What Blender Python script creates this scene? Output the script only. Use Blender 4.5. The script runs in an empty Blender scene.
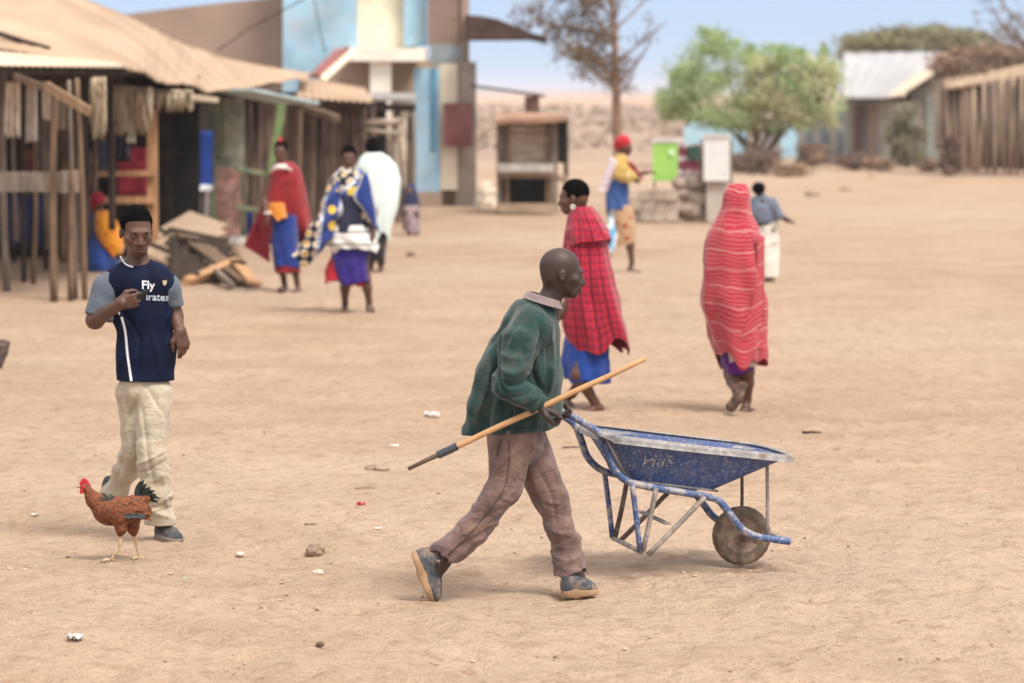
import bpy, math, random
import numpy as np
from mathutils import Vector, Matrix
from mathutils.bvhtree import BVHTree
random.seed(7); rng = np.random.default_rng(7)
scene = bpy.context.scene
COL = scene.collection
# ---------------------------------------------------------------- camera
W, H, F = 1024, 683, 3413.0
CAM_Z, HOR = 2.28, 90.0
TH = math.atan((H/2-HOR)/F)
cd = bpy.data.cameras.new('camera'); cam = bpy.data.objects.new('camera', cd); COL.objects.link(cam)
cam.location = (0, 0, CAM_Z); cam.rotation_euler = (math.pi/2-TH, 0, 0)
cd.sensor_width = 36; cd.lens = F*36/W; cd.clip_end = 20000; cd.clip_start = .1
cd.dof.use_dof = True; cd.dof.focus_distance = 15.8; cd.dof.aperture_fstop = 3.1; cd.dof.aperture_blades = 0
scene.camera = cam
def ray(px, py):
    a = (px-W/2)/F; b = (H/2-py)/F
    return np.array([a, math.cos(TH)+b*math.sin(TH), -math.sin(TH)+b*math.cos(TH)])
def P(px, py, Y):
    d = ray(px, py); return np.array([0, 0, CAM_Z])+d*(Y/d[1])
def G(px, py, z=0.0):
    d = ray(px, py); return np.array([0, 0, CAM_Z])+d*((z-CAM_Z)/d[2])
# ---------------------------------------------------------------- terrain height
BUMPS = [(1.08, 16.1, .030, .55, .8), (.25, 15.5, -.022, .8, .35), (-2.6, 14.2, .03, 1.2, .6), (2.4, 20, .04, 1.5, 2), (-1.0, 23, .03, 2, 1.5)]
_perm = rng.permutation(4096)
_val = rng.random(4096)*2-1
def vnoise(x, y, z=None):
    """smooth value noise, vectorised"""
    x = np.asarray(x, dtype=np.float64); y = np.asarray(y, dtype=np.float64); z = np.zeros_like(x) if z is None else np.asarray(z, dtype=np.float64)
    xi = np.floor(x).astype(np.int64); yi = np.floor(y).astype(np.int64); zi = np.floor(z).astype(np.int64)
    xf = x-xi; yf = y-yi; zf = z-zi
    xf = xf*xf*(3-2*xf); yf = yf*yf*(3-2*yf); zf = zf*zf*(3-2*zf)
    def h(i, j, k): return _val[_perm[(_perm[(_perm[i & 4095]+j) & 4095]+k) & 4095]]
    def L(a, b, t): return a+(b-a)*t
    return L(L(L(h(xi, yi, zi), h(xi+1, yi, zi), xf), L(h(xi, yi+1, zi), h(xi+1, yi+1, zi), xf), yf),
             L(L(h(xi, yi, zi+1), h(xi+1, yi, zi+1), xf), L(h(xi, yi+1, zi+1), h(xi+1, yi+1, zi+1), xf), yf), zf)
def gz(x, y):
    x = np.asarray(x, dtype=float); y = np.asarray(y, dtype=float)
    z = np.zeros_like(x+y)
    for (bx, by, a, sx, sy) in BUMPS: z = z+a*np.exp(-((x-bx)/sx)**2-((y-by)/sy)**2)
    return z
# ---------------------------------------------------------------- scene graph helpers
def tag(o, label=None, cat=None, group=None, kind=None):
    if label: o['label'] = label
    if cat: o['category'] = cat
    if group: o['group'] = group
    if kind: o['kind'] = kind
    return o
def thing(name, loc, label, cat, group=None, kind=None):
    o = bpy.data.objects.new(name, None); COL.objects.link(o); o.location = tuple(loc); o.empty_display_size = .1
    return tag(o, label, cat, group, kind)
def link(name, me, mat=None, parent=None):
    o = bpy.data.objects.new(name, me); COL.objects.link(o)
    if mat is not None: me.materials.append(mat)
    if parent is not None: o.parent = parent
    return o
def mk(name, V, Fc, mat=None, parent=None, smooth=True):
    me = bpy.data.meshes.new(name)
    if isinstance(V, np.ndarray) and isinstance(Fc, np.ndarray):
        me.vertices.add(len(V)); me.vertices.foreach_set('co', V.astype(np.float32).ravel())
        n = Fc.shape[1]; me.loops.add(Fc.size); me.polygons.add(len(Fc))
        me.loops.foreach_set('vertex_index', Fc.astype(np.int32).ravel())
        me.polygons.foreach_set('loop_start', np.arange(0, Fc.size, n, dtype=np.int32))
        me.polygons.foreach_set('loop_total', np.full(len(Fc), n, dtype=np.int32))
        me.update(calc_edges=True)
    else:
        me.from_pydata([tuple(v) for v in V], [], [tuple(f) for f in Fc]); me.update()
    if smooth: me.polygons.foreach_set('use_smooth', np.ones(len(me.polygons), dtype=bool))
    return link(name, me, mat, parent)
def nrm(v):
    v = np.asarray(v, float); return v/max(1e-9, np.linalg.norm(v))
class MB:
    """collects boxes, tubes and quads into ONE mesh"""
    def __init__(s, org=(0, 0, 0)): s.v = []; s.f = []; s.o = np.asarray(org, float)
    def add(s, vs, fs):
        n = len(s.v); s.v += [np.asarray(v, float)-s.o for v in vs]; s.f += [tuple(i+n for i in f) for f in fs]; return s
    def beam(s, a, b, w, t, up=(0, 0, 1), w2=None):
        a = np.asarray(a, float); b = np.asarray(b, float); d = nrm(b-a); up = np.asarray(up, float)
        if abs(np.dot(d, nrm(up))) > .97: up = np.array([0, 1., 0])
        x = nrm(np.cross(d, up)); y = nrm(np.cross(x, d)); w2 = w if w2 is None else w2
        vs = []
        for p, ww in ((a, w), (b, w2)):
            for sx, sy in ((-1, -1), (1, -1), (1, 1), (-1, 1)): vs.append(p+x*sx*ww/2+y*sy*t/2)
        return s.add(vs, [(3, 2, 1, 0), (4, 5, 6, 7), (0, 1, 5, 4), (1, 2, 6, 5), (2, 3, 7, 6), (3, 0, 4, 7)])
    def box(s, c, sz, rz=0, rx=0, ry=0):
        M = Matrix.Rotation(rz, 3, 'Z') @ Matrix.Rotation(ry, 3, 'Y') @ Matrix.Rotation(rx, 3, 'X'); M = np.array(M)
        vs = [np.asarray(c)+M @ (np.array([i, j, k])*np.asarray(sz)/2) for i in (-1, 1) for j in (-1, 1) for k in (-1, 1)]
        return s.add(vs, [(0, 1, 3, 2), (4, 6, 7, 5), (0, 4, 5, 1), (2, 3, 7, 6), (0, 2, 6, 4), (1, 5, 7, 3)])
    def tube(s, pts, rad, seg=8, flat=1.0, cap=True):
        pts = [np.asarray(p, float) for p in pts]; n = len(pts)
        rad = [rad]*n if np.isscalar(rad) else rad
        t0 = nrm(pts[1]-pts[0]); up = np.array([0, 0, 1.]) if abs(t0[2]) < .9 else np.array([1., 0, 0])
        x = nrm(np.cross(t0, up)); vs = []; fs = []
        for i, p in enumerate(pts):
            t = nrm(pts[min(i+1, n-1)]-pts[max(i-1, 0)]); x = nrm(x-t*np.dot(x, t)); y = np.cross(t, x)
            for k in range(seg):
                a = 2*math.pi*k/seg; vs.append(p+(x*math.cos(a)+y*math.sin(a)*flat)*rad[i])
        for i in range(n-1):
            for k in range(seg):
                a = i*seg+k; b = i*seg+(k+1) % seg; fs.append((a, b, b+seg, a+seg))
        if cap: fs.append(tuple(range(seg-1, -1, -1))); fs.append(tuple(range((n-1)*seg, n*seg)))
        return s.add(vs, fs)
    def sheet(s, grid, th=.012, wav=None):
        """grid[i][j] of points -> thick sheet"""
        g = np.asarray(grid, float); a, b, _ = g.shape
        du = np.gradient(g, axis=0); dv = np.gradient(g, axis=1); n = np.cross(du, dv); n /= np.maximum(1e-9, np.linalg.norm(n, axis=2, keepdims=True))
        lo = g-n*th
        vs = list(g.reshape(-1, 3))+list(lo.reshape(-1, 3)); N = a*b; fs = []
        for i in range(a-1):
            for j in range(b-1):
                q = (i*b+j, (i+1)*b+j, (i+1)*b+j+1, i*b+j+1); fs.append(q); fs.append(tuple(N+k for k in reversed(q)))
        for i in range(a-1):
            for j in (0, b-1): p, q = i*b+j, (i+1)*b+j; fs.append((p, p+N, q+N, q))
        for j in range(b-1):
            for i in (0, a-1): p, q = i*b+j, i*b+j+1; fs.append((p, q, q+N, p+N))
        return s.add(vs, fs)
    def build(s, name, mat, parent=None, smooth=False, bevel=0):
        me = bpy.data.meshes.new(name); me.from_pydata([tuple(v) for v in s.v], [], s.f); me.update()
        if smooth: me.polygons.foreach_set('use_smooth', np.ones(len(me.polygons), dtype=bool))
        o = link(name, me, mat, parent)
        if bevel:
            m = o.modifiers.new('bevel', 'BEVEL'); m.width = bevel; m.segments = 2; m.limit_method = 'ANGLE'
        return o
def smoothpts(pts, n=6):
    """Catmull-Rom through points"""
    p = [np.asarray(q, float) for q in pts]; p = [2*p[0]-p[1]]+p+[2*p[-1]-p[-2]]; out = []
    for i in range(1, len(p)-2):
        for k in range(n):
            t = k/n; out.append(.5*((2*p[i])+(-p[i-1]+p[i+1])*t+(2*p[i-1]-5*p[i]+4*p[i+1]-p[i+2])*t*t+(-p[i-1]+3*p[i]-3*p[i+1]+p[i+2])*t**3))
    out.append(p[-2]); return out
# ---------------------------------------------------------------- signed distance modelling (bodies, clothes, animals)
class Sdf:
    def __init__(s, h=.008): s.h = h; s.ops = []
    def cone(s, a, b, ra, rb=None, k=.02, flat=None, planes=None, disp=None, sub=False):
        rb = ra if rb is None else rb; a = np.asarray(a, float); b = np.asarray(b, float)
        m = max(1, flat[1]) if flat else 1; pad = 0 if not disp else disp[0]
        lo = np.minimum(a-ra*m, b-rb*m)-pad; hi = np.maximum(a+ra*m, b+rb*m)+pad
        def f(X, Y, Z):
            ba = b-a; L = max(1e-9, ba@ba); qx, qy, qz = X-a[0], Y-a[1], Z-a[2]
            t = np.clip((qx*ba[0]+qy*ba[1]+qz*ba[2])/L, 0, 1); r = ra+(rb-ra)*t
            qx = qx-t*ba[0]; qy = qy-t*ba[1]; qz = qz-t*ba[2]
            if flat:
                n = nrm(flat[0]); q = (qx*n[0]+qy*n[1]+qz*n[2])*(1/flat[1]-1); qx = qx+n[0]*q; qy = qy+n[1]*q; qz = qz+n[2]*q
            d = np.sqrt(qx*qx+qy*qy+qz*qz)-r
            return d*min(1, flat[1])**.5 if flat else d
        s.ops.append((f, lo, hi, k, planes, disp, sub)); return s
    def chain(s, pts, rad, **kw):
        for i in range(len(pts)-1): s.cone(pts[i], pts[i+1], rad[i], rad[i+1], **kw)
        return s
    def ell(s, c, r, R=None, k=.02, planes=None, disp=None, sub=False):
        c = np.asarray(c, float); r = np.asarray(r, float); R = np.eye(3) if R is None else np.asarray(R, float)
        m = max(r)+(disp[0] if disp else 0)
        def f(X, Y, Z):
            q = [X-c[0], Y-c[1], Z-c[2]]; l = [q[0]*R[0, i]+q[1]*R[1, i]+q[2]*R[2, i] for i in range(3)]
            k0 = np.sqrt(sum((l[i]/r[i])**2 for i in range(3))); k1 = np.sqrt(sum((l[i]/r[i]**2)**2 for i in range(3)))
            return k0*(k0-1)/np.maximum(k1, 1e-6)
        s.ops.append((f, c-m, c+m, k, planes, disp, sub)); return s
    def build(s, name, mat, parent=None, disp=None):
        h = s.h; lo = np.min([o[1] for o in s.ops if not o[6]], axis=0)-4*h; hi = np.max([o[2] for o in s.ops if not o[6]], axis=0)+4*h
        n = np.ceil((hi-lo)/h).astype(int)+1; D = np.full(n, .5, dtype=np.float32)
        ax = [lo[i]+h*np.arange(n[i]) for i in range(3)]
        for (f, a, b, k, planes, dp, sub) in s.ops:
            i0 = np.maximum(0, np.floor((a-k-3*h-lo)/h).astype(int)); i1 = np.minimum(n, np.ceil((b+k+3*h-lo)/h).astype(int)+1)
            if np.any(i1 <= i0): continue
            sl = tuple(slice(i0[i], i1[i]) for i in range(3))
            X, Y, Z = np.meshgrid(*[ax[i][sl[i]].astype(np.float32) for i in range(3)], indexing='ij', sparse=True)
            d = f(X, Y, Z)
            if dp:
                amp, sc, seed = dp; sc = np.asarray(sc, float)
                Xf, Yf, Zf = np.broadcast_arrays(X, Y, Z); near = np.abs(d) < amp*2.5+2*h
                w = np.zeros_like(d); xs, ys, zs = Xf[near], Yf[near], Zf[near]
                if sc.ndim == 1: u, v, q = xs*sc[0], ys*sc[1], zs*sc[2]
                else: u, v, q = [xs*sc[i, 0]+ys*sc[i, 1]+zs*sc[i, 2] for i in range(3)]
                wx = vnoise(u*.5+seed, v*.5, q*.5)*.9
                nn = vnoise(u+seed*7.3+wx, v+seed*3.1+wx, q+seed); nn2 = vnoise(u*2.3+seed, v*2.3+wx, q*2.3+wx); nn3 = vnoise(u*.6, v*.6+seed, q*.6)
                w[near] = (.55-2.2*np.abs(nn))*.8+(.4-1.6*np.abs(nn2))*.42+nn3*.22; d = d-amp*w
            if planes:
                for (pt, nv) in planes:
                    nv = nrm(nv); d = np.maximum(d, (X-pt[0])*nv[0]+(Y-pt[1])*nv[1]+(Z-pt[2])*nv[2])
            A = D[sl]
            if sub:
                B = -d; m = np.maximum(k-np.abs(A-B), 0)/k; D[sl] = np.maximum(A, B)+m*m*k*.25
            else:
                m = np.maximum(k-np.abs(A-d), 0)/k; D[sl] = np.minimum(A, d)-m*m*k*.25
        V, Fc = surfnets(D, h, lo)
        return mk(name, V, Fc, mat, parent)
def surfnets(D, h, org):
    S = D < 0; nx, ny, nz = D.shape
    c = np.zeros((nx-1, ny-1, nz-1), np.int8)
    offs = [(i, j, k) for i in (0, 1) for j in (0, 1) for k in (0, 1)]
    for (i, j, k) in offs: c += S[i:nx-1+i, j:ny-1+j, k:nz-1+k]
    M = (c > 0) & (c < 8); idx = np.argwhere(M); pos = np.zeros((len(idx), 3)); cnt = np.zeros(len(idx))
    for a in offs:
        for ax in range(3):
            if a[ax] == 1: continue
            b = list(a); b[ax] = 1
            d0 = D[idx[:, 0]+a[0], idx[:, 1]+a[1], idx[:, 2]+a[2]]; d1 = D[idx[:, 0]+b[0], idx[:, 1]+b[1], idx[:, 2]+b[2]]
            x = (d0 < 0) != (d1 < 0); t = np.where(x, d0/np.where(x, d0-d1, 1), 0)
            p = np.array(a, float)[None, :].repeat(len(idx), 0); p[:, ax] = t; pos[x] += p[x]; cnt[x] += 1
    V = org+h*(idx+pos/cnt[:, None]); vid = np.full(M.shape, -1, np.int64); vid[M] = np.arange(len(idx)); Q = []
    def emit(e, q):
        e = e & (q[0] >= 0) & (q[1] >= 0) & (q[2] >= 0) & (q[3] >= 0); return np.stack([w[e] for w in q], 1)
    for ax in range(3):
        o1, o2 = [(1, 2), (2, 0), (0, 1)][ax]
        sa = [slice(1, -1)]*3; sb = [slice(1, -1)]*3; sa[ax] = slice(0, -1); sb[ax] = slice(1, None)
        A = S[tuple(sa)]; B = S[tuple(sb)]
        def cell(d1, d2):
            s = [None]*3; s[ax] = slice(0, D.shape[ax]-1)
            for o, d in ((o1, d1), (o2, d2)): s[o] = slice(0, D.shape[o]-2) if d else slice(1, D.shape[o]-1)
            return vid[tuple(s)]
        q = [cell(1, 1), cell(0, 1), cell(0, 0), cell(1, 0)]
        Q.append(emit(A & ~B, q)); Q.append(emit(~A & B, q[::-1]))
    return V, np.concatenate(Q)
# ---------------------------------------------------------------- materials
class NT:
    def __init__(s, name):
        s.m = bpy.data.materials.new(name); s.m.use_nodes = True; s.t = s.m.node_tree; s.t.nodes.clear()
        s.out = s.t.nodes.new('ShaderNodeOutputMaterial'); s.b = s.n('BsdfPrincipled'); s.t.links.new(s.b.outputs[0], s.out.inputs[0])
    def n(s, ty, ins=None, **props):
        nd = s.t.nodes.new('ShaderNode'+ty)
        for k, v in props.items(): setattr(nd, k, v)
        for k, v in (ins or {}).items(): s.set(nd.inputs[k], v)
        return nd
    def set(s, sock, v):
        if isinstance(v, bpy.types.NodeSocket): s.t.links.new(v, sock)
        elif isinstance(v, (tuple, list)) and len(v) == 3 and sock.type == 'RGBA': sock.default_value = (*v, 1)
        else: sock.default_value = v
    def mix(s, f, a, b, bt='MIX'):
        nd = s.n('Mix', data_type='RGBA', blend_type=bt); s.set(nd.inputs[0], f); s.set(nd.inputs[6], a); s.set(nd.inputs[7], b); return nd.outputs[2]
    def math(s, op, a, b=0.0, c=None, clamp=False):
        nd = s.n('Math', operation=op, use_clamp=clamp); s.set(nd.inputs[0], a); s.set(nd.inputs[1], b)
        if c is not None: s.set(nd.inputs[2], c)
        return nd.outputs[0]
    def ramp(s, v, lo, hi): # smooth 0..1
        nd = s.n('MapRange', interpolation_type='SMOOTHSTEP'); s.set(nd.inputs[0], v); nd.inputs[1].default_value = lo; nd.inputs[2].default_value = hi; return nd.outputs[0]
    def coord(s, which='Object', scale=(1, 1, 1), rot=(0, 0, 0), loc=(0, 0, 0)):
        tc = s.n('TexCoord'); mp = s.n('Mapping', {'Vector': tc.outputs[which], 'Scale': scale, 'Rotation': rot, 'Location': loc}); return mp.outputs[0]
    def noise(s, vec, scale=5, detail=4, rough=.55, dist=0.0):
        return s.n('TexNoise', {'Vector': vec, 'Scale': scale, 'Detail': detail, 'Roughness': rough, 'Distortion': dist}).outputs['Fac']
    def bump(s, h, strength=.3, dist=.01, normal=None):
        ins = {'Height': h, 'Strength': strength, 'Distance': dist}
        if normal is not None: ins['Normal'] = normal
        return s.n('Bump', ins).outputs[0]
    def fin(s, col, rough=.8, normal=None, spec=.3, metal=0.0, sheen=0.0):
        s.set(s.b.inputs['Base Color'], col); s.set(s.b.inputs['Roughness'], rough); s.b.inputs['Specular IOR Level'].default_value = spec
        s.set(s.b.inputs['Metallic'], metal)
        if sheen: s.b.inputs['Sheen Weight'].default_value = sheen
        if normal is not None: s.set(s.b.inputs['Normal'], normal)
        return s.m
def sc_(c, f): return tuple(max(0, min(1, x*f)) for x in c)
def mat(name, c, rough=.85, var=.2, vs=6, bump=.3, bs=60, stretch=(1, 1, 1), dust=0.0, dustc=(.42, .27, .17), spec=.25, metal=0.0, sheen=0.0, bd=.004):
    t = NT(name); co = t.coord('Object', stretch)
    n1 = t.noise(co, vs, 5); n2 = t.noise(co, bs, 3)
    col = t.mix(t.ramp(n1, .3, .7), sc_(c, 1-var), sc_(c, 1+var))
    col = t.mix(t.math('MULTIPLY', t.ramp(n2, .35, .75), var*.7), col, sc_(c, .55))
    if dust: col = t.mix(t.math('MULTIPLY', t.ramp(t.noise(co, vs*1.7, 6, .65), .42, .68), dust), col, dustc)
    return t.fin(col, rough, t.bump(n2, bump, bd), spec, metal, sheen)
WOOD = mat('weathered wood', (.155, .098, .06), var=.4, vs=3, bs=30, stretch=(6, 6, .8), bump=.6)
WOOD_D = mat('dark old wood', (.05, .036, .027), var=.4, vs=3, bs=30, stretch=(6, 6, .8), bump=.6)
WOOD_L = mat('fresh raw timber', (.43, .24, .12), var=.25, vs=3, bs=30, stretch=(6, 6, .8), bump=.5)
WOOD_G = mat('grey weathered wood', (.20, .155, .12), var=.35, vs=3, bs=25, stretch=(5, 5, 1), bump=.6)
SKIN_D = mat('very dark skin', (.050, .031, .025), .52, .25, 9, .35, 240, spec=.4, bd=.0015)
SKIN_M = mat('dark brown skin', (.108, .050, .032), .50, .2, 9, .2, 200, spec=.4, bd=.001)
HAIR = mat('black hair', (.0035, .003, .003), 1.0, .4, 40, 1.0, 260, bd=.006, spec=.05)
EYE = mat('dark eye', (.02, .012, .01), .25, .1, spec=.6)
def cloth(name, c, var=.14, dust=.12, crease=.3, dustc=(.42, .27, .17)):
    t = NT(name); co = t.coord('Object'); n1 = t.noise(co, 7, 5)
    col = t.mix(t.ramp(n1, .3, .7), sc_(c, 1-var), sc_(c, 1+var))
    if dust: col = t.mix(t.math('MULTIPLY', t.ramp(t.noise(co, 11, 6, .65), .42, .68), dust), col, dustc)
    r1 = t.math('ABSOLUTE', t.math('SUBTRACT', t.noise(t.coord('Object', (1, 1, 1.5), (0, .4, 0)), 9, 3, .5, .8), .5))
    n = t.bump(t.ramp(r1, 0, .12), crease, .006); n = t.bump(t.noise(co, 420, 2), .3, .0012, n)
    return t.fin(col, .9, n, .2, sheen=.2)
# ---------------------------------------------------------------- light
SUN_EL, SUN_AZ = math.radians(58), math.radians(140)   # azimuth measured from +Y towards +X
wd = bpy.data.worlds.new('World'); scene.world = wd; wd.use_nodes = True
nt = wd.node_tree; bg = nt.nodes['Background']
sky = nt.nodes.new('ShaderNodeTexSky'); sky.sky_type = 'NISHITA'; sky.sun_disc = False
sky.sun_elevation = SUN_EL; sky.sun_rotation = SUN_AZ; sky.air_density = 1.0; sky.dust_density = 1.0; sky.ozone_density = 1.5
tcn = nt.nodes.new('ShaderNodeTexCoord'); va = nt.nodes.new('ShaderNodeVectorMath'); va.operation = 'ADD'; va.inputs[1].default_value = (0, 0, .085)
vn = nt.nodes.new('ShaderNodeVectorMath'); vn.operation = 'NORMALIZE'
nt.links.new(tcn.outputs['Generated'], va.inputs[0]); nt.links.new(va.outputs[0], vn.inputs[0]); nt.links.new(vn.outputs[0], sky.inputs[0])
# thin high haze over the whole sky: periwinkle low down, milky white higher up
sx = nt.nodes.new('ShaderNodeSeparateXYZ'); nt.links.new(tcn.outputs['Generated'], sx.inputs[0])
mr = nt.nodes.new('ShaderNodeMapRange'); mr.interpolation_type = 'SMOOTHSTEP'; mr.inputs[1].default_value = .05; mr.inputs[2].default_value = .38; nt.links.new(sx.outputs[2], mr.inputs[0])
hz = nt.nodes.new('ShaderNodeMix'); hz.data_type = 'RGBA'; nt.links.new(mr.outputs[0], hz.inputs[0]); hz.inputs[6].default_value = (2.1, 2.65, 3.75, 1); hz.inputs[7].default_value = (7.6, 7.2, 6.7, 1)
mx = nt.nodes.new('ShaderNodeMix'); mx.data_type = 'RGBA'; mx.inputs[0].default_value = .72; nt.links.new(sky.outputs[0], mx.inputs[6]); nt.links.new(hz.outputs[2], mx.inputs[7])
nt.links.new(mx.outputs[2], bg.inputs[0]); bg.inputs[1].default_value = .105
sd = bpy.data.lights.new('sun', 'SUN'); so = bpy.data.objects.new('sun', sd); COL.objects.link(so)
sd.energy = 1.95; sd.angle = math.radians(20); sd.color = (1, .93, .84)
sv = Vector((math.sin(SUN_AZ)*math.cos(SUN_EL), math.cos(SUN_AZ)*math.cos(SUN_EL), math.sin(SUN_EL)))
so.rotation_euler = sv.to_track_quat('Z', 'Y').to_euler()
vs_ = scene.view_settings; vs_.view_transform = 'Standard'; vs_.look = 'None'; vs_.gamma = 1; vs_.use_curve_mapping = False; vs_.exposure = 1.08
scene.display_settings.display_device = 'sRGB'
# ---------------------------------------------------------------- ground
def axis(start, stop, step, grow):
    out = [start]; s = step
    while out[-1] < stop: out.append(out[-1]+s); s *= grow
    return out
xp = axis(0, 4.2, .035, 1.0); xp += axis(xp[-1]+.05, 3500, .06, 1.075)
xs = np.array([-v for v in xp[:0:-1]]+xp)
ys = list(np.arange(12.6, 30, .042)); ys += axis(ys[-1]+.05, 6000, .05, 1.016); ys = [-60, -20, 0, 6, 10, 12]+ys; ys = np.array(ys)
X, Y = np.meshgrid(xs, ys, indexing='ij'); Z = gz(X, Y)
fade = np.clip((120-Y)/80, 0, 1)*np.clip((Y-9)/3, 0, 1)
Z += fade*(.010*vnoise(X*1.6, Y*1.6)+.010*vnoise(X*4.5+9, Y*3.6)+.0075*np.maximum(-.25, vnoise(X*8.5, Y*7)))
Z += fade*np.where(Y < 45, .007*vnoise(X*13, Y*10, X*0+3)+.0045*vnoise(X*24, Y*18, X*0+8), 0)
Z += np.clip((Y-300)/3000, 0, 1)*.8*0
# trodden footprints: shallow dents with a pushed-up rim
rs = np.random.default_rng(11)
for k_ in range(1500):
    fy = 12.9+(rs.random()**1.4)*22; fx = rs.uniform(-.165, .165)*fy; a_ = rs.normal(0, .7)+(0 if rs.random() < .5 else 1.57); dp = rs.uniform(.004, .011); i0, i1 = np.searchsorted(xs, (fx-.26, fx+.26)); j0, j1 = np.searchsorted(ys, (fy-.26, fy+.26))
    if abs(fx) > 4: continue
    dx = X[i0:i1, j0:j1]-fx; dy = Y[i0:i1, j0:j1]-fy; u_ = (dx*math.cos(a_)+dy*math.sin(a_))/.12; v_ = (-dx*math.sin(a_)+dy*math.cos(a_))/.055; r2 = np.sqrt(u_*u_+v_*v_); Z[i0:i1, j0:j1] += -dp*np.exp(-r2**3)+dp*.6*np.exp(-((r2-1.45)/.4)**2)
nx_, ny_ = X.shape; ii = np.arange(nx_*ny_).reshape(nx_, ny_)
Fq = np.stack([ii[:-1, :-1], ii[1:, :-1], ii[1:, 1:], ii[:-1, 1:]], -1).reshape(-1, 4)
t = NT('dry earth'); co = t.coord('Object')
n_big = t.noise(co, .09, 3); n_mid = t.noise(co, .9, 5, .6); n_f = t.noise(co, 7, 6, .7); n_s = t.noise(t.coord('Object', (1, 1.5, 1)), 22, 4, .7)
pos = t.n('SeparateXYZ', {0: t.n('NewGeometry').outputs['Position']})
c = t.mix(t.ramp(n_mid, .3, .7), (.400, .272, .182), (.500, .355, .245))
c = t.mix(t.math('MULTIPLY', t.ramp(n_big, .35, .65), .5), c, (.56, .425, .325))
c = t.mix(t.math('MULTIPLY', t.ramp(n_f, .46, .68), .5), c, (.30, .185, .115))
c = t.mix(t.math('MULTIPLY', t.ramp(n_s, .55, .72), .55), c, (.25, .145, .09))
c = t.mix(t.math('MULTIPLY', t.ramp(t.noise(t.coord('Object', (1, 1, 1), loc=(5, 3, 0)), 13, 5, .7), .6, .75), .35), c, (.68, .52, .38))
# open land further out: brown scrub soil, then pale plain
far = t.ramp(t.math('ADD', pos.outputs[1], t.math('MULTIPLY', n_big, 20)), 112, 128)
scrub = t.mix(t.ramp(t.noise(co, .12, 6, .7), .35, .65), (.33, .235, .175), (.43, .315, .24))
far2 = t.ramp(t.math('ADD', pos.outputs[1], t.math('MULTIPLY', t.noise(co, .01, 4), 260)), 470, 620)
scrub = t.mix(far2, scrub, t.mix(t.ramp(t.noise(co, .008, 5, .6), .4, .7), (.52, .35, .24), (.36, .25, .19)))
c = t.mix(far, c, scrub)
hgt = t.math('ADD', t.math('MULTIPLY', n_f, .6), t.math('MULTIPLY', n_s, .5))
m_ground = t.fin(c, .95, t.bump(hgt, 1.0, .08), .1)
g = mk('ground', np.stack([X, Y, Z], -1).reshape(-1, 3), Fq, m_ground); tag(g, kind='structure')
def gh(x, y): return float(gz(x, y))
# gravel: loose crumbs all over the yard
def blobmesh(mb, c, r, sq=.6, seed=0, sub=1):
    r_ = random.Random(seed); ph = (1+5**.5)/2
    vs = [(-1, ph, 0), (1, ph, 0), (-1, -ph, 0), (1, -ph, 0), (0, -1, ph), (0, 1, ph), (0, -1, -ph), (0, 1, -ph), (ph, 0, -1), (ph, 0, 1), (-ph, 0, -1), (-ph, 0, 1)]
    fs = [(0, 11, 5), (0, 5, 1), (0, 1, 7), (0, 7, 10), (0, 10, 11), (1, 5, 9), (5, 11, 4), (11, 10, 2), (10, 7, 6), (7, 1, 8), (3, 9, 4), (3, 4, 2), (3, 2, 6), (3, 6, 8), (3, 8, 9), (4, 9, 5), (2, 4, 11), (6, 2, 10), (8, 6, 7), (9, 8, 1)]
    a = r_.random()*6.28; ex = r_.uniform(.65, 1.3); out = []
    for v in vs:
        v = nrm(v)*r_.uniform(.72, 1.12); x, y = v[0]*ex, v[1]; out.append(np.asarray(c)+r*np.array([x*math.cos(a)-y*math.sin(a), x*math.sin(a)+y*math.cos(a), v[2]*sq]))
    mb.add(out, fs)
mbg = MB(); rg = random.Random(3)
for i in range(4200):
    yy = 12.8+(rg.random()**1.5)*26; xx = rg.uniform(-.17, .17)*yy
    r = .003+.010*rg.random()**5; blobmesh(mbg, (xx, yy, gh(xx, yy)+r*.1), r, .6, i)
mbg.o = np.zeros(3)
t_ = mat('earth crumbs', (.44, .31, .22), .95, .5, 3, .3, 50)
tag(mbg.build('gravel', t_), kind='stuff')
# footprints and scuffs: low heaps and clods pushed up on the sheet are individual stones below
STONE = mat('pale grey brown stone', (.30, .21, .15), .9, .3, 14, .6, 60)
STONE_W = mat('whitish stone', (.62, .5, .4), .9, .2, 14, .5, 60)
STONE_D = mat('dark stone', (.12, .08, .06), .9, .3, 14, .5, 60)
def rock(name, px, py, r, sq, m, label, cat='stone', group=None, seed=1, h=None):
    p = G(px, py); z = gh(p[0], p[1]); S = Sdf(r/9); rr = random.Random(seed)
    S.ell((0, 0, r*sq*.55), (r, r*.8, r*sq), k=r*.3, disp=(r*.22, (2.2/r, 2.2/r, 2.2/r), seed))
    for i in range(3): S.ell((rr.uniform(-.5, .5)*r, rr.uniform(-.4, .4)*r, r*sq*rr.uniform(.3, .7)), (r*.6, r*.5, r*sq*.6), k=r*.2)
    o = S.build(name, m); o.location = (p[0], p[1], z-r*.1); return tag(o, label, cat, group)
rock('rock', 315, 553, .045, .75, STONE, 'fist sized grey brown rock alone on bare earth, biggest stone in front', seed=4)
rock('stone', 318, 574, .026, .6, STONE_W, 'small whitish stone lying just below the grey brown rock', seed=5)
rock('stone', 240, 555, .022, .6, STONE_W, 'small pale stone left of the grey brown rock, between it and the chicken', seed=6)
rock('stone', 320, 646, .017, .6, STONE_D, 'small dark pebble on bare earth at the bottom, right of the crumpled foil', seed=7)
rock('stone', 68, 558, .012, .5, STONE_D, 'tiny dark pebble left of the chicken feet', seed=8)
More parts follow.
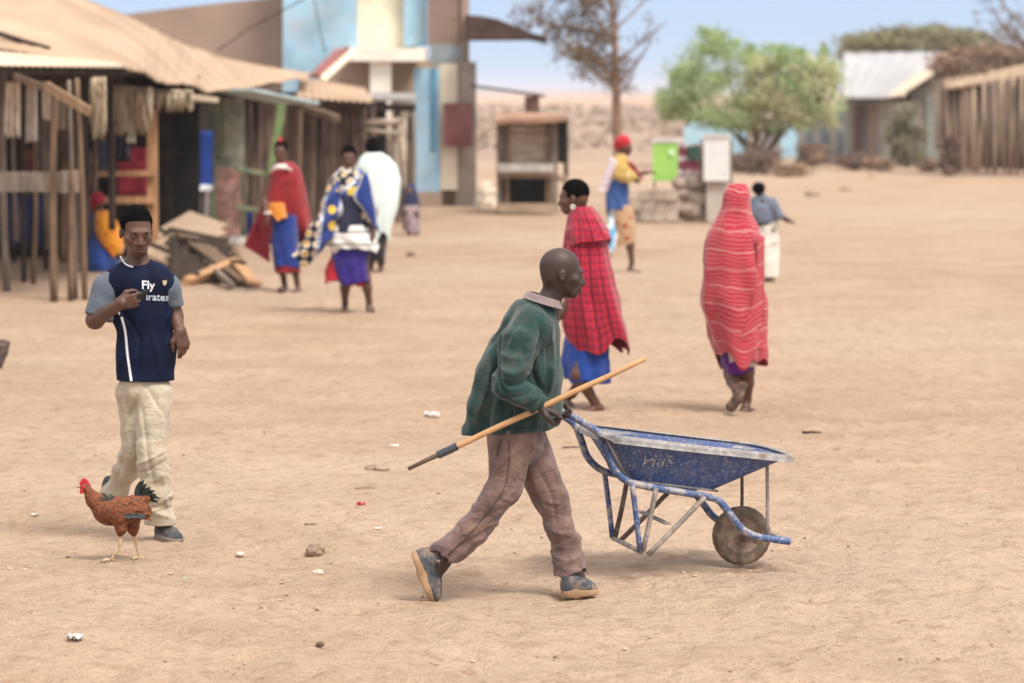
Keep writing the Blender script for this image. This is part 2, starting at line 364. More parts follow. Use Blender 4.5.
rock('clod', 377, 469, .075, .22, STONE, 'flat crumbling clod of earth just left of the stick tip', 'clod of earth', seed=9)
rock('stone', 455, 181+2, .05, .5, STONE, 'small stone on the ground between kiosk and tall pier', seed=9) if False else None
rock('stone', 358, 259, .05, .5, STONE_D, 'dark stone on the ground right of the patterned shawl woman', seed=10) if False else None
rock('stone', 411, 256, .07, .5, STONE_D, 'dark lump on the ground below the crouching child', seed=11)
for i, (px, py, r, lb) in enumerate([(845, 191, .12, 'low brown boulder in the far yard, right of the child in white trousers'), (812, 196, .16, 'pale flat boulder in the far yard, nearest behind the child in white trousers'), (872, 178, .1, 'small rounded boulder below the round olive bush')]):
    rock('boulder', px, py, r, .5, STONE, lb, 'boulder', seed=20+i)
# litter
FOIL = mat('crumpled white plastic', (.58, .55, .53), .35, .15, 30, .8, 60, spec=.5)
RED_P = mat('red plastic', (.42, .03, .04), .5, .3, 30, .5, 60)
def scrap(px, py, w, m, label, name='litter', hgt=.3, seed=1, cat='litter'):
    p = G(px, py); w *= .72; hgt *= .7; r_ = random.Random(seed); n = 9; g_ = []
    for i in range(n):
        row = []
        for j in range(n):
            u, v = i/(n-1)-.5, j/(n-1)-.5; e = 1-.35*math.hypot(u, v)*r_.random()
            row.append((w*u*e, w*.7*v*e, .004+abs(float(vnoise(u*5+seed, v*5)))*w*hgt+r_.random()*w*.05))
        g_.append(row)
    o = MB().sheet(g_, .002).build(name, m, smooth=False); o.location = (p[0], p[1], gh(p[0], p[1])+.004); return tag(o, label, cat)
scrap(75, 645, .10, FOIL, 'crumpled silvery white plastic scrap on the earth near the lower left corner', seed=2, hgt=.6)
scrap(361, 507, .075, RED_P, 'crumpled red wrapper lying on the bare earth left of the man with the wheelbarrow', seed=3, hgt=.6)
scrap(432, 421, .16, FOIL, 'white paper scrap lying behind the pushing man, left of his jacket hem', seed=4, hgt=.5)
scrap(430, 438, .11, FOIL, 'small white scrap between the jacket hem and the taped stick', seed=5, hgt=.25)
scrap(394, 449, .09, FOIL, 'tiny white scrap left of the black tape on the stick', seed=6, hgt=.2)
scrap(378, 530, .06, FOIL, 'tiny white scrap below the red wrapper', seed=7, hgt=.2)
scrap(186, 580, .05, mat('pale green leaf', (.3, .45, .3), .7), 'small pale green scrap on the earth below the walking youth', seed=8, hgt=.2)
scrap(33, 516, .06, FOIL, 'small white chip on the earth left of the chicken head', seed=12, hgt=.2)
def twig(px, py, L, ang, label, r=.006, seed=1, m=WOOD_D):
    p = G(px, py); rr = random.Random(seed); pts = [(L*(i/6-.5)*math.cos(ang), L*(i/6-.5)*math.sin(ang)+rr.uniform(-.02, .02)*L, r+rr.uniform(0, .5)*r) for i in range(7)]
    mb = MB(); mb.tube(smoothpts(pts, 3), list(np.linspace(r, r*.5, 19)), 6)
    mb.tube([pts[3], (pts[3][0]+L*.15, pts[3][1]+L*.12, r*2)], [r*.7, r*.3], 5)
    o = mb.build('twig', m, smooth=True); o.location = (p[0], p[1], gh(p[0], p[1])); return tag(o, label, 'twig')
twig(812, 436, .13, .1, 'dark dry twig lying on open ground above the front of the wheelbarrow', .011)
twig(366, 489, .13, .05, 'thin dry twig between the clod of earth and the red wrapper', .004, 2, WOOD_G)
twig(311, 525, .07, .1, 'short dry twig above the grey brown rock', .004, 3, WOOD)
twig(572, 450, .12, .15, 'thin dry twig on the earth behind the hand on the barrow handle', .006, 4, WOOD_D)
twig(600, 566, .1, -.1, 'short dry twig on the earth behind the front shoe of the pushing man', .004, 5, WOOD_D) if False else None
# ---------------------------------------------------------------- figures
class Fig:
    """a person: root Empty on the ground; J() gives a local point on the figure's own upright body, dy = metres away from its middle plane"""
    def __init__(s, px, py, label, cat='person', name='person', group=None, z=None, depth=None):
        p = G(px, py)
        if depth is not None: p = P(px, py, depth)
        s.p = p; s.Y = p[1]; s.s = F/s.Y
        s.root = thing(name, p, label, cat, group)
    def J(s, px, py, dy=0.0): return P(px, py, s.Y+dy)-s.p
def frame(fwd, up=(0, 0, 1)):
    f = nrm(fwd); x = nrm(np.cross(f, up)); u = np.cross(x, f); return np.stack([x, f, u], 1)   # columns: right, fwd, up
def head(S, c, R, s=1.0, fine=True, ears=True):
    q = lambda x, y, z: np.asarray(c)+R @ (np.array([x, y, z])*s)
    e = lambda cc, r, **k: S.ell(q(*cc), np.array(r)*s, R, **k)
    e((0, -.012, .032), (.073, .094, .086), k=.02*s)
    e((0, .036, -.03), (.054, .058, .076), k=.028*s)
    S.cone(q(-.022, .062, -.088), q(.022, .062, -.088), .019*s, k=.026*s)
    e((0, -.048, -.022), (.052, .04, .046), k=.03*s); e((0, .054, -.062), (.034, .031, .030), k=.02*s)
    if ears:
        for sx in (-1, 1):
            e((sx*.0735, -.008, -.010), (.009, .017, .026), k=.008*s)
            if fine: e((sx*.084, -.004, -.008), (.006, .008, .014), k=.004*s, sub=True)
    S.cone(q(-.032, .082, .016), q(.032, .082, .016), .012*s, k=.02*s)
    S.cone(q(0, .087, .003), q(0, .101, -.034), .0085*s, .0155*s, k=.010*s)
    for sx in (-1, 1):
        e((sx*.0175, .091, -.038), (.011, .012, .0095), k=.004*s)
        e((sx*.043, .058, -.022), (.022, .022, .02), k=.02*s)
        if fine: S.ell(q(sx*.030, .100, -.003), np.array([.016, .0135, .010])*s, R, k=.010*s, sub=True)
    if fine:
        for sx in (-1, 1): e((sx*.030, .0795, -.002), (.0155, .013, .012), k=.005*s)
    S.cone(q(-.018, .090, -.060), q(.018, .090, -.060), .0098*s, k=.006*s, flat=(R[:, 2], .8))
    S.cone(q(-.015, .089, -.0745), q(.015, .089, -.0745), .0105*s, k=.004*s, flat=(R[:, 2], .9))
    if fine: S.cone(q(-.024, .1, -.0655), q(.024, .1, -.0655), .0035*s, k=.003*s, sub=True)
    return q
def hair(fig, q, R, s, h=.006, ex=.99, hl=.062, rough=.0018):
    S = Sdf(h); r = np.array([.0776, .0985, .0905])*s*ex
    S.ell(q(0, -.013, .035), r, R, k=.01, disp=(rough, (70, 70, 70), 3), planes=[(q(0, .06, hl), R @ np.array([0, .3, -1]))])
    S.ell(q(0, -.013, .035), r, R, k=.014, disp=(rough, (70, 70, 70), 4), planes=[(q(0, .032, 0), R @ np.array([0, 1, -.12])), (q(0, 0, -.028), R @ np.array([0, .45, -1]))])
    return S.build('hair', HAIR, fig.root)
def eyes(fig, q, R, s=1.0, closed=False):
    for sx in (-1, 1):
        S = Sdf(.0022*s); S.ell(q(sx*.030, .0800 if not closed else .0845, -.003 if not closed else -.0065), np.array([.012, .0110, .0042 if not closed else .0018])*s, R, k=.001)
        S.build('eye', EYE, fig.root)
def hand(S, wr, tip, n, th, s=1.0, curl=(.5, .6, .5), spread=.0, fine=True, k=.006, thumb_in=.3):
    """palm from wrist towards tip; n = palm normal side the fingers curl to; th = side the thumb is on"""
    y = nrm(tip); z = np.asarray(n, float); z = nrm(z-y*(z@y)); x = nrm(np.asarray(th, float)); x = nrm(x-y*(x@y)-z*(x@z))
    wr = np.asarray(wr, float); o = lambda a, b, c: wr+(x*a+y*b+z*c)*s
    mx = (-.031, -.011, .010, .030); my = (.078, .088, .090, .085); ln = (.058, .070, .076, .068)
    for i in range(4):
        S.cone(o(mx[i]*.55, .0, 0), o(mx[i], my[i], 0), .0175*s, .0115*s, k=.012)
        d = y+x*(mx[i]*spread*6); p = o(mx[i], my[i], 0); a = 0; rr = .0098 if i else .0086
        cu = curl if not isinstance(curl[0], (tuple, list)) else curl[i]
        for j, fr in enumerate((.45, .31, .24)):
            a += cu[j]; dd = nrm(d)*math.cos(a)+z*math.sin(a); p2 = p+dd*ln[i]*fr*s
            S.cone(p, p2, rr*s, (rr-.0012)*s, k=k*.5); p = p2; rr -= .0012
    a0 = o(.022, .018, .004); a1 = a0+(x*.030+y*.034+z*thumb_in*.03)*s; a2 = a1+nrm(x*(.35-thumb_in)+y*.9+z*thumb_in)*.030*s; a3 = a2+nrm(x*(.1-thumb_in)+y*.9+z*thumb_in)*.024*s
    S.chain([a0, a1, a2, a3], [.017*s, .0125*s, .0105*s, .009*s], k=.008)
def shoe(fig, heel, toe, up, mu, ms, L=None, w=.045, hi=.075, voxel=.0055, name='shoe', wy=(0, 1, 0)):
    """heel, toe: points on the sole's underside"""
    heel = np.asarray(heel, float); toe = np.asarray(toe, float); y = nrm(toe-heel); z = np.asarray(up, float); z = nrm(z-y*(z@y)); x = np.cross(y, z); L = np.linalg.norm(toe-heel)
    o = lambda a, b, c: heel+x*a+y*b*L+z*c
    S = Sdf(voxel); R = np.stack([x, y, z], 1); cut = [(o(0, 0, .018), -z)]
    S.ell(o(0, .22, .03), (w*.82, L*.24, hi*1.15), R, k=.02, planes=cut); S.ell(o(0, .70, .022), (w, L*.30, hi*.58), R, k=.04, planes=cut)
    S.cone(o(0, .2, .05), o(0, .6, .045), w*.75, w*.7, k=.03, planes=cut)
    S.cone(o(0, .22, hi*.8), o(0, .22, hi*1.5), w*.85, w*.8, k=.01, planes=cut+[(o(0, .22, hi*1.35), z)])
    up_ = S.build(name, mu, fig.root)
    S = Sdf(voxel*.8); pl = [(o(0, 0, 0), -z), (o(0, 0, .022), z)]
    S.ell(o(0, .22, .012), (w*.92, L*.245, .06), R, k=.02, planes=pl); S.ell(o(0, .70, .012), (w*1.08, L*.31, .06), R, k=.05, planes=pl); S.cone(o(0, .2, .012), o(0, .7, .012), w*.8, w*.9, k=.02, planes=pl)
    S.build('sole', ms, up_)
    if voxel < .007:
        mb = MB()
        for b in (.42, .5, .58):
            h_ = hi*(1.02-.75*(b-.3)); pts = [o(-w*.5, b, h_*.82), o(0, b, h_+.004), o(w*.5, b+.02, h_*.82)]; mb.tube(smoothpts(pts, 4), .0035, 5)
        mb.build('laces', mat('laces', (.03, .035, .045)), up_, smooth=True)
    return up_
def drape(fig, name, rows, m, folds=((5, .05, .6),), exp=2.2, nu=96, nv=70, th=.007, noise=.012, hem=0.0, top=.25, cap=True, seed=1, parent=None, hd_scale=1.0):
    """cloth hanging round a body. rows: (py, x left, x right, half depth m, dy m)"""
    R = np.array(rows, float); R = R[np.argsort(R[:, 0])]; pys = np.linspace(R[0, 0], R[-1, 0], nv); V = []; UV = []
    # smooth the profile
    cols = [np.interp(pys, R[:, 0], R[:, i]) for i in range(1, 5)]
    for c in range(4):
        a = cols[c]; k = max(1, nv//28); ke = np.ones(2*k+1)/(2*k+1); cols[c] = np.convolve(np.pad(a, k, mode='edge'), ke, 'valid')
    per = 0; v0 = None
    th_ = np.linspace(0, 2*math.pi, nu, endpoint=False)
    for i, py in enumerate(pys):
        xl, xr, hd, dy = [c[i] for c in cols]; hd *= hd_scale
        c = fig.J((xl+xr)/2, py, dy); a = (xr-xl)/2/fig.s; v = i/(nv-1); vv = (py-pys[0])/fig.s
        ct, st = np.cos(th_), np.sin(th_)
        f = np.ones(nu); w = top+(1-top)*v
        for (n, amp, ph) in folds: f += amp*w*np.sin(n*th_+ph*7+v*ph*3+1.3*vnoise(th_*0+v*2+n, th_*0+ph))
        f += noise/max(a, .05)*vnoise(np.cos(th_)*2.2+seed, np.sin(th_)*2.2, th_*0+v*6)*w
        x = c[0]+a*np.sign(ct)*np.abs(ct)**(2/exp)*f; y = c[1]-hd*np.sign(st)*np.abs(st)**(2/exp)*f
        z = c[2]+hem*v**6*vnoise(np.cos(th_)*1.8+seed*3, np.sin(th_)*1.8)
        V.append(np.stack([x, y, z], 1)); UV.append((vv, max(a, .12)))
    N = nv*nu; V = np.concatenate(V); idx = np.arange(N).reshape(nv, nu); nx = np.roll(idx, -1, 1)
    Fq = np.stack([idx[:-1], idx[1:], nx[1:], nx[:-1]], -1).reshape(-1, 4)
    me_v = [tuple(v) for v in V]; me_f = [tuple(int(k) for k in q) for q in Fq]
    if cap: me_v.append(tuple(V[:nu].mean(0))); me_f += [(N, int(idx[0, k]), int(idx[0, (k+1) % nu])) for k in range(nu)]
    o = mk(name, me_v, me_f, m, parent or fig.root); me = o.data; uv = me.uv_layers.new(name='UVMap')
    aw = np.mean([u[1] for u in UV])
    for p in me.polygons:
        for li in p.loop_indices:
            vi = me.loops[li].vertex_index
            if vi >= N: uv.data[li].uv = (0, 0); continue
            i, k = divmod(vi, nu); kk = k
            if k == 0 and max(me.loops[l].vertex_index % nu for l in p.loop_indices if me.loops[l].vertex_index < N) == nu-1: kk = nu
            uv.data[li].uv = (kk/nu*math.pi*2*aw*.85, UV[i][0])
    sm = o.modifiers.new('thickness', 'SOLIDIFY'); sm.thickness = th; sm.offset = 0
    return o
# cloth patterns in garment space (UV in metres)
def uvsep(t):
    s = t.n('SeparateXYZ', {0: t.n('TexCoord').outputs['UV']}); return s.outputs[0], s.outputs[1]
def stripe(t, u, period, width, soft=.1, off=0.0):
    a = t.math('FRACT', t.math('ADD', t.math('DIVIDE', u, period), off)); d = t.math('ABSOLUTE', t.math('SUBTRACT', a, .5)); return t.ramp(d, width/2+soft*.2, width/2-soft*.2) if False else t.math('SUBTRACT', 1.0, t.ramp(d, max(0, width/2-soft*.25), width/2+soft*.25))
def m_plaid():
    t = NT('red black plaid cloth'); u, v = uvsep(t); co = t.coord('Object')
    u = t.math('ADD', u, t.math('MULTIPLY', t.noise(co, 3, 2), .05)); v = t.math('ADD', v, t.math('MULTIPLY', t.noise(co, 2.6, 2), .05))
    c = t.mix(t.noise(co, 9, 4), (.33, .010, .024), (.50, .026, .042))
    for (a, p, w, o, col, f) in ((u, .056, .22, 0, (.10, .004, .02), .85), (v, .056, .20, .2, (.12, .004, .02), .75), (u, .056, .07, .5, (.03, .01, .06), .6), (v, .056, .08, .5, (.03, .01, .06), .6)):
        c = t.mix(t.math('MULTIPLY', stripe(t, a, p, w, .25, o), f), c, col)
    return t.fin(c, .9, t.bump(t.noise(co, 300, 2), .3, .001), .2, sheen=.3)
def m_redstripe():
    t = NT('red cloth with pale stripes'); u, v = uvsep(t); co = t.coord('Object')
    v = t.math('ADD', v, t.math('MULTIPLY', t.noise(co, 2.4, 4), .16)); v = t.math('ADD', v, t.math('MULTIPLY', u, .08))
    c = t.mix(t.noise(co, 6, 4), (.31, .017, .032), (.42, .034, .050))
    c = t.mix(t.math('MULTIPLY', stripe(t, v, .029, .20, .3), .6), c, (.50, .20, .20))
    c = t.mix(t.math('MULTIPLY', stripe(t, v, .134, .06, .12, .3), .5), c, (.60, .40, .34))
    return t.fin(c, .9, t.bump(t.noise(co, 260, 2), .3, .001), .2, sheen=.3)
def m_print():
    t = NT('blue black yellow printed cloth'); u, v = uvsep(t); co = t.coord('Object')
    cb = t.n('CombineXYZ', {0: u, 1: v}).outputs[0]
    rot = t.n('Mapping', {'Vector': cb, 'Rotation': (0, 0, .8), 'Scale': (1, 1, 1)}).outputs[0]
    sp = t.n('SeparateXYZ', {0: rot}); a, b = sp.outputs[0], sp.outputs[1]
    blk = stripe(t, a, .42, .52, .03)                          # black bands
    vor = t.n('TexVoronoi', {'Vector': rot, 'Scale': 9.5, 'Randomness': .12}); d = vor.outputs['Distance']
    c = t.mix(blk, (.022, .045, .19), (.012, .012, .018))
    ring = t.math('MULTIPLY', t.ramp(d, .46, .40), blk); dot = t.math('MULTIPLY', t.ramp(d, .33, .27), blk)
    ring = t.math('SUBTRACT', 1.0, t.ramp(d, .37, .43)); dot = t.math('SUBTRACT', 1.0, t.ramp(d, .25, .30))
    c = t.mix(t.math('MULTIPLY', ring, blk), c, (.62, .58, .50)); c = t.mix(t.math('MULTIPLY', dot, blk), c, (.60, .33, .07))
    v2 = t.n('TexVoronoi', {'Vector': rot, 'Scale': 5.6, 'Randomness': .3}).outputs['Distance']
    nb = t.math('SUBTRACT', 1.0, blk)
    c = t.mix(t.math('MULTIPLY', t.math('SUBTRACT', 1.0, t.ramp(v2, .26, .30)), nb), c, (.70, .47, .06))
    edge = t.math('ADD', stripe(t, a, .42, .10, .03, .29), stripe(t, a, .42, .10, .03, -.29), clamp=True)
    wn = t.math('SUBTRACT', 1.0, t.ramp(t.n('TexVoronoi', {'Vector': rot, 'Scale': 26}).outputs['Distance'], .38, .5))
    c = t.mix(t.math('MULTIPLY', edge, t.math('ADD', wn, .35, clamp=True)), c, (.72, .74, .76))
    return t.fin(c, .85, t.bump(t.noise(co, 260, 2), .3, .001), .25, sheen=.2)
def m_spots(base, spot, name, sc=9, lo=.25, hi=.35):
    t = NT(name); co = t.coord('Object'); d = t.n('TexVoronoi', {'Vector': co, 'Scale': sc}).outputs['Distance']
    c = t.mix(t.noise(co, 6, 3), sc_(base, .8), base); c = t.mix(t.math('SUBTRACT', 1.0, t.ramp(d, lo, hi)), c, spot); return t.fin(c, .9, t.bump(t.noise(co, 200, 2), .3, .001), .2, sheen=.2)

def press(o, off=.003, b=None):
    for v in o.data.vertices:
        h_ = b.ray_cast(Vector((v.co.x, -1, v.co.z)), Vector((0, 1, 0)))
        if h_[0] is not None: v.co.y = h_[0].y-off-max(0, v.co.y)*0
def ribbon(name, pts, w, m, parent, n=40, b=None, off=.003):
    pts = smoothpts(pts, 10); vs = []; fs = []
    for i, p in enumerate(pts):
        t_ = nrm(pts[min(i+1, len(pts)-1)]-pts[max(0, i-1)]); s1 = np.array([-t_[2], 0, t_[0]])
        for k in range(5): vs.append(p+s1*w*(k/4-.5))
    for i in range(len(pts)-1):
        for k in range(4): fs.append((i*5+k, i*5+k+1, i*5+k+6, i*5+k+5))
    o = mk(name, vs, fs, m, parent); press(o, off, b); return o
def sculpt(o, fig, marks, side=-1, gain=.85):
    """press folds into a garment: each mark is (polyline in figure coordinates, width m, height m); only the side of the cloth the fold is on"""
    me = o.data; n = len(me.vertices); co = np.empty(n*3); me.vertices.foreach_get('co', co); co = co.reshape(-1, 3); nv = np.empty(n*3); me.vertices.foreach_get('normal', nv); nv = nv.reshape(-1, 3)
    D = np.zeros(n); front = np.clip((side*nv[:, 1]+.15)/.4, 0, 1)
    for pts, w, amp in marks:
        q = [fig.J(x, y)[[0, 2]] for x, y in pts]; q = [np.array([a, 0, b]) for a, b in q]; q = smoothpts(q, 5) if len(q) > 2 else q; best = np.full(n, 9.); sgn = np.ones(n); tt = np.zeros(n); N = len(q)-1
        for i in range(N):
            a, b = q[i][[0, 2]], q[i+1][[0, 2]]; ab = b-a; r = co[:, [0, 2]]-a; t = np.clip((r@ab)/max(1e-9, ab@ab), 0, 1); e = r-t[:, None]*ab; d = np.hypot(e[:, 0], e[:, 1]); m = d < best
            best[m] = d[m]; sgn[m] = np.sign(ab[0]*r[m, 1]-ab[1]*r[m, 0]); tt[m] = (i+t[m])/N
        ww = np.where(sgn > 0, w, w*.45); D += gain*amp*np.exp(-(best/ww)**2)*np.sin(np.pi*np.clip(tt*.9+.05, 0, 1))**.5
    co += nv*(D*front)[:, None]; me.vertices.foreach_set('co', co.ravel()); me.update()
# ================================================================ 1. the man pushing the wheelbarrow
A = Fig(508, 597, 'shaven headed man in a dark green jacket striding behind the blue wheelbarrow, stick in hand')
J = A.J
S = Sdf(.0048)
hc = J(561.5, 273.5, 0); RH = frame((1, .16, -.10)); RH = RH
qh = head(S, hc, RH, .97)
S.cone(J(554, 288, .01), J(543, 318, .01), .047, .066, k=.025)            # neck
neck = J(541, 316, .01)
# trunk under the clothes
S.chain([neck, J(528, 345, .0), J(519, 385, 0), J(515, 425, 0)], [.07, .12, .11, .115], k=.05, flat=((0, 1, 0), 1.15))
# near arm (his right): shoulder, elbow, wrist
sh, el, wr = J(523, 335, -.17), J(508, 385, -.26), J(540, 405, -.225)
S.chain([sh, el, wr], [.055, .042, .027], k=.03)
hand(S, J(538, 404, -.225), J(560, 413, -.21)-J(538, 404, -.225), (.25, .35, -1), (.5, -.6, .9), .98, curl=((.55, 1.2, .9), (.5, 1.15, .9), (.45, 1.1, .9), (.4, 1.0, .8)), thumb_in=.55)
sf, ef, wf = J(530, 330, .18), J(520, 372, .27), J(549, 398, .27)
S.chain([sf, ef, wf], [.055, .042, .027], k=.03); hand(S, wf, J(562, 404, .27)-wf, (.2, -.2, -1), (.5, .6, .9), .98, curl=(.5, 1.1, .9), thumb_in=.55)
# legs: near leg trails, far leg leads
hn, kn, an = J(513, 432, -.085), J(507, 492, -.09), J(441, 562, -.10)
hf, kf, af = J(521, 432, .085), J(553, 500, .09), J(575, 574, .07)
S.chain([hn, kn, an], [.078, .054, .036], k=.03); S.chain([hf, kf, af], [.078, .054, .036], k=.03)
S.cone(an, J(430, 585, -.10), .035, .03, k=.03); S.cone(af, J(583, 590, .07), .035, .03, k=.03)
S.build('body', SKIN_D, A.root); eyes(A, qh, RH, .97)
# collar
GREEN = cloth('dark green jacket knit', (.014, .042, .039), .2, .08, crease=.2); MAUVE = cloth('dusty mauve collar', (.22, .165, .16), .2, .2)
mb = MB(); cpts = []
rng2 = random.Random(2)
for i in range(15):
    a = -math.pi*.78+i/14*math.pi*1.56   # ring round the neck, open at the throat
    ca, sa = math.cos(a), math.sin(a)    # a=0 at the nape
    c0 = J(545.5, 299, .01); px_ = c0+np.array([-.082*ca, .085*sa, .022*ca+.0])
    cpts.append((px_+np.array([.010*ca, -.008*sa, .014]), px_+np.array([-.022*ca, .022*sa, -.020+.008*ca])))
grid = [[a, a*.66+b*.34+np.array([0, 0, .008]), a*.33+b*.67+np.array([0, 0, .004]), b] for a, b in cpts]
o_ = MB().sheet(grid, .006).build('shirt_collar', MAUVE, A.root, smooth=True)
# jacket
S = Sdf(.0065); fold = (.010, (6, 7, 5), 1); Mr = np.array(Matrix.Rotation(math.radians(35), 3, 'Y'))
fo = (.016, Mr @ np.diag([8, 3.5, 2.6]), 2)
hemc = [(J(510, 429, 0), J(512, 440, 0)-J(510, 424, 0))]
hemp = J(512, 429.5, 0); hemn = nrm(np.array([.10, 0, -1.0]))
hp = [(hemp, hemn)]
S.chain([J(541, 309, .01), J(529, 330, .0)], [.085, .135], k=.05, flat=((0, 1, 0), 1.15), disp=fo)
S.chain([J(529, 332, 0), J(520, 372, 0), J(517, 412, 0), J(511, 440, 0)], [.140, .150, .158, .165], k=.04, flat=((0, 1, 0), 1.12), planes=hp, disp=fo)
S.chain([J(505, 345, .02), J(493, 375, .02), J(482, 405, 0), J(472, 440, 0)], [.085, .085, .07, .055], k=.04, flat=((0, 1, 0), 1.6), planes=hp, disp=fo)   # back hanging away
S.chain([J(548, 335, 0), J(550, 375, 0), J(549, 405, 0), J(547, 440, 0)], [.055, .058, .058, .055], k=.04, flat=((0, 1, 0), 1.7), planes=hp, disp=fo)   # front
cutn = nrm(J(548, 408, -.225)-J(525, 399, -.235))
fs = (.016, np.array(Matrix.Rotation(math.radians(-50), 3, 'Y')) @ np.diag([5, 5, 12.0]), 5)
S.cone(J(531, 328, -.12), J(519, 345, -.19), .095, .090, k=.025, disp=fo)
S.chain([J(519, 345, -.19), J(508, 382, -.265)], [.090, .074], k=.012, disp=fs)
S.chain([J(508, 384, -.265), J(537, 402, -.235), J(545, 405, -.235)], [.072, .048, .046], k=.012, disp=fs, planes=[(J(537.5, 402.5, -.23), cutn)])
S.cone(J(533, 325, .12), J(524, 340, .19), .095, .095, k=.05, disp=fo)
S.chain([J(524, 340, .19), J(516, 375, .29)], [.092, .080], k=.03, disp=fs)
S.chain([J(516, 375, .29), J(546, 396, .28)], [.075, .05], k=.02, disp=fs)
# open the collar and the inside of the hem
S.cone(J(551, 291, .01), J(545, 300, .01), .075, .058, k=.01, sub=True)
S.cone(J(497, 434, 0), J(538, 434, 0), .040, k=.01, sub=True, flat=((0, 1, 0), 3))
jac = S.build('jacket', GREEN, A.root)
sculpt(jac, A, [([(499, 338), (495, 355), (499, 376), (506, 392)], .020, -.030), ([(530, 366), (536, 380), (545, 393)], .016, -.022), ([(501, 373), (512, 380), (531, 375)], .016, -.020), ([(500, 364), (513, 369), (529, 361)], .018, .016),
  ([(508, 392), (520, 391), (533, 384)], .014, -.016), ([(514, 397), (526, 396), (538, 391)], .012, .012), ([(541, 328), (537, 348), (530, 366)], .020, -.022), ([(487, 350), (478, 380), (468, 418)], .018, .022), ([(494, 366), (487, 390), (480, 420)], .016, -.022), ([(500, 392), (496, 408), (493, 424)], .018, .018),
  ([(551, 330), (552, 365), (548, 395)], .014, .012), ([(546, 345), (546, 372), (542, 384)], .014, -.014), ([(520, 324), (511, 338), (507, 352)], .016, .012), ([(528, 330), (522, 345), (524, 358)], .016, -.012), ([(512, 402), (512, 414), (509, 426)], .014, -.014), ([(530, 404), (534, 416), (534, 426)], .014, .012), ([(516, 306), (503, 325), (490, 345)], .016, -.014)])
bj = BVHTree.FromPolygons([v.co.copy() for v in jac.data.vertices], [tuple(p.vertices) for p in jac.data.polygons]); JSEAM = cloth('jacket seam', (.010, .032, .030), .2, .05)
ribbon('sleeve_seam', [J(540, 318, 0), J(541, 332, 0), J(536, 348, 0), J(531, 362, 0)], .006, JSEAM, jac, b=bj); ribbon('hem_seam', [J(482, 421, 0), J(510, 423.5, 0), J(535, 424, 0), J(553, 423, 0)], .006, JSEAM, jac, b=bj)
# hem and cuff bands
mb = MB()
S = Sdf(.006); S.cone(J(536.5, 401.8, -.232), J(542, 404.2, -.229), .046, .040, k=.005, planes=[(J(543, 404.6, -.229), cutn), (J(535.5, 401.3, -.232), -cutn)]); S.build('cuff', cloth('jacket rib cuff', (.012, .04, .036)), A.root)
# trousers
BROWN = cloth('dusty mauve brown trousers', (.150, .095, .086), .25, .25, crease=.45)
S = Sdf(.0065)
f1 = (.010, (7, 5, 8), 3); f2 = (.013, np.array(Matrix.Rotation(math.radians(-40), 3, 'Y')) @ np.diag([5, 4, 13.0]), 4)
S.cone(J(515, 420, 0), J(515, 438, 0), .118, .13, k=.03, flat=((0, 1, 0), 1.2), planes=[(J(515, 416, 0), (0, 0, 1))], disp=f1)
cn = nrm(J(436, 566, -.1)-J(470, 535, -.1))
S.chain([J(511, 436, -.08), J(505, 486, -.09)], [.108, .080], k=.02, disp=f1)
S.chain([J(505, 486, -.09), J(472, 532, -.1), J(430, 568, -.1)], [.080, .068, .078], k=.015, disp=f2, planes=[(J(440, 563, -.1), cn)])
S.chain([J(522, 436, .08), J(550, 498, .09)], [.104, .080], k=.02, disp=f1)
S.chain([J(551, 498, .09), J(566, 545, .08), J(572, 590, .07)], [.080, .072, .078], k=.015, disp=f2, planes=[(J(573, 576, .07), (0.1, 0, -1))])
S.cone(J(442, 561, -.1), J(434, 570, -.1), .072, k=.01, sub=True); S.cone(J(571, 575, .07), J(573, 592, .07), .07, k=.01, sub=True)
tro = S.build('trousers', BROWN, A.root)
sculpt(tro, A, gain=.4, marks=[([(528, 452), (517, 474), (499, 498)], .020, -.026), ([(530, 440), (508, 452), (494, 470)], .014, .014), ([(524, 474), (508, 492), (492, 504)], .014, .014), ([(492, 440), (491, 465), (493, 490)], .018, .014), ([(489, 503), (484, 512), (482, 524)], .014, -.020), ([(500, 508), (480, 520), (462, 530)], .014, .018), ([(494, 522), (472, 534), (452, 546)], .013, -.016),
  ([(480, 535), (462, 548), (444, 560)], .012, .014), ([(470, 530), (452, 545), (438, 556)], .010, .012), ([(528, 468), (540, 498), (546, 530)], .018, .016), ([(548, 462), (560, 486), (566, 512)], .016, .014), ([(538, 470), (552, 500), (556, 535)], .014, -.018), ([(541, 503), (556, 508), (570, 500)], .012, -.014), ([(545, 548), (558, 556), (570, 552)], .012, -.016), ([(548, 562), (560, 566), (574, 561)], .012, .012), ([(531, 443), (545, 452), (552, 462)], .014, .012)])
bt = BVHTree.FromPolygons([v.co.copy() for v in tro.data.vertices], [tuple(p.vertices) for p in tro.data.polygons]); SEAM = cloth('dark seam thread', (.07, .045, .042), .2, .1)
ribbon('pocket_edge', [J(502, 434, 0), J(499, 443, 0), J(497, 452, 0)], .007, SEAM, tro, b=bt); ribbon('side_seam', [J(509, 436, 0), J(509, 460, 0), J(503, 486, 0), J(478, 520, 0), J(446, 553, 0)], .005, SEAM, tro, b=bt)
SHOE = mat('dusty dark canvas', (.055, .07, .085), .85, .3, 12, .4, 200, dust=.55); SOLE = mat('tan crepe sole', (.36, .22, .12), .9, .2, 20, .5, 120, dust=.4)
# trailing foot: heel up, sole facing back-left;  leading foot flat
shoe(A, J(412, 553, -.10), J(431.5, 604, -.10), J(450, 560, -.1)-J(420, 572, -.1), SHOE, SOLE, w=.05, hi=.085)
shoe(A, J(563, 596, .03), J(598, 594, .0), (0, 0, 1), SHOE, SOLE, w=.044, hi=.066)
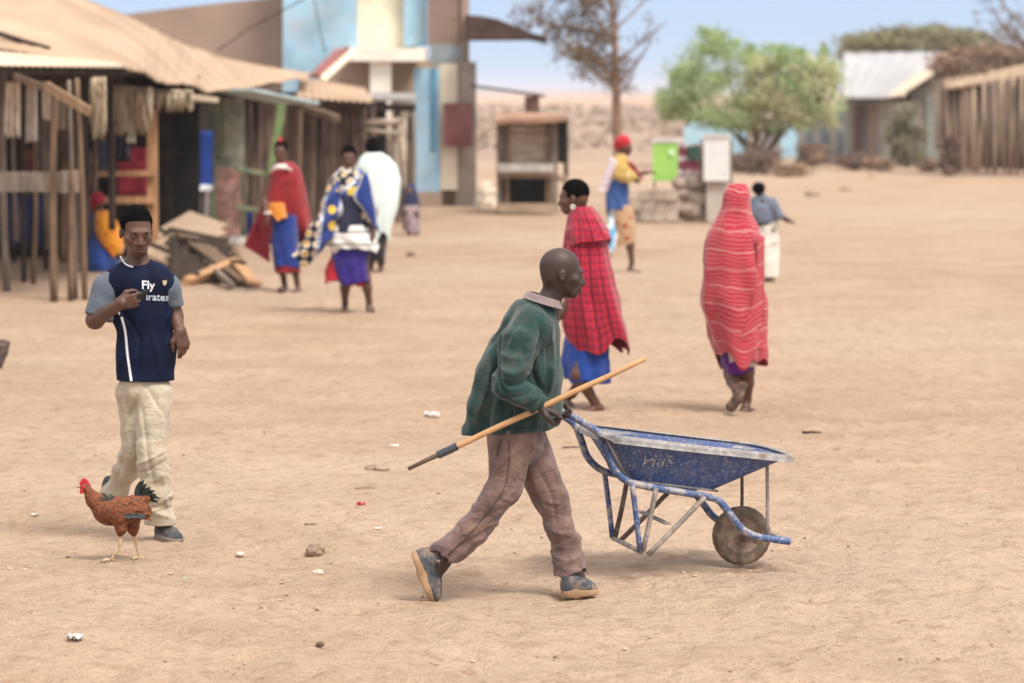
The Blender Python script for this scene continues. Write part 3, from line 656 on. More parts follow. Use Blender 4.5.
# the stick
Yb = A.Y
sa, sb = P(408, 469, Yb-.30), P(645, 359, Yb-.20)
st = thing('walking_stick', P(540, 408, Yb-.26), 'long pale wooden stick with a black tape band, held by the man pushing the barrow', 'stick')
mb = MB(st.location); d_ = sb-sa; pts = [sa+d_*(i/12)+np.array([0, 0, .0015*math.sin(i*1.7)]) for i in range(13)]
mb.tube(pts, [.0085, .0105]+[.0135]*6+[.0135, .013, .0125, .012, .0115], 10)
STK = NT('pale stick wood'); co = STK.coord('Object', (2, 2, 2)); tip = STK.ramp(STK.n('SeparateXYZ', {0: STK.coord('Object')}).outputs[0], -.44, -.38)
cst = STK.mix(STK.noise(co, 9, 4), (.38, .20, .09), (.56, .34, .17)); cst = STK.mix(tip, (.12, .085, .06), cst); m_st = STK.fin(cst, .6, STK.bump(STK.noise(co, 40, 3), .3, .002))
mb.build('shaft', m_st, st, smooth=True)
mb = MB(st.location); u0 = .125; u1 = .205
for i in range(6):
    a = sa+d_*(u0+(u1-u0)*i/6); b = sa+d_*(u0+(u1-u0)*(i+1.08)/6); mb.tube([a, b], [.0185-.001*(i % 2), .0175+.001*(i % 2)], 10)
mb.build('tape_band', mat('black rubber tape', (.05, .055, .065), .5, .3, 40, .5, 120), st)

# ================================================================ 2. the youth with the phone
B = Fig(150, 541, 'young man in navy jersey and khaki trousers looking down at his phone as he walks')
J = B.J
hc = J(136.5, 231.5, -.03); RB = frame((.32, -1, -.24), (0, 0, 1)); S = Sdf(.0048)
qb = head(S, hc, RB, 1.05)
S.cone(J(137, 245, .02), J(138, 268, .03), .048, .060, k=.02)
S.chain([J(138, 272, .03), J(143, 300, .03), J(146, 345, .03), J(146, 380, .02)], [.07, .098, .098, .105], k=.04, flat=((0, 1, 0), .8))
S.chain([J(138, 274, .02), J(108, 282, .02)], [.06, .055], k=.04); S.chain([J(138, 274, .02), J(165, 282, .02)], [.06, .055], k=.04)
S.chain([J(107, 284, .0), J(95, 320, -.03), J(122, 303, -.21)], [.048, .043, .027], k=.025)
hand(S, J(119, 303.5, -.20), (1, -.12, .2), (.0, 1, .2), (.1, -.3, 1), .9, curl=((.7, 1.2, .8), (.65, 1.15, .8), (.6, 1.0, .8), (.5, .9, .8)), thumb_in=.35)
S.chain([J(168, 284, .02), J(174.5, 316, .05), J(180, 332, -.03)], [.046, .041, .026], k=.025)
hand(S, J(180, 330, -.03), (.22, -.1, -1), (-.6, .8, -.1), (-1, -.6, .1), .95, curl=((.5, .7, .5), (.45, .6, .5), (.35, .5, .45), (.2, .35, .3)), thumb_in=.35)
hL, kL, aL = J(132, 388, .04), J(136, 446, .05), J(112, 494, .30)
hR, kR, aR = J(155, 388, .0), J(151, 450, -.08), J(160, 522, .0)
S.chain([hL, kL, aL], [.060, .042, .034], k=.03); S.chain([hR, kR, aR], [.060, .042, .034], k=.03)
S.build('body', SKIN_M, B.root); eyes(B, qb, RB, 1.05, closed=True)
for sx in (-1, 1):   # brows
    S = Sdf(.003); S.chain([qb(sx*.014, .0945, .014), qb(sx*.03, .0935, .019), qb(sx*.047, .083, .015)], [.003, .0034, .0025], k=.003); S.build('eyebrow', HAIR, B.root)
hair(B, qb, RB, 1.05, .0035, .976, .066, .0016)
NAVY = NT('navy jersey with grey sleeves'); 
co = NAVY.coord('Object'); m_navy = NAVY.fin(NAVY.mix(NAVY.ramp(NAVY.noise(co, 8, 4), .3, .7), (.0035, .006, .022), (.006, .011, .036)), .75, NAVY.bump(NAVY.noise(co, 500, 2), .2, .001), .12)
GREY = cloth('grey jersey sleeve', (.09, .112, .14), .12, .05)
S = Sdf(.0062); f1 = (.009, (6, 5, 5), 3); f2 = (.012, np.array(Matrix.Rotation(math.radians(30), 3, 'Y')) @ np.diag([9, 4, 5.0]), 6)
S.cone(J(138, 267, .02), J(138, 272, .02), .072, .085, k=.03)
S.chain([J(108, 286, .015), J(124, 279, .02), J(154, 278, .02), J(166, 285, .02)], [.068, .074, .074, .068], k=.03, flat=((0, 1, 0), 1.15), disp=(.003, (6, 5, 5), 3))
hemJ = [(J(145, 380.5, 0), (0, 0, -1))]
S.chain([J(141, 290, .02), J(143, 315, .02), J(145, 350, .02), J(145, 392, .02)], [.148, .140, .146, .154], k=.04, flat=((0, 1, 0), .78), disp=f2, planes=hemJ)
S.cone(J(137, 256, .0), J(138, 266, .01), .07, .055, k=.01, sub=True)
S.cone(J(145, 384, .02), J(145, 388, .02), .125, k=.005, sub=True, flat=((0, 1, 0), .75))
jer = S.build('jersey', m_navy, B.root)
sculpt(jer, B, [([(120, 308), (132, 322), (142, 340)], .014, -.012), ([(152, 330), (158, 352), (160, 378)], .016, .012), ([(166, 312), (168, 340), (170, 368)], .014, -.012), ([(140, 335), (141, 356), (138, 378)], .016, -.012), ([(160, 292), (150, 306), (146, 325)], .014, .008), ([(118, 335), (120, 355), (119, 376)], .014, .012)])
cL = nrm(J(96, 318, -.03)-J(104, 290, 0)); 
S = Sdf(.006); S.chain([J(113, 283, .01), J(107, 289, .0), J(97, 322, -.03)], [.066, .074, .070], k=.02, disp=(.007, (9, 9, 6), 4), planes=[(J(99, 318, -.03), nrm(np.array([-.35, -.25, -1])))]); S.cone(J(98, 318, -.03), J(95, 330, -.04), .056, k=.004, sub=True)
S.cone(J(122, 278, .01), J(122, 310, .01), .035, k=.01, sub=True, planes=[(J(112.5, 290, 0), (-1, 0, 0))]) if False else None
S.build('sleeve', GREY, B.root)
S = Sdf(.006); S.chain([J(163, 283, .01), J(168, 289, .02), J(173, 312, .05)], [.068, .068, .062], k=.02, disp=(.007, (9, 9, 6), 8), planes=[(J(173, 307, .05), nrm(np.array([.15, 0, -1])))]); S.cone(J(173, 308, .05), J(174, 316, .05), .05, k=.004, sub=True); S.build('sleeve', GREY, B.root)
# collar, stripe, crest, lettering laid on the jersey
dg = bpy.context.evaluated_depsgraph_get()
bvh = BVHTree.FromPolygons([v.co.copy() for v in jer.data.vertices], [tuple(p.vertices) for p in jer.data.polygons])
WHITE = cloth('white print', (.78, .80, .84), .05, .0)
ribbon('side_stripe', [J(123, 316, 0), J(126.5, 330, 0), J(129, 350, 0), J(133.5, 379.5, 0)], .013, WHITE, jer, b=bvh)
ribbon('side_stripe', [J(116, 303, 0), J(119, 309, 0), J(121, 314, 0)], .008, WHITE, jer, b=bvh)
mb = MB(); mb.tube(smoothpts([J(120.5, 256.5, .03), J(123, 261, -.02), J(127, 265, -.05), J(133, 267, -.065)], 6), [.0045]*19, 6); mb.build('collar_trim', WHITE, jer, smooth=True)
def text(body, px, py, size, dx=0.0):
    cu = bpy.data.curves.new('lettering', 'FONT'); cu.body = body; cu.size = size; cu.resolution_u = 2; cu.offset = size*.018
    o = bpy.data.objects.new('lettering', cu); COL.objects.link(o); bpy.context.view_layer.update()
    me = bpy.data.meshes.new_from_object(o.evaluated_get(bpy.context.evaluated_depsgraph_get())); bpy.data.objects.remove(o); return me
def jersey_text(body, px, py, size, m=WHITE, it=.0):
    me = text(body, px, py, size); o0 = B.J(px, py, 0)
    for v in me.vertices: x, y = v.co.x, v.co.y; v.co = (o0[0]+x+y*it, 0, o0[2]+y+x*-.06)
    o = link('lettering', me, m, jer); press(o, .004, bvh); return o
jersey_text('Fly', 143.4, 287.5, .058); jersey_text('irates', 147.5, 299, .052, cloth('faded print', (.42, .46, .54), .3, 0))
mb = MB(); c0 = J(166, 282, 0)
mb.add([c0+np.array([x*.010, 0, z*.013]) for x, z in ((-1, 1), (0, .75), (1, 1), (1, -.2), (0, -1.3), (-1, -.2))], [(0, 1, 2, 3, 4, 5)]); o_ = mb.build('crest', mat('gold badge', (.5, .42, .25), .6, .3), jer); press(o_, .004, bvh)
# phone in his hand
ph = thing('mobile_phone', J(142, 296, -.238)+B.p, 'small black mobile phone held up by the young man in the navy jersey', 'phone')
mb = MB(); Rp = frame((.55, -.3, .75)); 
S = Sdf(.0025); a, b = np.array([-.03, 0, 0]), np.array([.03, 0, 0])
S.cone((-.012, .0, -.006), (.014, -.010, .018), .017, .017, k=.004, flat=((.1, .9, .35), .4)); S.build('phone_body', mat('black phone plastic', (.012, .012, .015), .3, .1, spec=.5), ph)
mb.box((.004, -.0115, .012), (.018, .003, .018), rx=.32); mb.build('screen', mat('phone screen', (.10, .13, .15), .15, .1, spec=.6), ph)
# trousers
KHAKI = cloth('dusty khaki cotton', (.43, .375, .28), .14, .3, crease=.4)
S = Sdf(.006); f1 = (.009, (6, 5, 8), 3); f2 = (.013, np.array(Matrix.Rotation(math.radians(-35), 3, 'Y')) @ np.diag([4, 4, 11.0]), 9)
S.cone(J(145, 372, .02), J(144, 388, .02), .120, .128, k=.03, flat=((0, 1, 0), .85), disp=f1)
S.chain([J(131, 394, .03), J(136, 446, .05)], [.086, .064], k=.015, disp=f1)
S.chain([J(136, 446, .05), J(126, 472, .18), J(111, 500, .31)], [.066, .064, .070], k=.02, disp=f2, planes=[(J(112, 496, .3), nrm(np.array([-.5, .5, -.9])))])
S.chain([J(154, 394, .0), J(151, 450, -.07)], [.092, .074], k=.02, disp=f1)
S.chain([J(151, 450, -.07), J(157, 495, -.04), J(161, 535, .0)], [.074, .076, .086], k=.02, disp=f2, planes=[(J(162, 524, .0), (0, 0, -1))])
S.cone(J(160, 520, .0), J(161, 540, .0), .064, k=.005, sub=True); S.cone(J(115, 494, .29), J(107, 506, .33), .052, k=.005, sub=True)
kh = S.build('trousers', KHAKI, B.root)
sculpt(kh, B, gain=.45, marks=[([(146, 384), (137, 402), (125, 425)], .016, -.020), ([(148, 386), (158, 402), (168, 418)], .016, -.020), ([(143, 406), (149, 445), (156, 484)], .016, -.024), ([(136, 463), (150, 458), (166, 449)], .012, .016), ([(139, 472), (152, 468), (166, 460)], .012, -.016), ([(146, 512), (158, 508), (172, 503)], .012, .016), ([(146, 503), (160, 499), (172, 492)], .010, -.014),
  ([(160, 395), (164, 430), (163, 455)], .014, .014), ([(123, 395), (126, 425), (130, 450)], .014, .014), ([(148, 480), (150, 495), (150, 512)], .012, -.012), ([(164, 470), (167, 490), (169, 515)], .012, .014), ([(124, 452), (118, 470), (112, 488)], .012, -.014), ([(132, 382), (131, 396), (134, 410)], .012, .010)])
SH2 = mat('blue grey canvas shoe', (.045, .055, .066), .85, .3, 12, .4, 200, dust=.3); SO2 = mat('grey rubber sole', (.20, .17, .14), .8, .2, 20, .4, 100, dust=.3)
shoe(B, J(158, 538, .06), J(180, 543, -.12), (0, 0, 1), SH2, SO2, w=.042, hi=.062)
shoe(B, J(108, 488, .37), J(107, 509, .20), (0.2, -.75, .6), SH2, SO2, w=.037, hi=.06)
# ================================================================ helpers for simpler figures
def bare_legs(S, J, legs, k=.02):
    """legs: list of (hip, knee, ankle, heel, toe) points"""
    for (h_, k_, a_, he, to) in legs:
        S.chain([h_, k_], [.075, .052], k=k); mid = k_*.62+a_*.38; S.chain([k_, mid, a_], [.050, .049, .031], k=k)
        S.cone(a_, he, .031, .028, k=.02); S.chain([he, he*.4+to*.6, to], [.028, .026, .018], k=.02, flat=((0, 0, 1), .75))
def beads(fig, c, R, r, m, n=18, name='earring', tube=.006):
    mb = MB(); pts = [np.asarray(c)+R @ np.array([math.cos(a)*r, math.sin(a)*r, 0]) for a in np.linspace(0, 2*math.pi, n)]
    mb.tube(pts, tube, 6, cap=False); return mb.build(name, m, fig.root, smooth=True)
BEAD = mat('white beadwork', (.72, .70, .66), .5, .25, 40, .4, 120)
SANDAL = mat('dusty dark sandal', (.09, .06, .05), .85, .3, 12, .4, 60, dust=.4)
BLUE = cloth('bright blue skirt cloth', (.009, .042, .22), .2, .06)
RED = cloth('red shawl cloth', (.34, .020, .028), .2, .05)
# ================================================================ 3. woman in the plaid shawl, walking away to the left
D = Fig(590, 411, 'person with cropped hair in a plaid shawl and blue skirt just behind the pushing man'); J = D.J
S = Sdf(.0075); hc = J(574, 197.5, 0); RD = frame((-1, .25, -.12)); qd = head(S, hc, RD, 1.05)
S.cone(J(577, 205, .0), J(586, 226, .02), .050, .062, k=.03)
S.chain([J(586, 228, .02), J(590, 260, .02), J(592, 300, .02), J(590, 345, .02)], [.10, .12, .11, .12], k=.05)
S.chain([J(583, 238, -.09), J(576, 275, -.10), J(567, 307, -.09)], [.045, .038, .028], k=.02)
hand(S, J(567, 303, -.10), (-.35, -.2, -1), (-.6, 1, 0), (-1, -.3, .2), .95, curl=(.4, .5, .4), k=.008)
bare_legs(S, J, [(J(580, 345, .06), J(578, 372, .05), J(594, 398, .16), J(598, 407, .16), J(586, 412, .06)) if False else (J(584, 345, -.06), J(578, 374, -.12), J(594, 401, -.04), J(600, 408, -.02), J(583, 411, -.08)),
                 (J(596, 345, .06), J(586, 374, .10), J(572, 394, .32), J(563, 399, .36), J(574, 408, .25))])
S.build('body', SKIN_M, D.root); 
hair(D, qd, RD, 1.04, .007)
for sx, lbl in ((1, 0), (-1, 0)): beads(D, qd(sx*.088, -.005, -.062), RD @ np.array([[0, 0, 1], [1, 0, 0], [0, 1, 0]]), .013, BEAD, tube=.006)
drape(D, 'plaid_shawl', [(207, 571, 590, .085, .02), (216, 568, 597, .14, .02), (232, 564.5, 606, .19, .02), (250, 562.5, 610, .22, .02), (275, 563, 614, .23, .02), (300, 562, 619, .23, .02), (318, 563, 623, .23, .02), (333, 565, 627.5, .22, .02), (346, 569, 630, .21, .02)], m_plaid(), folds=((4, .06, .5), (7, .05, .9), (13, .022, .3)), hem=.10, seed=2, top=.3, noise=.03)
drape(D, 'shawl_flap', [(207, 572, 592, .10, .02), (216, 568, 600, .17, .02), (230, 566, 608, .215, .02), (241, 566, 613, .24, .02)], bpy.data.materials['red black plaid cloth'], folds=((4, .05, .5), (9, .03, .9)), hem=.05, seed=4, nv=30)
drape(D, 'skirt', [(325, 568, 607, .13, .02), (345, 564, 609, .16, .02), (365, 561, 610, .18, .02), (377, 561, 610, .18, .02)], BLUE, folds=((5, .05, .5), (11, .03, .2)), hem=.05, nv=36, seed=3)
drape(D, 'petticoat', [(350, 570, 606, .12, .04), (366, 568, 606, .13, .05), (378, 571, 607, .14, .06)], RED, folds=((5, .05, .5),), hem=.03, nv=24, seed=6)
# ================================================================ 4. woman wrapped in the red striped shawl, seen from behind
E = Fig(742, 411, 'person seen from behind, wrapped head to knee in a red shawl with thin pale stripes'); J = E.J
S = Sdf(.009); head(S, J(738, 203, .02), frame((.05, 1, -.1)), 1.0, fine=False)
S.chain([J(738, 214, .02), J(738, 240, 0), J(738, 290, 0), J(738, 345, 0)], [.06, .13, .13, .13], k=.04)
bare_legs(S, J, [(J(746, 345, .0), J(747, 372, -.05), J(747, 400, .05), J(745, 408, .02), J(749, 409, .17)), (J(732, 345, 0), J(731, 374, .02), J(737, 392, -.25), J(742, 388, -.30), J(733, 408, -.30))])
S.build('body', SKIN_M, E.root)
MS = m_redstripe()
drape(E, 'striped_shawl', [(184, 732, 743, .045, .02), (185.5, 729, 746.5, .075, .02), (188, 726, 748.5, .10, .02), (193, 723.5, 750, .115, .02), (201, 722.5, 750, .12, .02), (209, 720.5, 750.5, .125, .02), (217, 716, 752.5, .13, .02), (226, 711, 758.5, .15, .01), (240, 707, 762, .17, 0), (262, 704, 764, .19, 0), (300, 705, 766, .20, 0), (330, 709, 767, .20, 0), (347, 714, 766, .20, 0), (361, 719, 762, .19, 0)], MS, folds=((3, .045, .5), (5, .055, 1.3), (8, .04, .7), (13, .015, 1.1)), hem=.09, seed=5, top=.12, noise=.05)
# overlapping edge of the wrap running diagonally down the back
g_ = []
for i in range(24):
    v = i/23; py = 236+v*112; xr = 764.5-1*v; xl = 757-v*22+8*math.sin(v*3); row = []
    for k in range(6):
        u = k/5; row.append(J(xl+(xr-xl)*u, py, -.215*math.sqrt(max(0, 1-(((xl+(xr-xl)*u)-735.5)/33)**2))-.012+.006*math.sin(v*20+u*4)))
    g_.append(row)
o = MB().sheet(g_, .006).build('shawl_edge', MS, E.root, smooth=True); uv = o.data.uv_layers.new(name='UVMap')
for p in o.data.polygons:
    for li in p.loop_indices: co_ = o.data.vertices[o.data.loops[li].vertex_index].co; uv.data[li].uv = (co_.x, -co_.z*1.0+.4*co_.x)
PURPLE = cloth('purple trousers', (.10, .012, .16), .2, .06)
drape(E, 'purple_skirt', [(345, 722, 753, .13, 0), (362, 722, 753, .13, 0), (376, 727, 752, .12, 0)], PURPLE, folds=((2, .10, .0), (7, .05, .4)), hem=.05, nv=30, seed=8)
drape(E, 'pale_hem', [(350, 724, 757, .15, 0), (360, 725, 757, .15, 0), (363, 726, 756, .15, 0)], cloth('pale cotton hem', (.55, .47, .42), .3, .2), folds=((5, .05, .4),), hem=.04, nv=14, seed=9)
S = Sdf(.007); S.chain([J(743, 386, -.33), J(738, 398, -.33), J(731, 407, -.31)], [.034, .036, .040], k=.02, flat=((.3, 1, .4), .55)); S.build('sandal', SANDAL, E.root)
S = Sdf(.007); S.chain([J(744, 410, .0), J(750, 410, .18)], [.036, .042], k=.02, flat=((0, 0, 1), .35)); S.build('sandal', SANDAL, E.root)
# ================================================================ 5. woman in the patterned wrap, coming towards us
K = Fig(358, 312, 'person walking forward in a boldly patterned blue, black and yellow wrap with one arm spread'); J = K.J
S = Sdf(.009); hc = J(349, 157.5, -.02); RK = frame((0, -1, -.12)); qk = head(S, hc, RK, 1.0)
S.cone(J(349, 166, .0), J(349, 176, .02), .05, .06, k=.03)
S.chain([J(349, 178, .02), J(349, 205, .02), J(351, 245, .02)], [.09, .13, .13], k=.04, flat=((0, 1, 0), .8))
S.chain([J(334, 182, .02), J(322, 215, -.02), J(305, 246, -.06)], [.05, .042, .03], k=.02)
S.chain([J(364, 182, .02), J(374, 212, -.02), J(373, 236, -.10)], [.05, .042, .03], k=.02); hand(S, J(373, 235, -.1), (-.1, -.2, -1), (-1, 0, 0), (0, -1, 0), .95, k=.01)
bare_legs(S, J, [(J(345, 250, 0), J(345, 280, -.03), J(345, 303, .1), J(345, 308, .13), J(344, 312, -.05)), (J(362, 250, 0), J(366, 279, -.04), J(369, 301, .0), J(369, 306, .03), J(371, 310, -.14))])
S.build('body', SKIN_M, K.root)
hair(K, qk, RK, 1.04, .007)
beads(K, J(349, 172, .0), np.eye(3), .105, BEAD, name='necklace', tube=.016)
MP = m_print()
# the wrap: shoulders and the side that hangs over the spread arm
drape(K, 'printed_wrap', [(167, 342, 357, .10, .02), (171, 337, 363, .13, .02), (178, 331.5, 369, .16, .02), (190, 326, 373, .18, .02), (205, 322, 375.5, .19, .02), (218, 318, 378, .19, .02), (228, 330, 380, .19, .03)], MP, folds=((4, .05, .5), (7, .04, .9)), hem=.10, nv=44, seed=2, top=.2)
g_ = []
top_l = smoothpts([J(336, 178, -.12), J(325, 198, -.16), J(314, 220, -.17), J(302, 241, -.15), J(293, 256, -.12)], 5); bot_l = smoothpts([J(343, 200, -.20), J(339, 218, -.21), J(331, 238, -.19), J(318, 256, -.15), J(300, 268, -.10)], 5)
for i in range(len(top_l)):
    row = []
    for k in range(8):
        u = k/7; p = top_l[i]*(1-u)+bot_l[i]*u; row.append(p+np.array([.02*math.sin(i*.9+u*5), -.05*math.sin(u*math.pi)+.02*math.sin(i*.8+u*9), .015*math.sin(i*1.3)]))
    g_.append(row)
def uvgrid(o, k=(1, 0, 0, -1)):
    uv = o.data.uv_layers.new(name='UVMap')
    for p in o.data.polygons:
        for li in p.loop_indices: c_ = o.data.vertices[o.data.loops[li].vertex_index].co; uv.data[li].uv = (c_.x*k[0]+c_.z*k[1]+.6, c_.x*k[2]+c_.z*k[3])
o = MB().sheet(g_, .012).build('wrap_wing', MP, K.root, smooth=True); uvgrid(o, (.8, .6, -.6, .8))
o.modifiers.new('round', 'SUBSURF').levels = 1
Lb = smoothpts([J(364, 172, -.19), J(359, 184, -.21), J(353, 197, -.22), J(363, 210, -.22), J(373, 226, -.2)], 4); Rb = smoothpts([J(367.5, 173, -.17), J(371, 182, -.19), J(374, 195, -.2), J(376.5, 210, -.2), J(377, 226, -.18)], 4)
g_ = [[Lb[i_]*(1-u)+Rb[i_]*u+np.array([0, -.03*math.sin(u*3.1), 0]) for u in np.linspace(0, 1, 6)] for i_ in range(0, 17)]
CB = NT('blue panel with pale border'); u_, v_ = uvsep(CB)
ed = CB.math('ADD', CB.math('LESS_THAN', u_, .13), CB.math('GREATER_THAN', u_, .9), clamp=True); c_ = CB.mix(ed, (.022, .045, .20), (.55, .56, .58)); o = MB().sheet(g_, .006).build('blue_panel', CB.fin(c_, .9), K.root, smooth=True)
uv = o.data.uv_layers.new(name='UVMap')
for p in o.data.polygons:
    for li in p.loop_indices:
        vi = o.data.loops[li].vertex_index % 102; uv.data[li].uv = ((vi % 6)/5, (vi//6)/16)
drape(K, 'dark_blouse', [(195, 334, 366, .19, .0), (215, 333, 367, .2, .0), (232, 331, 369, .2, .0)], cloth('dark navy blouse', (.018, .022, .05), .2, .05), folds=((5, .04, .4),), nv=24, seed=4)
WB = NT('white cloth with black bars'); u_, v_ = uvsep(WB); c_ = WB.mix(WB.math('MULTIPLY', stripe(WB, v_, .13, .14, .1), .85), (.72, .70, .66), (.03, .03, .035)); m_wb = WB.fin(c_, .9)
drape(K, 'waist_cloth', [(225, 330, 369, .205, .0), (235, 327, 374, .215, .0), (244, 328, 379, .215, .0), (252, 336, 378, .20, .0)], m_wb, folds=((4, .05, .5), (9, .04, .9)), hem=.09, nv=30, seed=6)
drape(K, 'skirt', [(238, 335, 368, .17, .02), (256, 332, 370, .18, .02), (275, 336, 370, .19, .02), (281, 338, 371, .19, .02)], cloth('deep violet blue cloth', (.026, .015, .17), .2, .05), folds=((4, .05, .5), (9, .04, .9)), hem=.06, nv=30, seed=7)
drape(K, 'underskirt', [(252, 334, 364, .12, .05), (268, 326, 366, .14, .05), (283, 325, 370, .16, .05)], cloth('scarlet underskirt', (.42, .015, .03), .2, .05), folds=((4, .06, .5), (9, .05, .9)), hem=.06, nv=26, seed=9)
S = Sdf(.007); S.chain([J(369, 306, .05), J(371, 311, -.14)], [.04, .045], k=.02, flat=((0, 0, 1), .8)); S.build('shoe', SANDAL, K.root)
S = Sdf(.007); S.chain([J(345, 311, .12), J(344, 313, -.07)], [.038, .042], k=.02, flat=((0, 0, 1), .35)); S.build('sandal', SANDAL, K.root)
# ================================================================ 6. woman in the red cape
L = Fig(288, 292, 'person in a flowing plain red cape over an orange sash and blue skirt'); J = L.J
S = Sdf(.009); hc = J(281, 151, -.02); RL = frame((-.25, -1, -.08)); ql = head(S, hc, RL, 1.0)
S.cone(J(281, 160, .0), J(283, 170, .02), .05, .06, k=.03)
S.chain([J(284, 172, .02), J(284, 200, .02), J(285, 230, .02)], [.09, .12, .12], k=.04, flat=((0, 1, 0), .8))
S.chain([J(272, 176, -.02), J(264, 200, -.04), J(268, 218, -.20)], [.048, .042, .03], k=.02); hand(S, J(268, 216, -.2), (-.3, -.4, -1), (1, 0, -.3), (0, -1, 0), .95, k=.01)
bare_legs(S, J, [(J(279, 240, 0), J(281, 262, -.05), J(284, 281, .08), J(285, 286, .1), J(279, 290, -.05)), (J(290, 240, 0), J(294, 262, 0), J(297, 282, .0), J(298, 287, .02), J(296, 292, -.15))])
S.build('body', SKIN_M, L.root)
hair(L, ql, RL, 1.04, .007)
S = Sdf(.008); S.chain([ql(0, .02, .11), ql(0, .0, .145)], [.035, .02], k=.02); S.build('red_headpiece', RED, L.root)
beads(L, J(282, 168, -.01), frame((0, 1, -.35)), .10, BEAD, name='necklace', tube=.016); beads(L, J(282, 172, -.05), frame((0, 1, -.5)), .12, BEAD, name='necklace', tube=.014); beads(L, J(268, 213, -.19), frame((0, 1, 0)), .035, BEAD, name='bracelet', tube=.014)
MRC = cloth('plain red cape', (.27, .020, .026), .2, .04)
drape(L, 'red_cape', [(162, 276, 291, .10, .03), (167, 271.5, 299, .14, .03), (180, 267, 303.5, .17, .05), (200, 262, 307.5, .18, .08), (218, 258, 311, .18, .12), (233, 262, 311, .17, .17), (240, 268, 309, .15, .2)], MRC, folds=((4, .06, .5), (7, .05, .9)), hem=.16, nv=50, seed=2, top=.2)
g_ = []
for i in range(16):
    v = i/15; g_.append([J(268-24*v**1.0+u*(4+22*v)-3*(1-v), 200+46*v+u*(6+18*v)*(1-.3*v), .02+.1*v-.05*math.sin(u*6+v*3)) for u in np.linspace(0, 1, 8)])
MB().sheet(g_, .01).build('cape_tail', cloth('darker red cape lining', (.26, .018, .03), .2, .04), L.root, smooth=True)
drape(L, 'orange_sash', [(203, 269, 284, .15, -.08), (212, 268, 286, .155, -.08), (218, 270, 288, .15, -.08)], cloth('orange cloth', (.62, .22, .03), .25, .04), folds=((4, .05, .5),), hem=.05, nv=20, seed=5)
drape(L, 'skirt', [(215, 272, 297, .15, -.01), (240, 272, 298, .16, -.01), (268, 275, 300, .16, -.01)], cloth('royal blue cloth', (.009, .032, .19), .2, .05), folds=((4, .05, .5), (9, .05, .9)), hem=.06, nv=34, seed=6)
drape(L, 'hem_frill', [(262, 276, 300, .15, 0), (273, 276, 301, .155, 0)], MRC, folds=((6, .06, .5),), hem=.04, nv=12, seed=8)
for x, y in ((282, 289), (297, 292)):
    S = Sdf(.007); S.chain([J(x+2, y-1, .08), J(x-1, y+1, -.14)], [.042, .046], k=.02, flat=((0, 0, 1), .7)); S.build('shoe', SANDAL, L.root)
# ================================================================ 7. person in the pale mint cloth, from behind
M_ = Fig(378, 272, 'person seen from behind in a pale mint cloth, half hidden by the patterned wrap'); J = M_.J
S = Sdf(.010); head(S, J(373, 147, .02), frame((-.2, 1, 0)), 1.0, fine=False)
S.chain([J(374, 156, .02), J(376, 180, .0), J(377, 240, 0)], [.06, .12, .12], k=.04)
bare_legs(S, J, [(J(373, 240, .0), J(373, 255, -.05), J(371, 266, .15), J(371, 270, .12), J(370, 272, .25)), (J(380, 240, 0), J(381, 256, 0), J(381, 270, -.05), J(381, 273, -.1), J(379, 275, .1))])
S.build('body', SKIN_M, M_.root); S = Sdf(.009); S.ell(J(373, 145.5, .0), (.098, .115, .112)); S.build('hair', HAIR, M_.root)
drape(M_, 'pale_cloth', [(153, 366, 381, .10, .0), (157, 361, 389, .14, 0), (165, 357, 396, .17, 0), (180, 356, 401, .19, 0), (200, 357, 399, .2, 0), (218, 358, 394, .2, 0), (238, 361, 389, .18, 0)], cloth('pale mint cloth', (.66, .76, .72), .06, .03), folds=((4, .05, .5), (7, .05, .9)), hem=.12, nv=50, seed=2, top=.2)
drape(M_, 'dark_skirt', [(230, 366, 386, .14, 0), (248, 366, 386, .15, 0), (259, 367, 385, .15, 0)], cloth('black skirt', (.012, .012, .014), .2, .05), folds=((4, .05, .5),), hem=.04, nv=24, seed=3)
# ================================================================ 8. crouching child by the pillar
C8 = Fig(411, 235, 'child in a navy hood crouching beside the light blue pillar'); J = C8.J
S = Sdf(.010); RC = frame((-.4, -1, -.5)); head(S, J(410, 193, -.05), RC, .9, fine=False); S.chain([J(411, 200, 0), J(412, 214, .05)], [.06, .12], k=.04); S.chain([J(412, 220, .05), J(407, 214, -.18), J(410, 231, -.15)], [.08, .05, .035], k=.03); S.chain([J(414, 220, .05), J(416, 214, -.18), J(416, 231, -.15)], [.08, .05, .035], k=.03); S.cone(J(410, 232, -.12), J(409, 234, -.22), .03, k=.02); S.cone(J(416, 232, -.12), J(416, 234, -.22), .03, k=.02)
S.chain([J(405, 204, .0), J(403, 215, -.1), J(410, 216, -.2)], [.04, .035, .028], k=.02)
S.build('body', SKIN_M, C8.root)
drape(C8, 'navy_hood', [(184, 407, 413.5, .06, .0), (187, 404.5, 416, .10, .0), (193, 403.5, 418, .125, 0), (200, 402.5, 419, .15, .0), (208, 402, 419.5, .17, .02)], cloth('navy hood', (.018, .025, .07), .2, .05), folds=((5, .05, .5),), hem=.05, nv=30, seed=2)
drape(C8, 'pink_grey_skirt', [(205, 403, 419, .16, .0), (215, 402, 420.5, .20, -.04), (230, 403, 420, .21, -.05)], m_spots((.33, .24, .25), (.06, .07, .11), 'pink grey printed cloth', 12, .3, .4), folds=((5, .06, .5),), hem=.05, nv=26, seed=3)
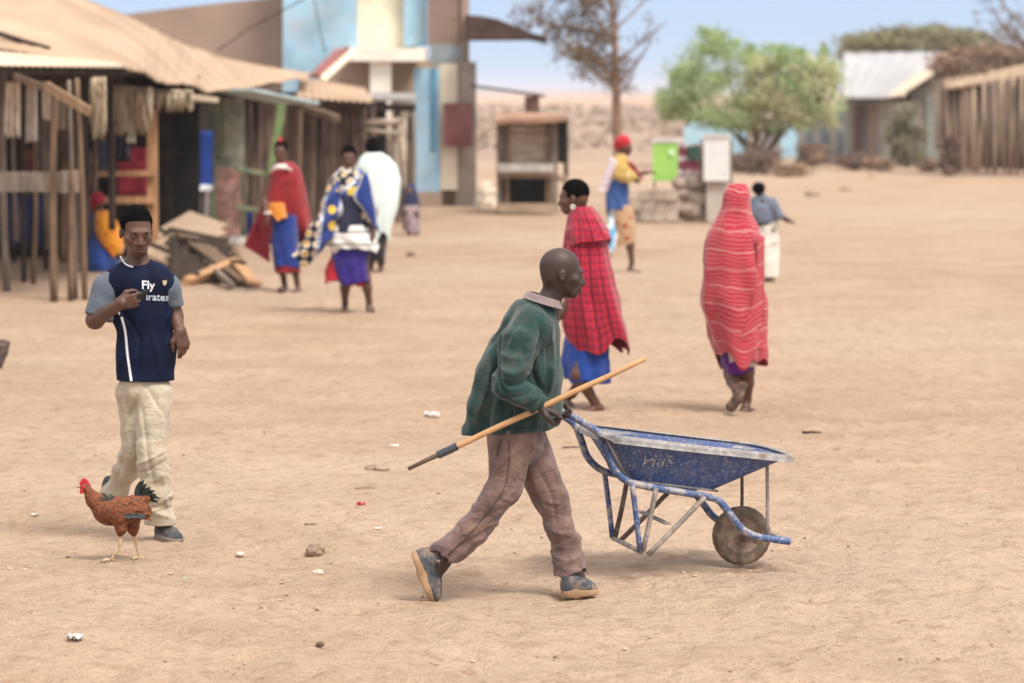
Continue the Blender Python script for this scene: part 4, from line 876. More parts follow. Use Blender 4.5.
# ================================================================ 9. woman in the red headwrap, walking right
Q = Fig(624, 272, 'person in a red headwrap, yellow shoulder cloth and blue skirt, walking right'); J = Q.J
S = Sdf(.009); hc = J(624, 146.5, 0); RQ = frame((1, -.15, -.15)); head(S, hc, RQ, 1.0)
S.cone(J(622, 154, 0), J(619, 163, 0), .05, .06, k=.03); S.chain([J(618, 165, 0), J(617, 190, 0), J(617, 210, 0)], [.09, .12, .12], k=.04)
S.chain([J(622, 168, -.12), J(630, 178, -.18), J(646, 172, -.16)], [.045, .04, .028], k=.02); hand(S, J(645, 173, -.16), (1, 0, .2), (0, .3, -1), (0, 1, .3), .95, k=.01)
bare_legs(S, J, [(J(621, 210, -.05), J(629, 237, -.07), J(632, 263, -.07), J(630, 269, -.07), J(637, 272, -.07)), (J(614, 210, .05), J(612, 240, .1), J(606, 262, .25), J(602, 266, .28), J(610, 270, .2))])
S.build('body', SKIN_M, Q.root)
S = Sdf(.008); S.ell(J(622.5, 142, 0), (.105, .10, .095), k=.02, disp=(.01, (12, 12, 18), 3)); S.ell(J(617, 145, 0), (.05, .07, .07), k=.03); S.build('headwrap', cloth('red headwrap', (.42, .02, .03), .2, .02), Q.root)
drape(Q, 'yellow_shoulder_cloth', [(154, 616, 625, .09, 0), (160, 612.5, 629, .15, 0), (168, 609.5, 635, .19, -.02), (176, 610, 640, .2, -.04), (181, 618, 640, .19, -.04)], m_spots((.50, .33, .10), (.62, .48, .25), 'yellow tan cloth', 9), folds=((4, .05, .5),), hem=.06, nv=30, seed=2)
g_ = [[J(628+u*7+v*8, 160+v*14+u*7, -.2+.02*math.sin(u*5)) for u in np.linspace(0, 1, 5)] for v in np.linspace(0, 1, 10)]
MB().sheet(g_, .02).build('red_scarf_end', RED, Q.root, smooth=True)
g_ = [[J(611-13*v+u*(5+12*v), 157+34*v+u*(5-6*v), -.20+.08*v+.03*math.sin(u*6+v*4)) for u in np.linspace(0, 1, 7)] for v in np.linspace(0, 1, 14)]
MB().sheet(g_, .012).build('white_back_cloth', cloth('white pink cloth', (.70, .60, .66), .12, .05), Q.root, smooth=True)
drape(Q, 'skirt', [(176, 607, 628, .14, 0), (195, 606, 629, .16, 0), (211, 606, 629, .17, 0)], cloth('mid blue cloth', (.032, .085, .25), .2, .05), folds=((4, .05, .5), (9, .04, .9)), hem=.05, nv=30, seed=6)
drape(Q, 'printed_underskirt', [(205, 608, 632, .15, 0), (225, 607, 636, .17, 0), (243, 611, 636, .17, 0)], m_spots((.48, .30, .17), (.30, .07, .03), 'orange brown print', 9, .22, .4), folds=((4, .06, .5), (9, .04, .9)), hem=.07, nv=30, seed=7)
S = Sdf(.008); S.chain([J(629, 271, -.07), J(638, 272.5, -.07)], [.04, .044], k=.02, flat=((0, 0, 1), .6)); S.build('shoe', SANDAL, Q.root)
bag = thing('carrier_bag', J(610, 252, -.22)+Q.p, 'light blue and white carrier bag hanging beside the patterned underskirt', 'bag')
S = Sdf(.008); bl = np.array(bag.location); S.chain([J(611, 220, -.22)+Q.p-bl, J(610, 236, -.22)+Q.p-bl, J(610, 248, -.22)+Q.p-bl], [.04, .075, .07], k=.03, flat=((0, 1, 0), .5), disp=(.012, (12, 12, 8), 3))
BGm = NT('blue white plastic'); m_bag = BGm.fin(BGm.mix(BGm.ramp(BGm.noise(BGm.coord('Object'), 6, 2), .45, .55), (.12, .35, .60), (.62, .70, .68)), .4); S.build('bag_body', m_bag, bag)
mb = MB(); mb.tube([J(611, 222, -.22)+Q.p-bl, J(609, 212, -.2)+Q.p-bl, J(613, 210, -.2)+Q.p-bl, J(612, 222, -.22)+Q.p-bl], .008, 6); mb.build('handle', m_bag, bag)
# ================================================================ 10. child in white trousers
T = Fig(768, 282, 'child in a blue grey shirt and white trousers walking away'); J = T.J
S = Sdf(.009); head(S, J(759, 189.5, 0), frame((.3, 1, 0)), .78, fine=False); S.cone(J(760, 194, 0), J(762, 202, 0), .04, .06, k=.03)
S.chain([J(763, 204, 0), J(765, 222, 0)], [.09, .10], k=.04); S.chain([J(774, 203, -.05), J(779, 215, -.1), J(789, 221, .0)], [.04, .035, .025], k=.02); hand(S, J(786, 221, .0), (1, .2, 0), (0, 0, -1), (0, -1, 0), .8, k=.01)
S.chain([J(752, 203, .05), J(750, 216, .1)], [.04, .035], k=.02)
S.chain([J(765, 228, 0), J(766, 252, 0), J(766, 276, 0)], [.07, .05, .035], k=.02); S.chain([J(771, 228, 0), J(772, 252, .05), J(771, 276, .0)], [.07, .05, .035], k=.02); S.cone(J(772, 278, 0), J(772, 281, .15), .03, k=.02)
S.build('body', SKIN_D, T.root); S = Sdf(.008); S.ell(J(758.6, 188.3, 0), (.082, .09, .078)); S.build('hair', HAIR, T.root)
SG = cloth('blue grey shirt', (.13, .155, .21), .15, .06); S = Sdf(.008); dd = (.012, (7, 6, 5), 2)
S.chain([J(762, 202, 0), J(764, 214, 0), J(765, 225, 0)], [.10, .145, .15], k=.05, flat=((0, 1, 0), .85), disp=dd, planes=[(J(765, 222, 0), (0, 0, -1))]); S.chain([J(772, 203, -.04), J(779, 215, -.1)], [.075, .06], k=.03, disp=dd); S.chain([J(755, 203, .03), J(752, 217, .05)], [.07, .055], k=.03, disp=dd); S.build('shirt', SG, T.root)
S = Sdf(.008); S.chain([J(765, 222, 0), J(765, 252, 0), J(766, 280, 0)], [.10, .085, .07], k=.02, disp=dd, planes=[(J(766, 277, 0), (0, 0, -1))]); S.chain([J(771, 222, 0), J(773, 252, .04), J(772, 280, 0)], [.09, .08, .065], k=.02, disp=dd, planes=[(J(766, 277, 0), (0, 0, -1))]); S.build('trousers', cloth('white cotton', (.66, .62, .54), .1, .1), T.root)
for x, y in ((766, 279), (772, 281)):
    S = Sdf(.008); S.chain([J(x, y, -.06), J(x+1, y+.5, .14)], [.036, .04], k=.02, flat=((0, 0, 1), .6)); S.build('shoe', SANDAL, T.root)
# ================================================================ 11. seated woman inside the stall
V_ = Fig(103, 270, 'person sitting in the stall with a red headscarf, blue dress and orange printed shawl'); J = V_.J
S = Sdf(.010); RV = frame((.9, -.5, -.2)); head(S, J(97, 202, 0), RV, .98, fine=False); S.chain([J(97, 210, 0), J(102, 222, 0), J(104, 248, 0)], [.06, .12, .14], k=.04); S.chain([J(104, 250, 0), J(113, 250, -.35), J(112, 268, -.4)], [.09, .06, .04], k=.03); S.chain([J(98, 250, 0), J(100, 252, -.35), J(100, 268, -.4)], [.09, .06, .04], k=.03)
S.chain([J(106, 222, -.1), J(112, 238, -.2), J(118, 246, -.35)], [.05, .04, .03], k=.02); S.build('body', SKIN_M, V_.root)
S = Sdf(.009); S.ell(J(97, 199, 0), (.10, .105, .105), k=.02, disp=(.01, (12, 12, 18), 3)); S.chain([J(94, 204, 0), J(92, 213, .02)], [.06, .04], k=.03); S.build('headscarf', cloth('dusky red headscarf', (.36, .02, .04), .2, .02), V_.root)
drape(V_, 'blue_dress', [(213, 90, 106, .12, .0), (225, 87, 110, .2, .0), (245, 86, 118, .3, -.1), (262, 85, 120, .36, -.18), (271, 86, 120, .36, -.18)], cloth('dark royal blue dress', (.012, .045, .20), .2, .03), folds=((5, .05, .5), (9, .04, .9)), hem=.05, nv=40, seed=4)
drape(V_, 'orange_shawl', [(211, 96, 108, .14, -.1), (220, 94, 116, .2, -.14), (232, 96, 121, .24, -.18), (246, 102, 124, .24, -.22), (254, 108, 122, .2, -.24)], m_spots((.78, .30, .02), (.50, .06, .02), 'orange printed shawl', 16, .25, .4), folds=((4, .05, .5),), hem=.06, nv=30, seed=5)
# ================================================================ 12. walker leaving the frame on the left (only the heel shows)
U = Fig(-26, 369, 'person walking out of the picture on the left, only the raised dark shoe showing', name='person'); J = U.J
S = Sdf(.012); head(S, J(-44, 178, 0), frame((-1, 0, 0)), 1.0, fine=False); S.chain([J(-42, 188, 0), J(-36, 215, 0), J(-32, 280, 0)], [.07, .14, .13], k=.05, flat=((0, 1, 0), 1.2)); S.chain([J(-38, 208, -.2), J(-30, 245, -.24), J(-42, 275, -.22)], [.05, .04, .03], k=.03); S.chain([J(-38, 208, .2), J(-30, 245, .24), J(-46, 272, .22)], [.05, .04, .03], k=.03)
S.chain([J(-30, 285, -.08), J(-26, 326, -.08), J(-4, 354, -.08)], [.09, .06, .035], k=.03); S.chain([J(-32, 285, .08), J(-44, 325, .08), J(-48, 364, .08)], [.09, .06, .035], k=.03); S.build('body', SKIN_M, U.root)
S = Sdf(.010); S.chain([J(-38, 210, 0), J(-32, 285, 0)], [.18, .17], k=.04, flat=((0, 1, 0), 1.2), disp=(.012, (6, 6, 6), 3)); S.build('shirt', GREY, U.root)
S = Sdf(.010); S.chain([J(-30, 285, -.08), J(-26, 326, -.08), J(-9, 350, -.08)], [.11, .085, .07], k=.03); S.chain([J(-32, 285, .08), J(-44, 325, .08), J(-48, 362, .08)], [.11, .085, .07], k=.03); S.build('trousers', BROWN, U.root)
MAR = mat('dark maroon grey shoe', (.07, .05, .05), .85, .3, 12, .4, 100, dust=.3)
shoe(U, J(10, 342, -.08), J(1, 369, -.08), (-1, 0, .3), MAR, MAR, w=.045, hi=.08, voxel=.008); shoe(U, J(-44, 369, .08), J(-74, 369, .08), (0, 0, 1), MAR, MAR, w=.045, hi=.08, voxel=.01)
# ================================================================ wheelbarrow
ha = math.radians(13); U_ = np.array([math.cos(ha), math.sin(ha), 0]); Lt = np.array([-math.sin(ha), math.cos(ha), 0])   # forward, away
WC = P(741.5, 568, 16.08); WC[2] = gh(WC[0], WC[1])
def Bp(px, py, v, v2=None):
    """point seen at px,py on the barrow's vertical plane at lateral offset v; optionally moved to lateral offset v2"""
    o = WC+Lt*v; d = ray(px, py); c = np.array([0, 0, CAM_Z]); t = ((o-c)@Lt)/(d@Lt); p = c+d*t
    return p if v2 is None else p+Lt*(v2-v)
bar = thing('wheelbarrow', WC, 'worn blue metal wheelbarrow with dusty white rim, pushed by the man in the green jacket', 'wheelbarrow')
def paint(name, base, dust, rust, scratch, ds=(.68, .60, .50)):
    t = NT(name); co = t.coord('Object'); c = t.mix(t.noise(co, 5, 3), sc_(base, .8), sc_(base, 1.2))
    c = t.mix(t.math('MULTIPLY', t.ramp(t.noise(co, 13, 8, .75), .47, .60), dust), c, ds)
    c = t.mix(t.math('MULTIPLY', t.ramp(t.noise(t.coord('Object', (1, 1, 1), loc=(3, 1, 0)), 60, 6, .8), .52, .62), scratch), c, (.45, .42, .42))
    r = t.ramp(t.noise(t.coord('Object', loc=(7, 2, 5)), 10, 7, .7), .56, .66); c = t.mix(t.math('MULTIPLY', r, rust), c, (.13, .055, .028))
    return t.fin(c, .62, t.bump(t.noise(co, 70, 5), .35, .003), .4)
BLP = paint('worn blue paint', (.040, .080, .215), .5, .45, .45, (.14, .165, .25)); BLF = paint('worn blue frame paint', (.045, .09, .22), .80, .65, .6, (.42, .37, .33))
RIMD = paint('cement dusted metal', (.22, .205, .20), .7, .55, .5, (.38, .355, .34)); RUST = paint('rusty steel', (.12, .07, .05), .4, .8, .4, (.33, .24, .18))
GRYM = paint('dusty grey steel', (.20, .17, .15), .7, .5, .4, (.45, .37, .30))
TV, BV = .275, .185
tl, tr = Bp(606, 437, -TV), Bp(798, 459.5, -TV)                # top rim, near side
bl_, br_ = Bp(627, 480, -BV), Bp(718, 491, -BV)
def both(p, v): return [p, p+Lt*2*v]                          # near point and its mirror on the far side
def mir(p, v): return p+Lt*2*v
# tub as a thick shell with rounded front
n1 = 22; top = []; bot = []
def ring(b0, b1, v, front_r, back_r, z_extra=0):
    """closed outline of the tub at one height: near side back->front, round the front, far side front->back"""
    c0 = b0+Lt*v; c1 = b1+Lt*v; L_ = np.linalg.norm((c1-c0)[:2]); d = nrm(c1-c0); pts = []
    def add(s, w): pts.append(c0+d*s+Lt*w)
    se = lambda x: math.copysign(abs(x)**.62, x)
    for k in range(6): add(back_r+(L_-front_r-back_r)*k/5, -v)
    for k in range(1, 8): a = -math.pi/2+math.pi*k/8; add(L_-front_r+front_r*se(math.cos(a)), v*se(math.sin(a)))
    for k in range(6): add(L_-front_r-(L_-front_r-back_r)*k/5, v)
    for k in range(1, 6): a = math.pi/2+math.pi*k/6; add(back_r+back_r*math.cos(a), v*math.sin(a))
    return pts
rT = ring(tl, tr, TV, .13, .05); rB = ring(bl_, br_, BV, .06, .05); NR = len(rT)
vs, fs = [], []
for i in range(9):
    u = i/8
    for k in range(NR):
        p = rT[k]*(1-u)+rB[k]*u; vs.append(p-WC+np.array([0, 0, 0]))
for i in range(8):
    for k in range(NR): a, b = i*NR+k, i*NR+(k+1) % NR; fs.append((a, a+NR, b+NR, b))
fs.append(tuple(8*NR+k for k in range(NR)))
o = mk('tray', vs, fs, BLP, bar, smooth=True); sm = o.modifiers.new('th', 'SOLIDIFY'); sm.thickness = .005; o.modifiers.new('b', 'EDGE_SPLIT').split_angle = math.radians(50)
tray = o
# dried cement inside
vs, fs = [], []
cen = (tl+tr)/2+Lt*TV
for i in range(5):
    u = [.02, .3, .6, .85, .93][i]
    for k in range(NR):
        p = rT[k]*(1-u)+rB[k]*u; c_ = (bl_+br_)/2+Lt*BV; q = p+(c_-p)*.02; q[2] = p[2]; vs.append(q-WC)
for i in range(4):
    for k in range(NR): a, b = i*NR+k, i*NR+(k+1) % NR; fs.append((a, a+NR, b+NR, b))
fs.append(tuple(4*NR+k for k in range(NR)))
mk('cement_lining', vs, fs, RIMD, tray)
# rolled rim: flat lip standing out
mb = MB(WC); vsr = []; cR = sum(rT)/NR
for k in range(NR):
    p = rT[k]; o_ = nrm(np.array([*(p-cR)[:2], 0])); vsr.append([p-o_*.010+np.array([0, 0, .008]), p+o_*.014+np.array([0, 0, .010]), p+o_*.026-np.array([0, 0, .004]), p+o_*.022-np.array([0, 0, .020])])
vsr.append(vsr[0]); mb.sheet(vsr, .005); mb.build('rim', RIMD, tray, smooth=True)
# back lip and bent corner plate
mb = MB(WC)
mb.beam(Bp(598, 434, -TV), Bp(612, 440, -TV), .05, .012); mb.build('corner_plate', RIMD, tray)
mb = MB(WC); mb.beam(mir(Bp(598, 434, -TV), TV), mir(Bp(612, 440, -TV), TV), .05, .012); mb.build('corner_plate', RIMD, tray)
# pressed edge down the back of the near side
mb = MB(WC); mb.tube([Bp(607, 440, -TV-.006), Bp(627, 479, -BV-.006)], .006, 6); mb.tube([Bp(627, 480, -BV-.006), Bp(718, 491, -BV-.006)], .006, 6); mb.build('seam', RIMD, tray, smooth=True)
# frame tubes
FV = .235
def tubes(name, pts, v, r, m, n=6, far=True, curve=True, taper=None):
    out = []
    for s in ((0, 1) if far else (0,)):
        q = [Bp(x, y, -v) for x, y in pts]; q = [mir(p, v) for p in q] if s else q; q = smoothpts(q, n) if curve else q
        mb = MB(WC); mb.tube(q, r, 10); out.append(mb.build(name, m if not s else (BLF if m is BLF else RUST), bar, smooth=True))
    return out
tubes('handle_tube', [(548, 404), (566, 413), (585, 424), (599, 434), (606, 450), (613, 468), (627, 481), (650, 487), (680, 492), (706, 496.5), (719, 501), (730, 514), (742, 529), (757, 536.5), (775, 539.5), (790, 541.5)], FV, .0175, BLF)
# near leg: a bent V of tube, front brace, far side the same
tubes('leg', [(632, 484), (636, 515), (640, 551)], FV+.018, .0135, BLF, 3)
tubes('leg', [(656, 488), (650, 520), (643, 551)], FV+.018, .0125, GRYM, 3)
tubes('leg_brace', [(705, 497), (675, 528), (648, 555)], FV+.018, .0120, GRYM, 3)
mb = MB(WC); mb.tube([Bp(641, 552, -FV-.018), mir(Bp(641, 552, -FV-.018), FV+.018)], .012, 8); mb.build('foot_bar', GRYM, bar, smooth=True)
mb = MB(WC); p = Bp(668, 524, -FV-.01); mb.beam(p, mir(p, FV+.01), .03, .008); mb.build('cross_brace', GRYM, bar)
tubes('front_strut', [(767, 461), (767.5, 500), (767, 538)], FV-.03, .0085, GRYM, 3)
mb = MB(WC); p = Bp(790, 541.5, -FV); mb.beam(p, mir(p, FV), .03, .012); mb.build('nose_bar', GRYM, bar)
# wheel
AX = Bp(741.5, 535.5, 0); RW = AX[2]-WC[2]; WC0 = RW
wm = MB(WC); prof = [(-.034, .62), (-.040, .74), (-.038, .88), (-.026, .97), (0, 1.0), (.026, .97), (.038, .88), (.040, .74), (.034, .62)]; ns = 48; vs = []; fs = []
for k in range(ns):
    a = 2*math.pi*k/ns
    for (w, r) in prof:
        rr = RW*(r-(.012 if (k % 2 and r > .9) else 0)); vs.append(AX+Lt*w*1.05+U_*rr*math.cos(a)+np.array([0, 0, 1])*rr*math.sin(a))
n_ = len(prof)
for k in range(ns):
    for j in range(n_-1): a, b = k*n_+j, ((k+1) % ns)*n_+j; fs.append((a, a+1, b+1, b))
wm.add(vs, fs); tyre_m = mat('dusty rubber', (.13, .10, .075), .95, .3, 10, .5, 60, dust=.5); wheel = wm.build('wheel', tyre_m, bar, smooth=True)
wm = MB(WC); vs = []; fs = []; pr = [(-.012, .62), (-.034, .64), (-.020, .52), (-.012, .40), (-.022, .26), (-.030, .16), (-.045, .12), (-.045, .04)]
for k in range(ns):
    a = 2*math.pi*k/ns
    for sgn in (1, -1):
        for (w, r) in pr: vs.append(AX+Lt*w*sgn+U_*RW*r*math.cos(a)+np.array([0, 0, 1])*RW*r*math.sin(a))
n_ = len(pr)
for k in range(ns):
    for s_ in (0, 1):
        for j in range(n_-1): a, b = k*2*n_+s_*n_+j, ((k+1) % ns)*2*n_+s_*n_+j; fs.append((a, a+1, b+1, b))
wm.add(vs, fs); wm.build('rim_disc', paint('rusty rim', (.20, .13, .09), .6, .6, .4, (.36, .26, .18)), wheel, smooth=True)
wm = MB(WC); wm.tube([AX-Lt*(FV), AX+Lt*(FV)], .009, 8); wm.tube([AX-Lt*.06, AX-Lt*.045], .022, 10); wm.tube([AX+Lt*.06, AX+Lt*.045], .022, 10); wm.build('axle', RUST, wheel, smooth=True)
# brackets from the axle up to the frame
for v in (-FV+.005, FV-.005):
    p = Bp(748, 533, -FV); mb = MB(WC); mb.beam(AX+Lt*v, p if v < 0 else mir(p, FV), .03, .008, up=(0, 1, 0)); mb.build('axle_bracket', RUST, bar)
# chalky lettering scratched on the near side panel
cu_me = text('.. MuS', 0, 0, .085); 
pn = np.cross(nrm(tr-tl), nrm(bl_-tl)); pn = nrm(pn); pn = pn if pn[1] < 0 else -pn; e1 = nrm(br_-bl_); e2 = nrm(np.cross(pn, e1)); e2 = e2 if e2[2] > 0 else -e2; pn = np.cross(e1, e2); pn = pn if pn[1] < 0 else -pn
h0 = Bp(628, 466, -(TV*.4+BV*.6)); tl_ = h0
# plane through the near side wall
a0, a1, a2 = rT[0]*.0+rT[1], rT[4], rB[2]; pn = nrm(np.cross(a1-a0, a2-a0)); pn = pn if pn[1] < 0 else -pn; h0 = h0-pn*((h0-a0)@pn); e1 = nrm(a1-a0); e2 = np.cross(e1, pn); e2 = e2 if e2[2] > 0 else -e2
for v in cu_me.vertices: v.co = h0+e1*v.co.x+e2*(v.co.y+.12*v.co.x)+pn*.0055-WC
LET = NT('chalky worn letters'); cl = LET.coord('Object'); LET.fin(LET.mix(LET.ramp(LET.noise(cl, 70, 4, .7), .42, .58), (.03, .07, .2), (.36, .35, .36)), .8); link('lettering', cu_me, LET.m, tray)

# ================================================================ chicken
hp_ = G(118, 562); CK = thing('chicken', (hp_[0], hp_[1], gh(hp_[0], hp_[1])), 'chestnut brown hen with red comb and black tail feathers walking at the youth\'s feet', 'chicken')
Yc = hp_[1]; cb = np.array(CK.location)
def CJ(px, py, dy=0.0): return P(px, py, Yc+dy)-cb
S = Sdf(.0035)
S.ell(CJ(124, 510, 0), (.115, .075, .060), np.array(Matrix.Rotation(math.radians(6), 3, 'Y')), k=.03)
S.ell(CJ(110, 512, 0), (.078, .068, .066), k=.04); S.chain([CJ(137, 504, 0), CJ(146, 499, 0)], [.05, .022], k=.03, flat=((0, 1, 0), .8))
S.chain([CJ(104, 508, 0), CJ(94, 500, 0), CJ(87.5, 490, 0)], [.052, .034, .0215], k=.03)
S.ell(CJ(85, 487.5, 0), (.026, .019, .021), k=.012)
for (x, dy) in ((121, -.035), (133, .035)): S.chain([CJ(x, 520, dy), CJ(x, 529, dy), CJ(x-1 if dy < 0 else x+1, 535, dy)], [.038, .026, .010], k=.02)
t = NT('chestnut feathers'); co = t.coord('Object'); sx_ = t.n('SeparateXYZ', {0: co}); n_ = t.noise(t.coord('Object', (1.4, 1.4, 3)), 38, 4, .7)
c_ = t.mix(t.ramp(n_, .35, .65), (.095, .026, .010), (.25, .075, .020)); c_ = t.mix(t.math('MULTIPLY', t.ramp(t.noise(t.coord('Object', (1, 1, 1.6)), 16, 4, .6), .5, .62), .6), c_, (.055, .018, .01))
c_ = t.mix(t.math('MULTIPLY', t.ramp(t.noise(co, 90, 3), .6, .75), .5), c_, (.45, .2, .06))
m_fea = t.fin(c_, .65, t.bump(t.noise(t.coord('Object', (1, 1, 2.5)), 70, 4), .9, .006), .35)
S.build('body', m_fea, CK)
# layered feathers: wing, saddle, hackle
def feather(mb, p, d, L, w, n=(0, -1, 0), droop=.2):
    d = nrm(d); n = np.asarray(n, float); s = nrm(np.cross(d, n)); pts = []
    for i, (u, ww) in enumerate(((0, .35), (.35, 1), (.75, .85), (1, .12))):
        c = np.asarray(p)+d*L*u+np.array([0, 0, -droop*L*u*u]); pts.append([c-s*w*ww*.5, c+nrm(n)*w*.12*ww, c+s*w*ww*.5])
    mb.sheet(pts, .0012)
rf = random.Random(5)
wb = MB()
for i in range(70):
    u = rf.random(); v = rf.random(); px = 114+u*26; py = 502+v*13+u*1; dy = -.068+.02*abs(v-.4)+.012*abs(u-.5)
    feather(wb, CJ(px, py, dy), (1, rf.uniform(-.05, .0), -.12+rf.uniform(-.15, .1)), .045+.02*rf.random(), .018, (0, -1, .15))
wing = wb.build('wing', m_fea, CK, smooth=True)
wb = MB()
for i in range(12): feather(wb, CJ(118+i*1.6, 514.5+rf.uniform(-1, 1)*.8, -.071), (1, 0, -.05+rf.uniform(-.1, .1)), .055, .012, (0, -1, .1))
wb.build('wing_bar', mat('black feathers', (.012, .018, .016), .45, .4, 30, .4, 90, spec=.5), wing, smooth=True)
BLK = bpy.data.materials['black feathers']
wb = MB()
for i in range(60):
    a = rf.uniform(-1, 1); u = rf.random(); px = 89+u*15; py = 492+u*15; rr_ = .03+.028*u
    feather(wb, CJ(px, py, 0)+np.array([0, -rr_*math.cos(a*1.2), rr_*math.sin(a)*.7]), (.55, 0, -.85), .035, .011, (0, -1, 0), .1)
wb.build('neck_hackle', m_fea, CK, smooth=True)
wb = MB()
for i in range(14): feather(wb, CJ(101+rf.uniform(-1, 9), 499+rf.uniform(-5, 5), -.045), (.6, 0, -.6+rf.random()), .03, .009, (0, -1, 0), .1)
wb.build('dark_neck_feathers', BLK, CK, smooth=True)
wb = MB()
for i in range(30): feather(wb, CJ(134+rf.random()*12, 500+rf.random()*8, rf.uniform(-.05, .05)), (.8, 0, -.5-rf.random()*.6), .05, .012, (0, -1, 0), .3)
wb.build('saddle', m_fea, CK, smooth=True)
wb = MB()
for i, (a, L) in enumerate([(88, .085), (80, .095), (72, .085), (94, .07), (60, .08), (45, .085), (34, .08), (22, .085), (10, .07), (66, .06), (50, .06)]):
    a = math.radians(a); d = np.array([math.cos(a), 0, math.sin(a)]); p0 = CJ(136+i*.5, 498, (i % 3-1)*.008); s = np.cross(d, (0, 1, 0)); g_ = []
    for k in range(7):
        u = k/6; c0 = p0+d*L*u+np.array([.02*u*u, 0, -.035*u*u*math.cos(a)]); w = .012*(math.sin(math.pi*min(1, .12+u*.86))**.6); g_.append([c0-s*w, c0+np.array([0, -.003, 0]), c0+s*w])
    wb.sheet(g_, .0015)
wb.build('tail', BLK, CK, smooth=True)
COMB = mat('red comb', (.50, .02, .025), .5, .15, 40, .3, 120, spec=.4)
S = Sdf(.002)
for i, (x, y, r) in enumerate([(80.5, 482.5, .008), (82.5, 480, .0095), (85, 479.5, .0095), (87, 481, .008), (88.5, 483, .006)]): S.cone(CJ(x+.6, 485, 0), CJ(x, y, 0), .008, r*.75, k=.004, flat=((0, 1, 0), .5))
S.build('comb', COMB, CK)
S = Sdf(.002); 
for dy in (-.014, .014): S.chain([CJ(82, 488.5, dy), CJ(81.5, 492, dy)], [.009, .0095], k=.004, flat=((0, 1, 0), .5)); S.ell(CJ(83.5, 487, dy*1.15), (.012, .006, .011), k=.004)
S.build('wattle', COMB, CK)
mb = MB(); mb.tube([CJ(80.5, 486.3, 0), CJ(78, 487.0, 0), CJ(76.3, 488.2, 0)], [.0075, .005, .001], 8); mb.build('beak', mat('horn beak', (.45, .30, .14), .5), CK, smooth=True)
for dy in (-.0185, .0185):
    S = Sdf(.0015); S.ell(CJ(83.3, 486, dy), (.0042, .003, .0042)); S.build('eye', EYE, CK)
YL = mat('yellow scaly leg', (.52, .38, .22), .6, .2, 30, .4, 120)
def chleg(a, kn, ft, dy):
    mb = MB(); a, kn, ft = CJ(*a, dy), CJ(*kn, dy), CJ(*ft, dy); mb.tube(smoothpts([a, kn, ft], 5), [.0085]*5+[.0065]*6, 8)
    for (dx, ddy, L) in ((-1, 0, .05), (-.85, -.5, .042), (-.85, .5, .042), (.9, .1, .02)):
        d = nrm((dx, ddy, 0)); mb.tube(smoothpts([ft, ft+d*L*.5+np.array([0, 0, .006]), ft+d*L-np.array([0, 0, .003])], 4), [.0058]*5+[.0045]*3+[.002], 6)
    mb.build('leg', YL, CK, smooth=True)
chleg((120, 533), (119.5, 546), (110.5, 560.5), -.035); chleg((134, 533), (136.5, 546), (140.5, 558.5), .035)
# ================================================================ stalls, buildings, trees
def Th(px, py, Y, name, label, cat, group=None, ground=True):
    p = P(px, py, Y); p[2] = 0.0 if ground else p[2]
    return thing(name, p, label, cat, group), p
def ground_Y(py): return G(512, py)[1]
TIN = lambda name, c, r=.5: mat(name, c, .75, .25, 1.2, .2, 40, dust=r, dustc=(.42, .30, .20))
ROOF = mat('dusty corrugated iron roof', (.41, .285, .19), .85, .16, .8, .3, 30, (1, 1, 1), dust=.35, dustc=(.52, .39, .28))
ROOF2 = mat('pale dusty roof sheet', (.55, .45, .34), .85, .14, .8, .3, 30, dust=.35, dustc=(.56, .44, .33))
SHADE_D = mat('near black interior shade', (.014, .012, .011), .95, .4, 4, .5, 30)  # near-black colour standing for the shade inside stalls, kiosk and shed
SACK = mat('pale sackcloth', (.72, .63, .50), .95, .25, 6, .6, 40, (3, 3, 1), dust=.3)
THATCH = mat('dry grass fringe', (.70, .57, .40), .95, .35, 10, .9, 60, (5, 5, .8), bd=.02)
GRN = mat('faded green paint', (.12, .17, .09), .8, .25, 3, .3, 30, dust=.4)
LBL = mat('light blue paint', (.30, .48, .60), .85, .22, 1.1, .2, 20, dust=.45, dustc=(.5, .48, .45))
CREAM = mat('cream plaster', (.78, .69, .52), .9, .16, 1.0, .2, 20, dust=.15, dustc=(.5, .38, .26))
def corr(a, b, c, d, nu=60, nv=12, amp=.018, per=.076, sag=None, rnd=0):
    """corrugated sheet grid: a,b along the eave, d,c along the ridge; ribs run from eave to ridge"""
    a, b, c, d = [np.asarray(q, float) for q in (a, b, c, d)]; L_ = np.linalg.norm(b-a); nu = min(240, max(nu, int(L_/per*5))); g_ = []
    n = nrm(np.cross(b-a, d-a)); n = n if n[2] > 0 else -n
    for i in range(nu):
        u = i/(nu-1); e = a*(1-u)+b*u; r = d*(1-u)+c*u; row = []
        for j in range(nv):
            v = j/(nv-1); row.append(e*(1-v)+r*v+n*(amp*math.sin(u*L_/per*2*math.pi)+(sag(u, v) if sag else 0)))
        g_.append(row)
    return g_
def strips(parent, org, x0, x1, y0, y1, Y, m, n, name='grass_fringe', seed=1, w=.018):
    rr = random.Random(seed); mb = MB(org)
    for i in range(n):
        x = rr.uniform(x0, x1); l = rr.uniform(.55, 1.08); dx = rr.uniform(-2, 2); a, b, c_ = P(x, y0+rr.uniform(-1, 2), Y+rr.uniform(-.1, .1)), P(x+dx*.4, y0+(y1-y0)*.5*l, Y+rr.uniform(-.12, .12)), P(x+dx, y0+(y1-y0)*l, Y+rr.uniform(-.12, .12)); mb.tube(smoothpts([a, b, c_], 3), [w, w, w*1.1, w*.9, w*.8, w*.5, w*.2], 4)
    return mb.build(name, m, parent, smooth=True)
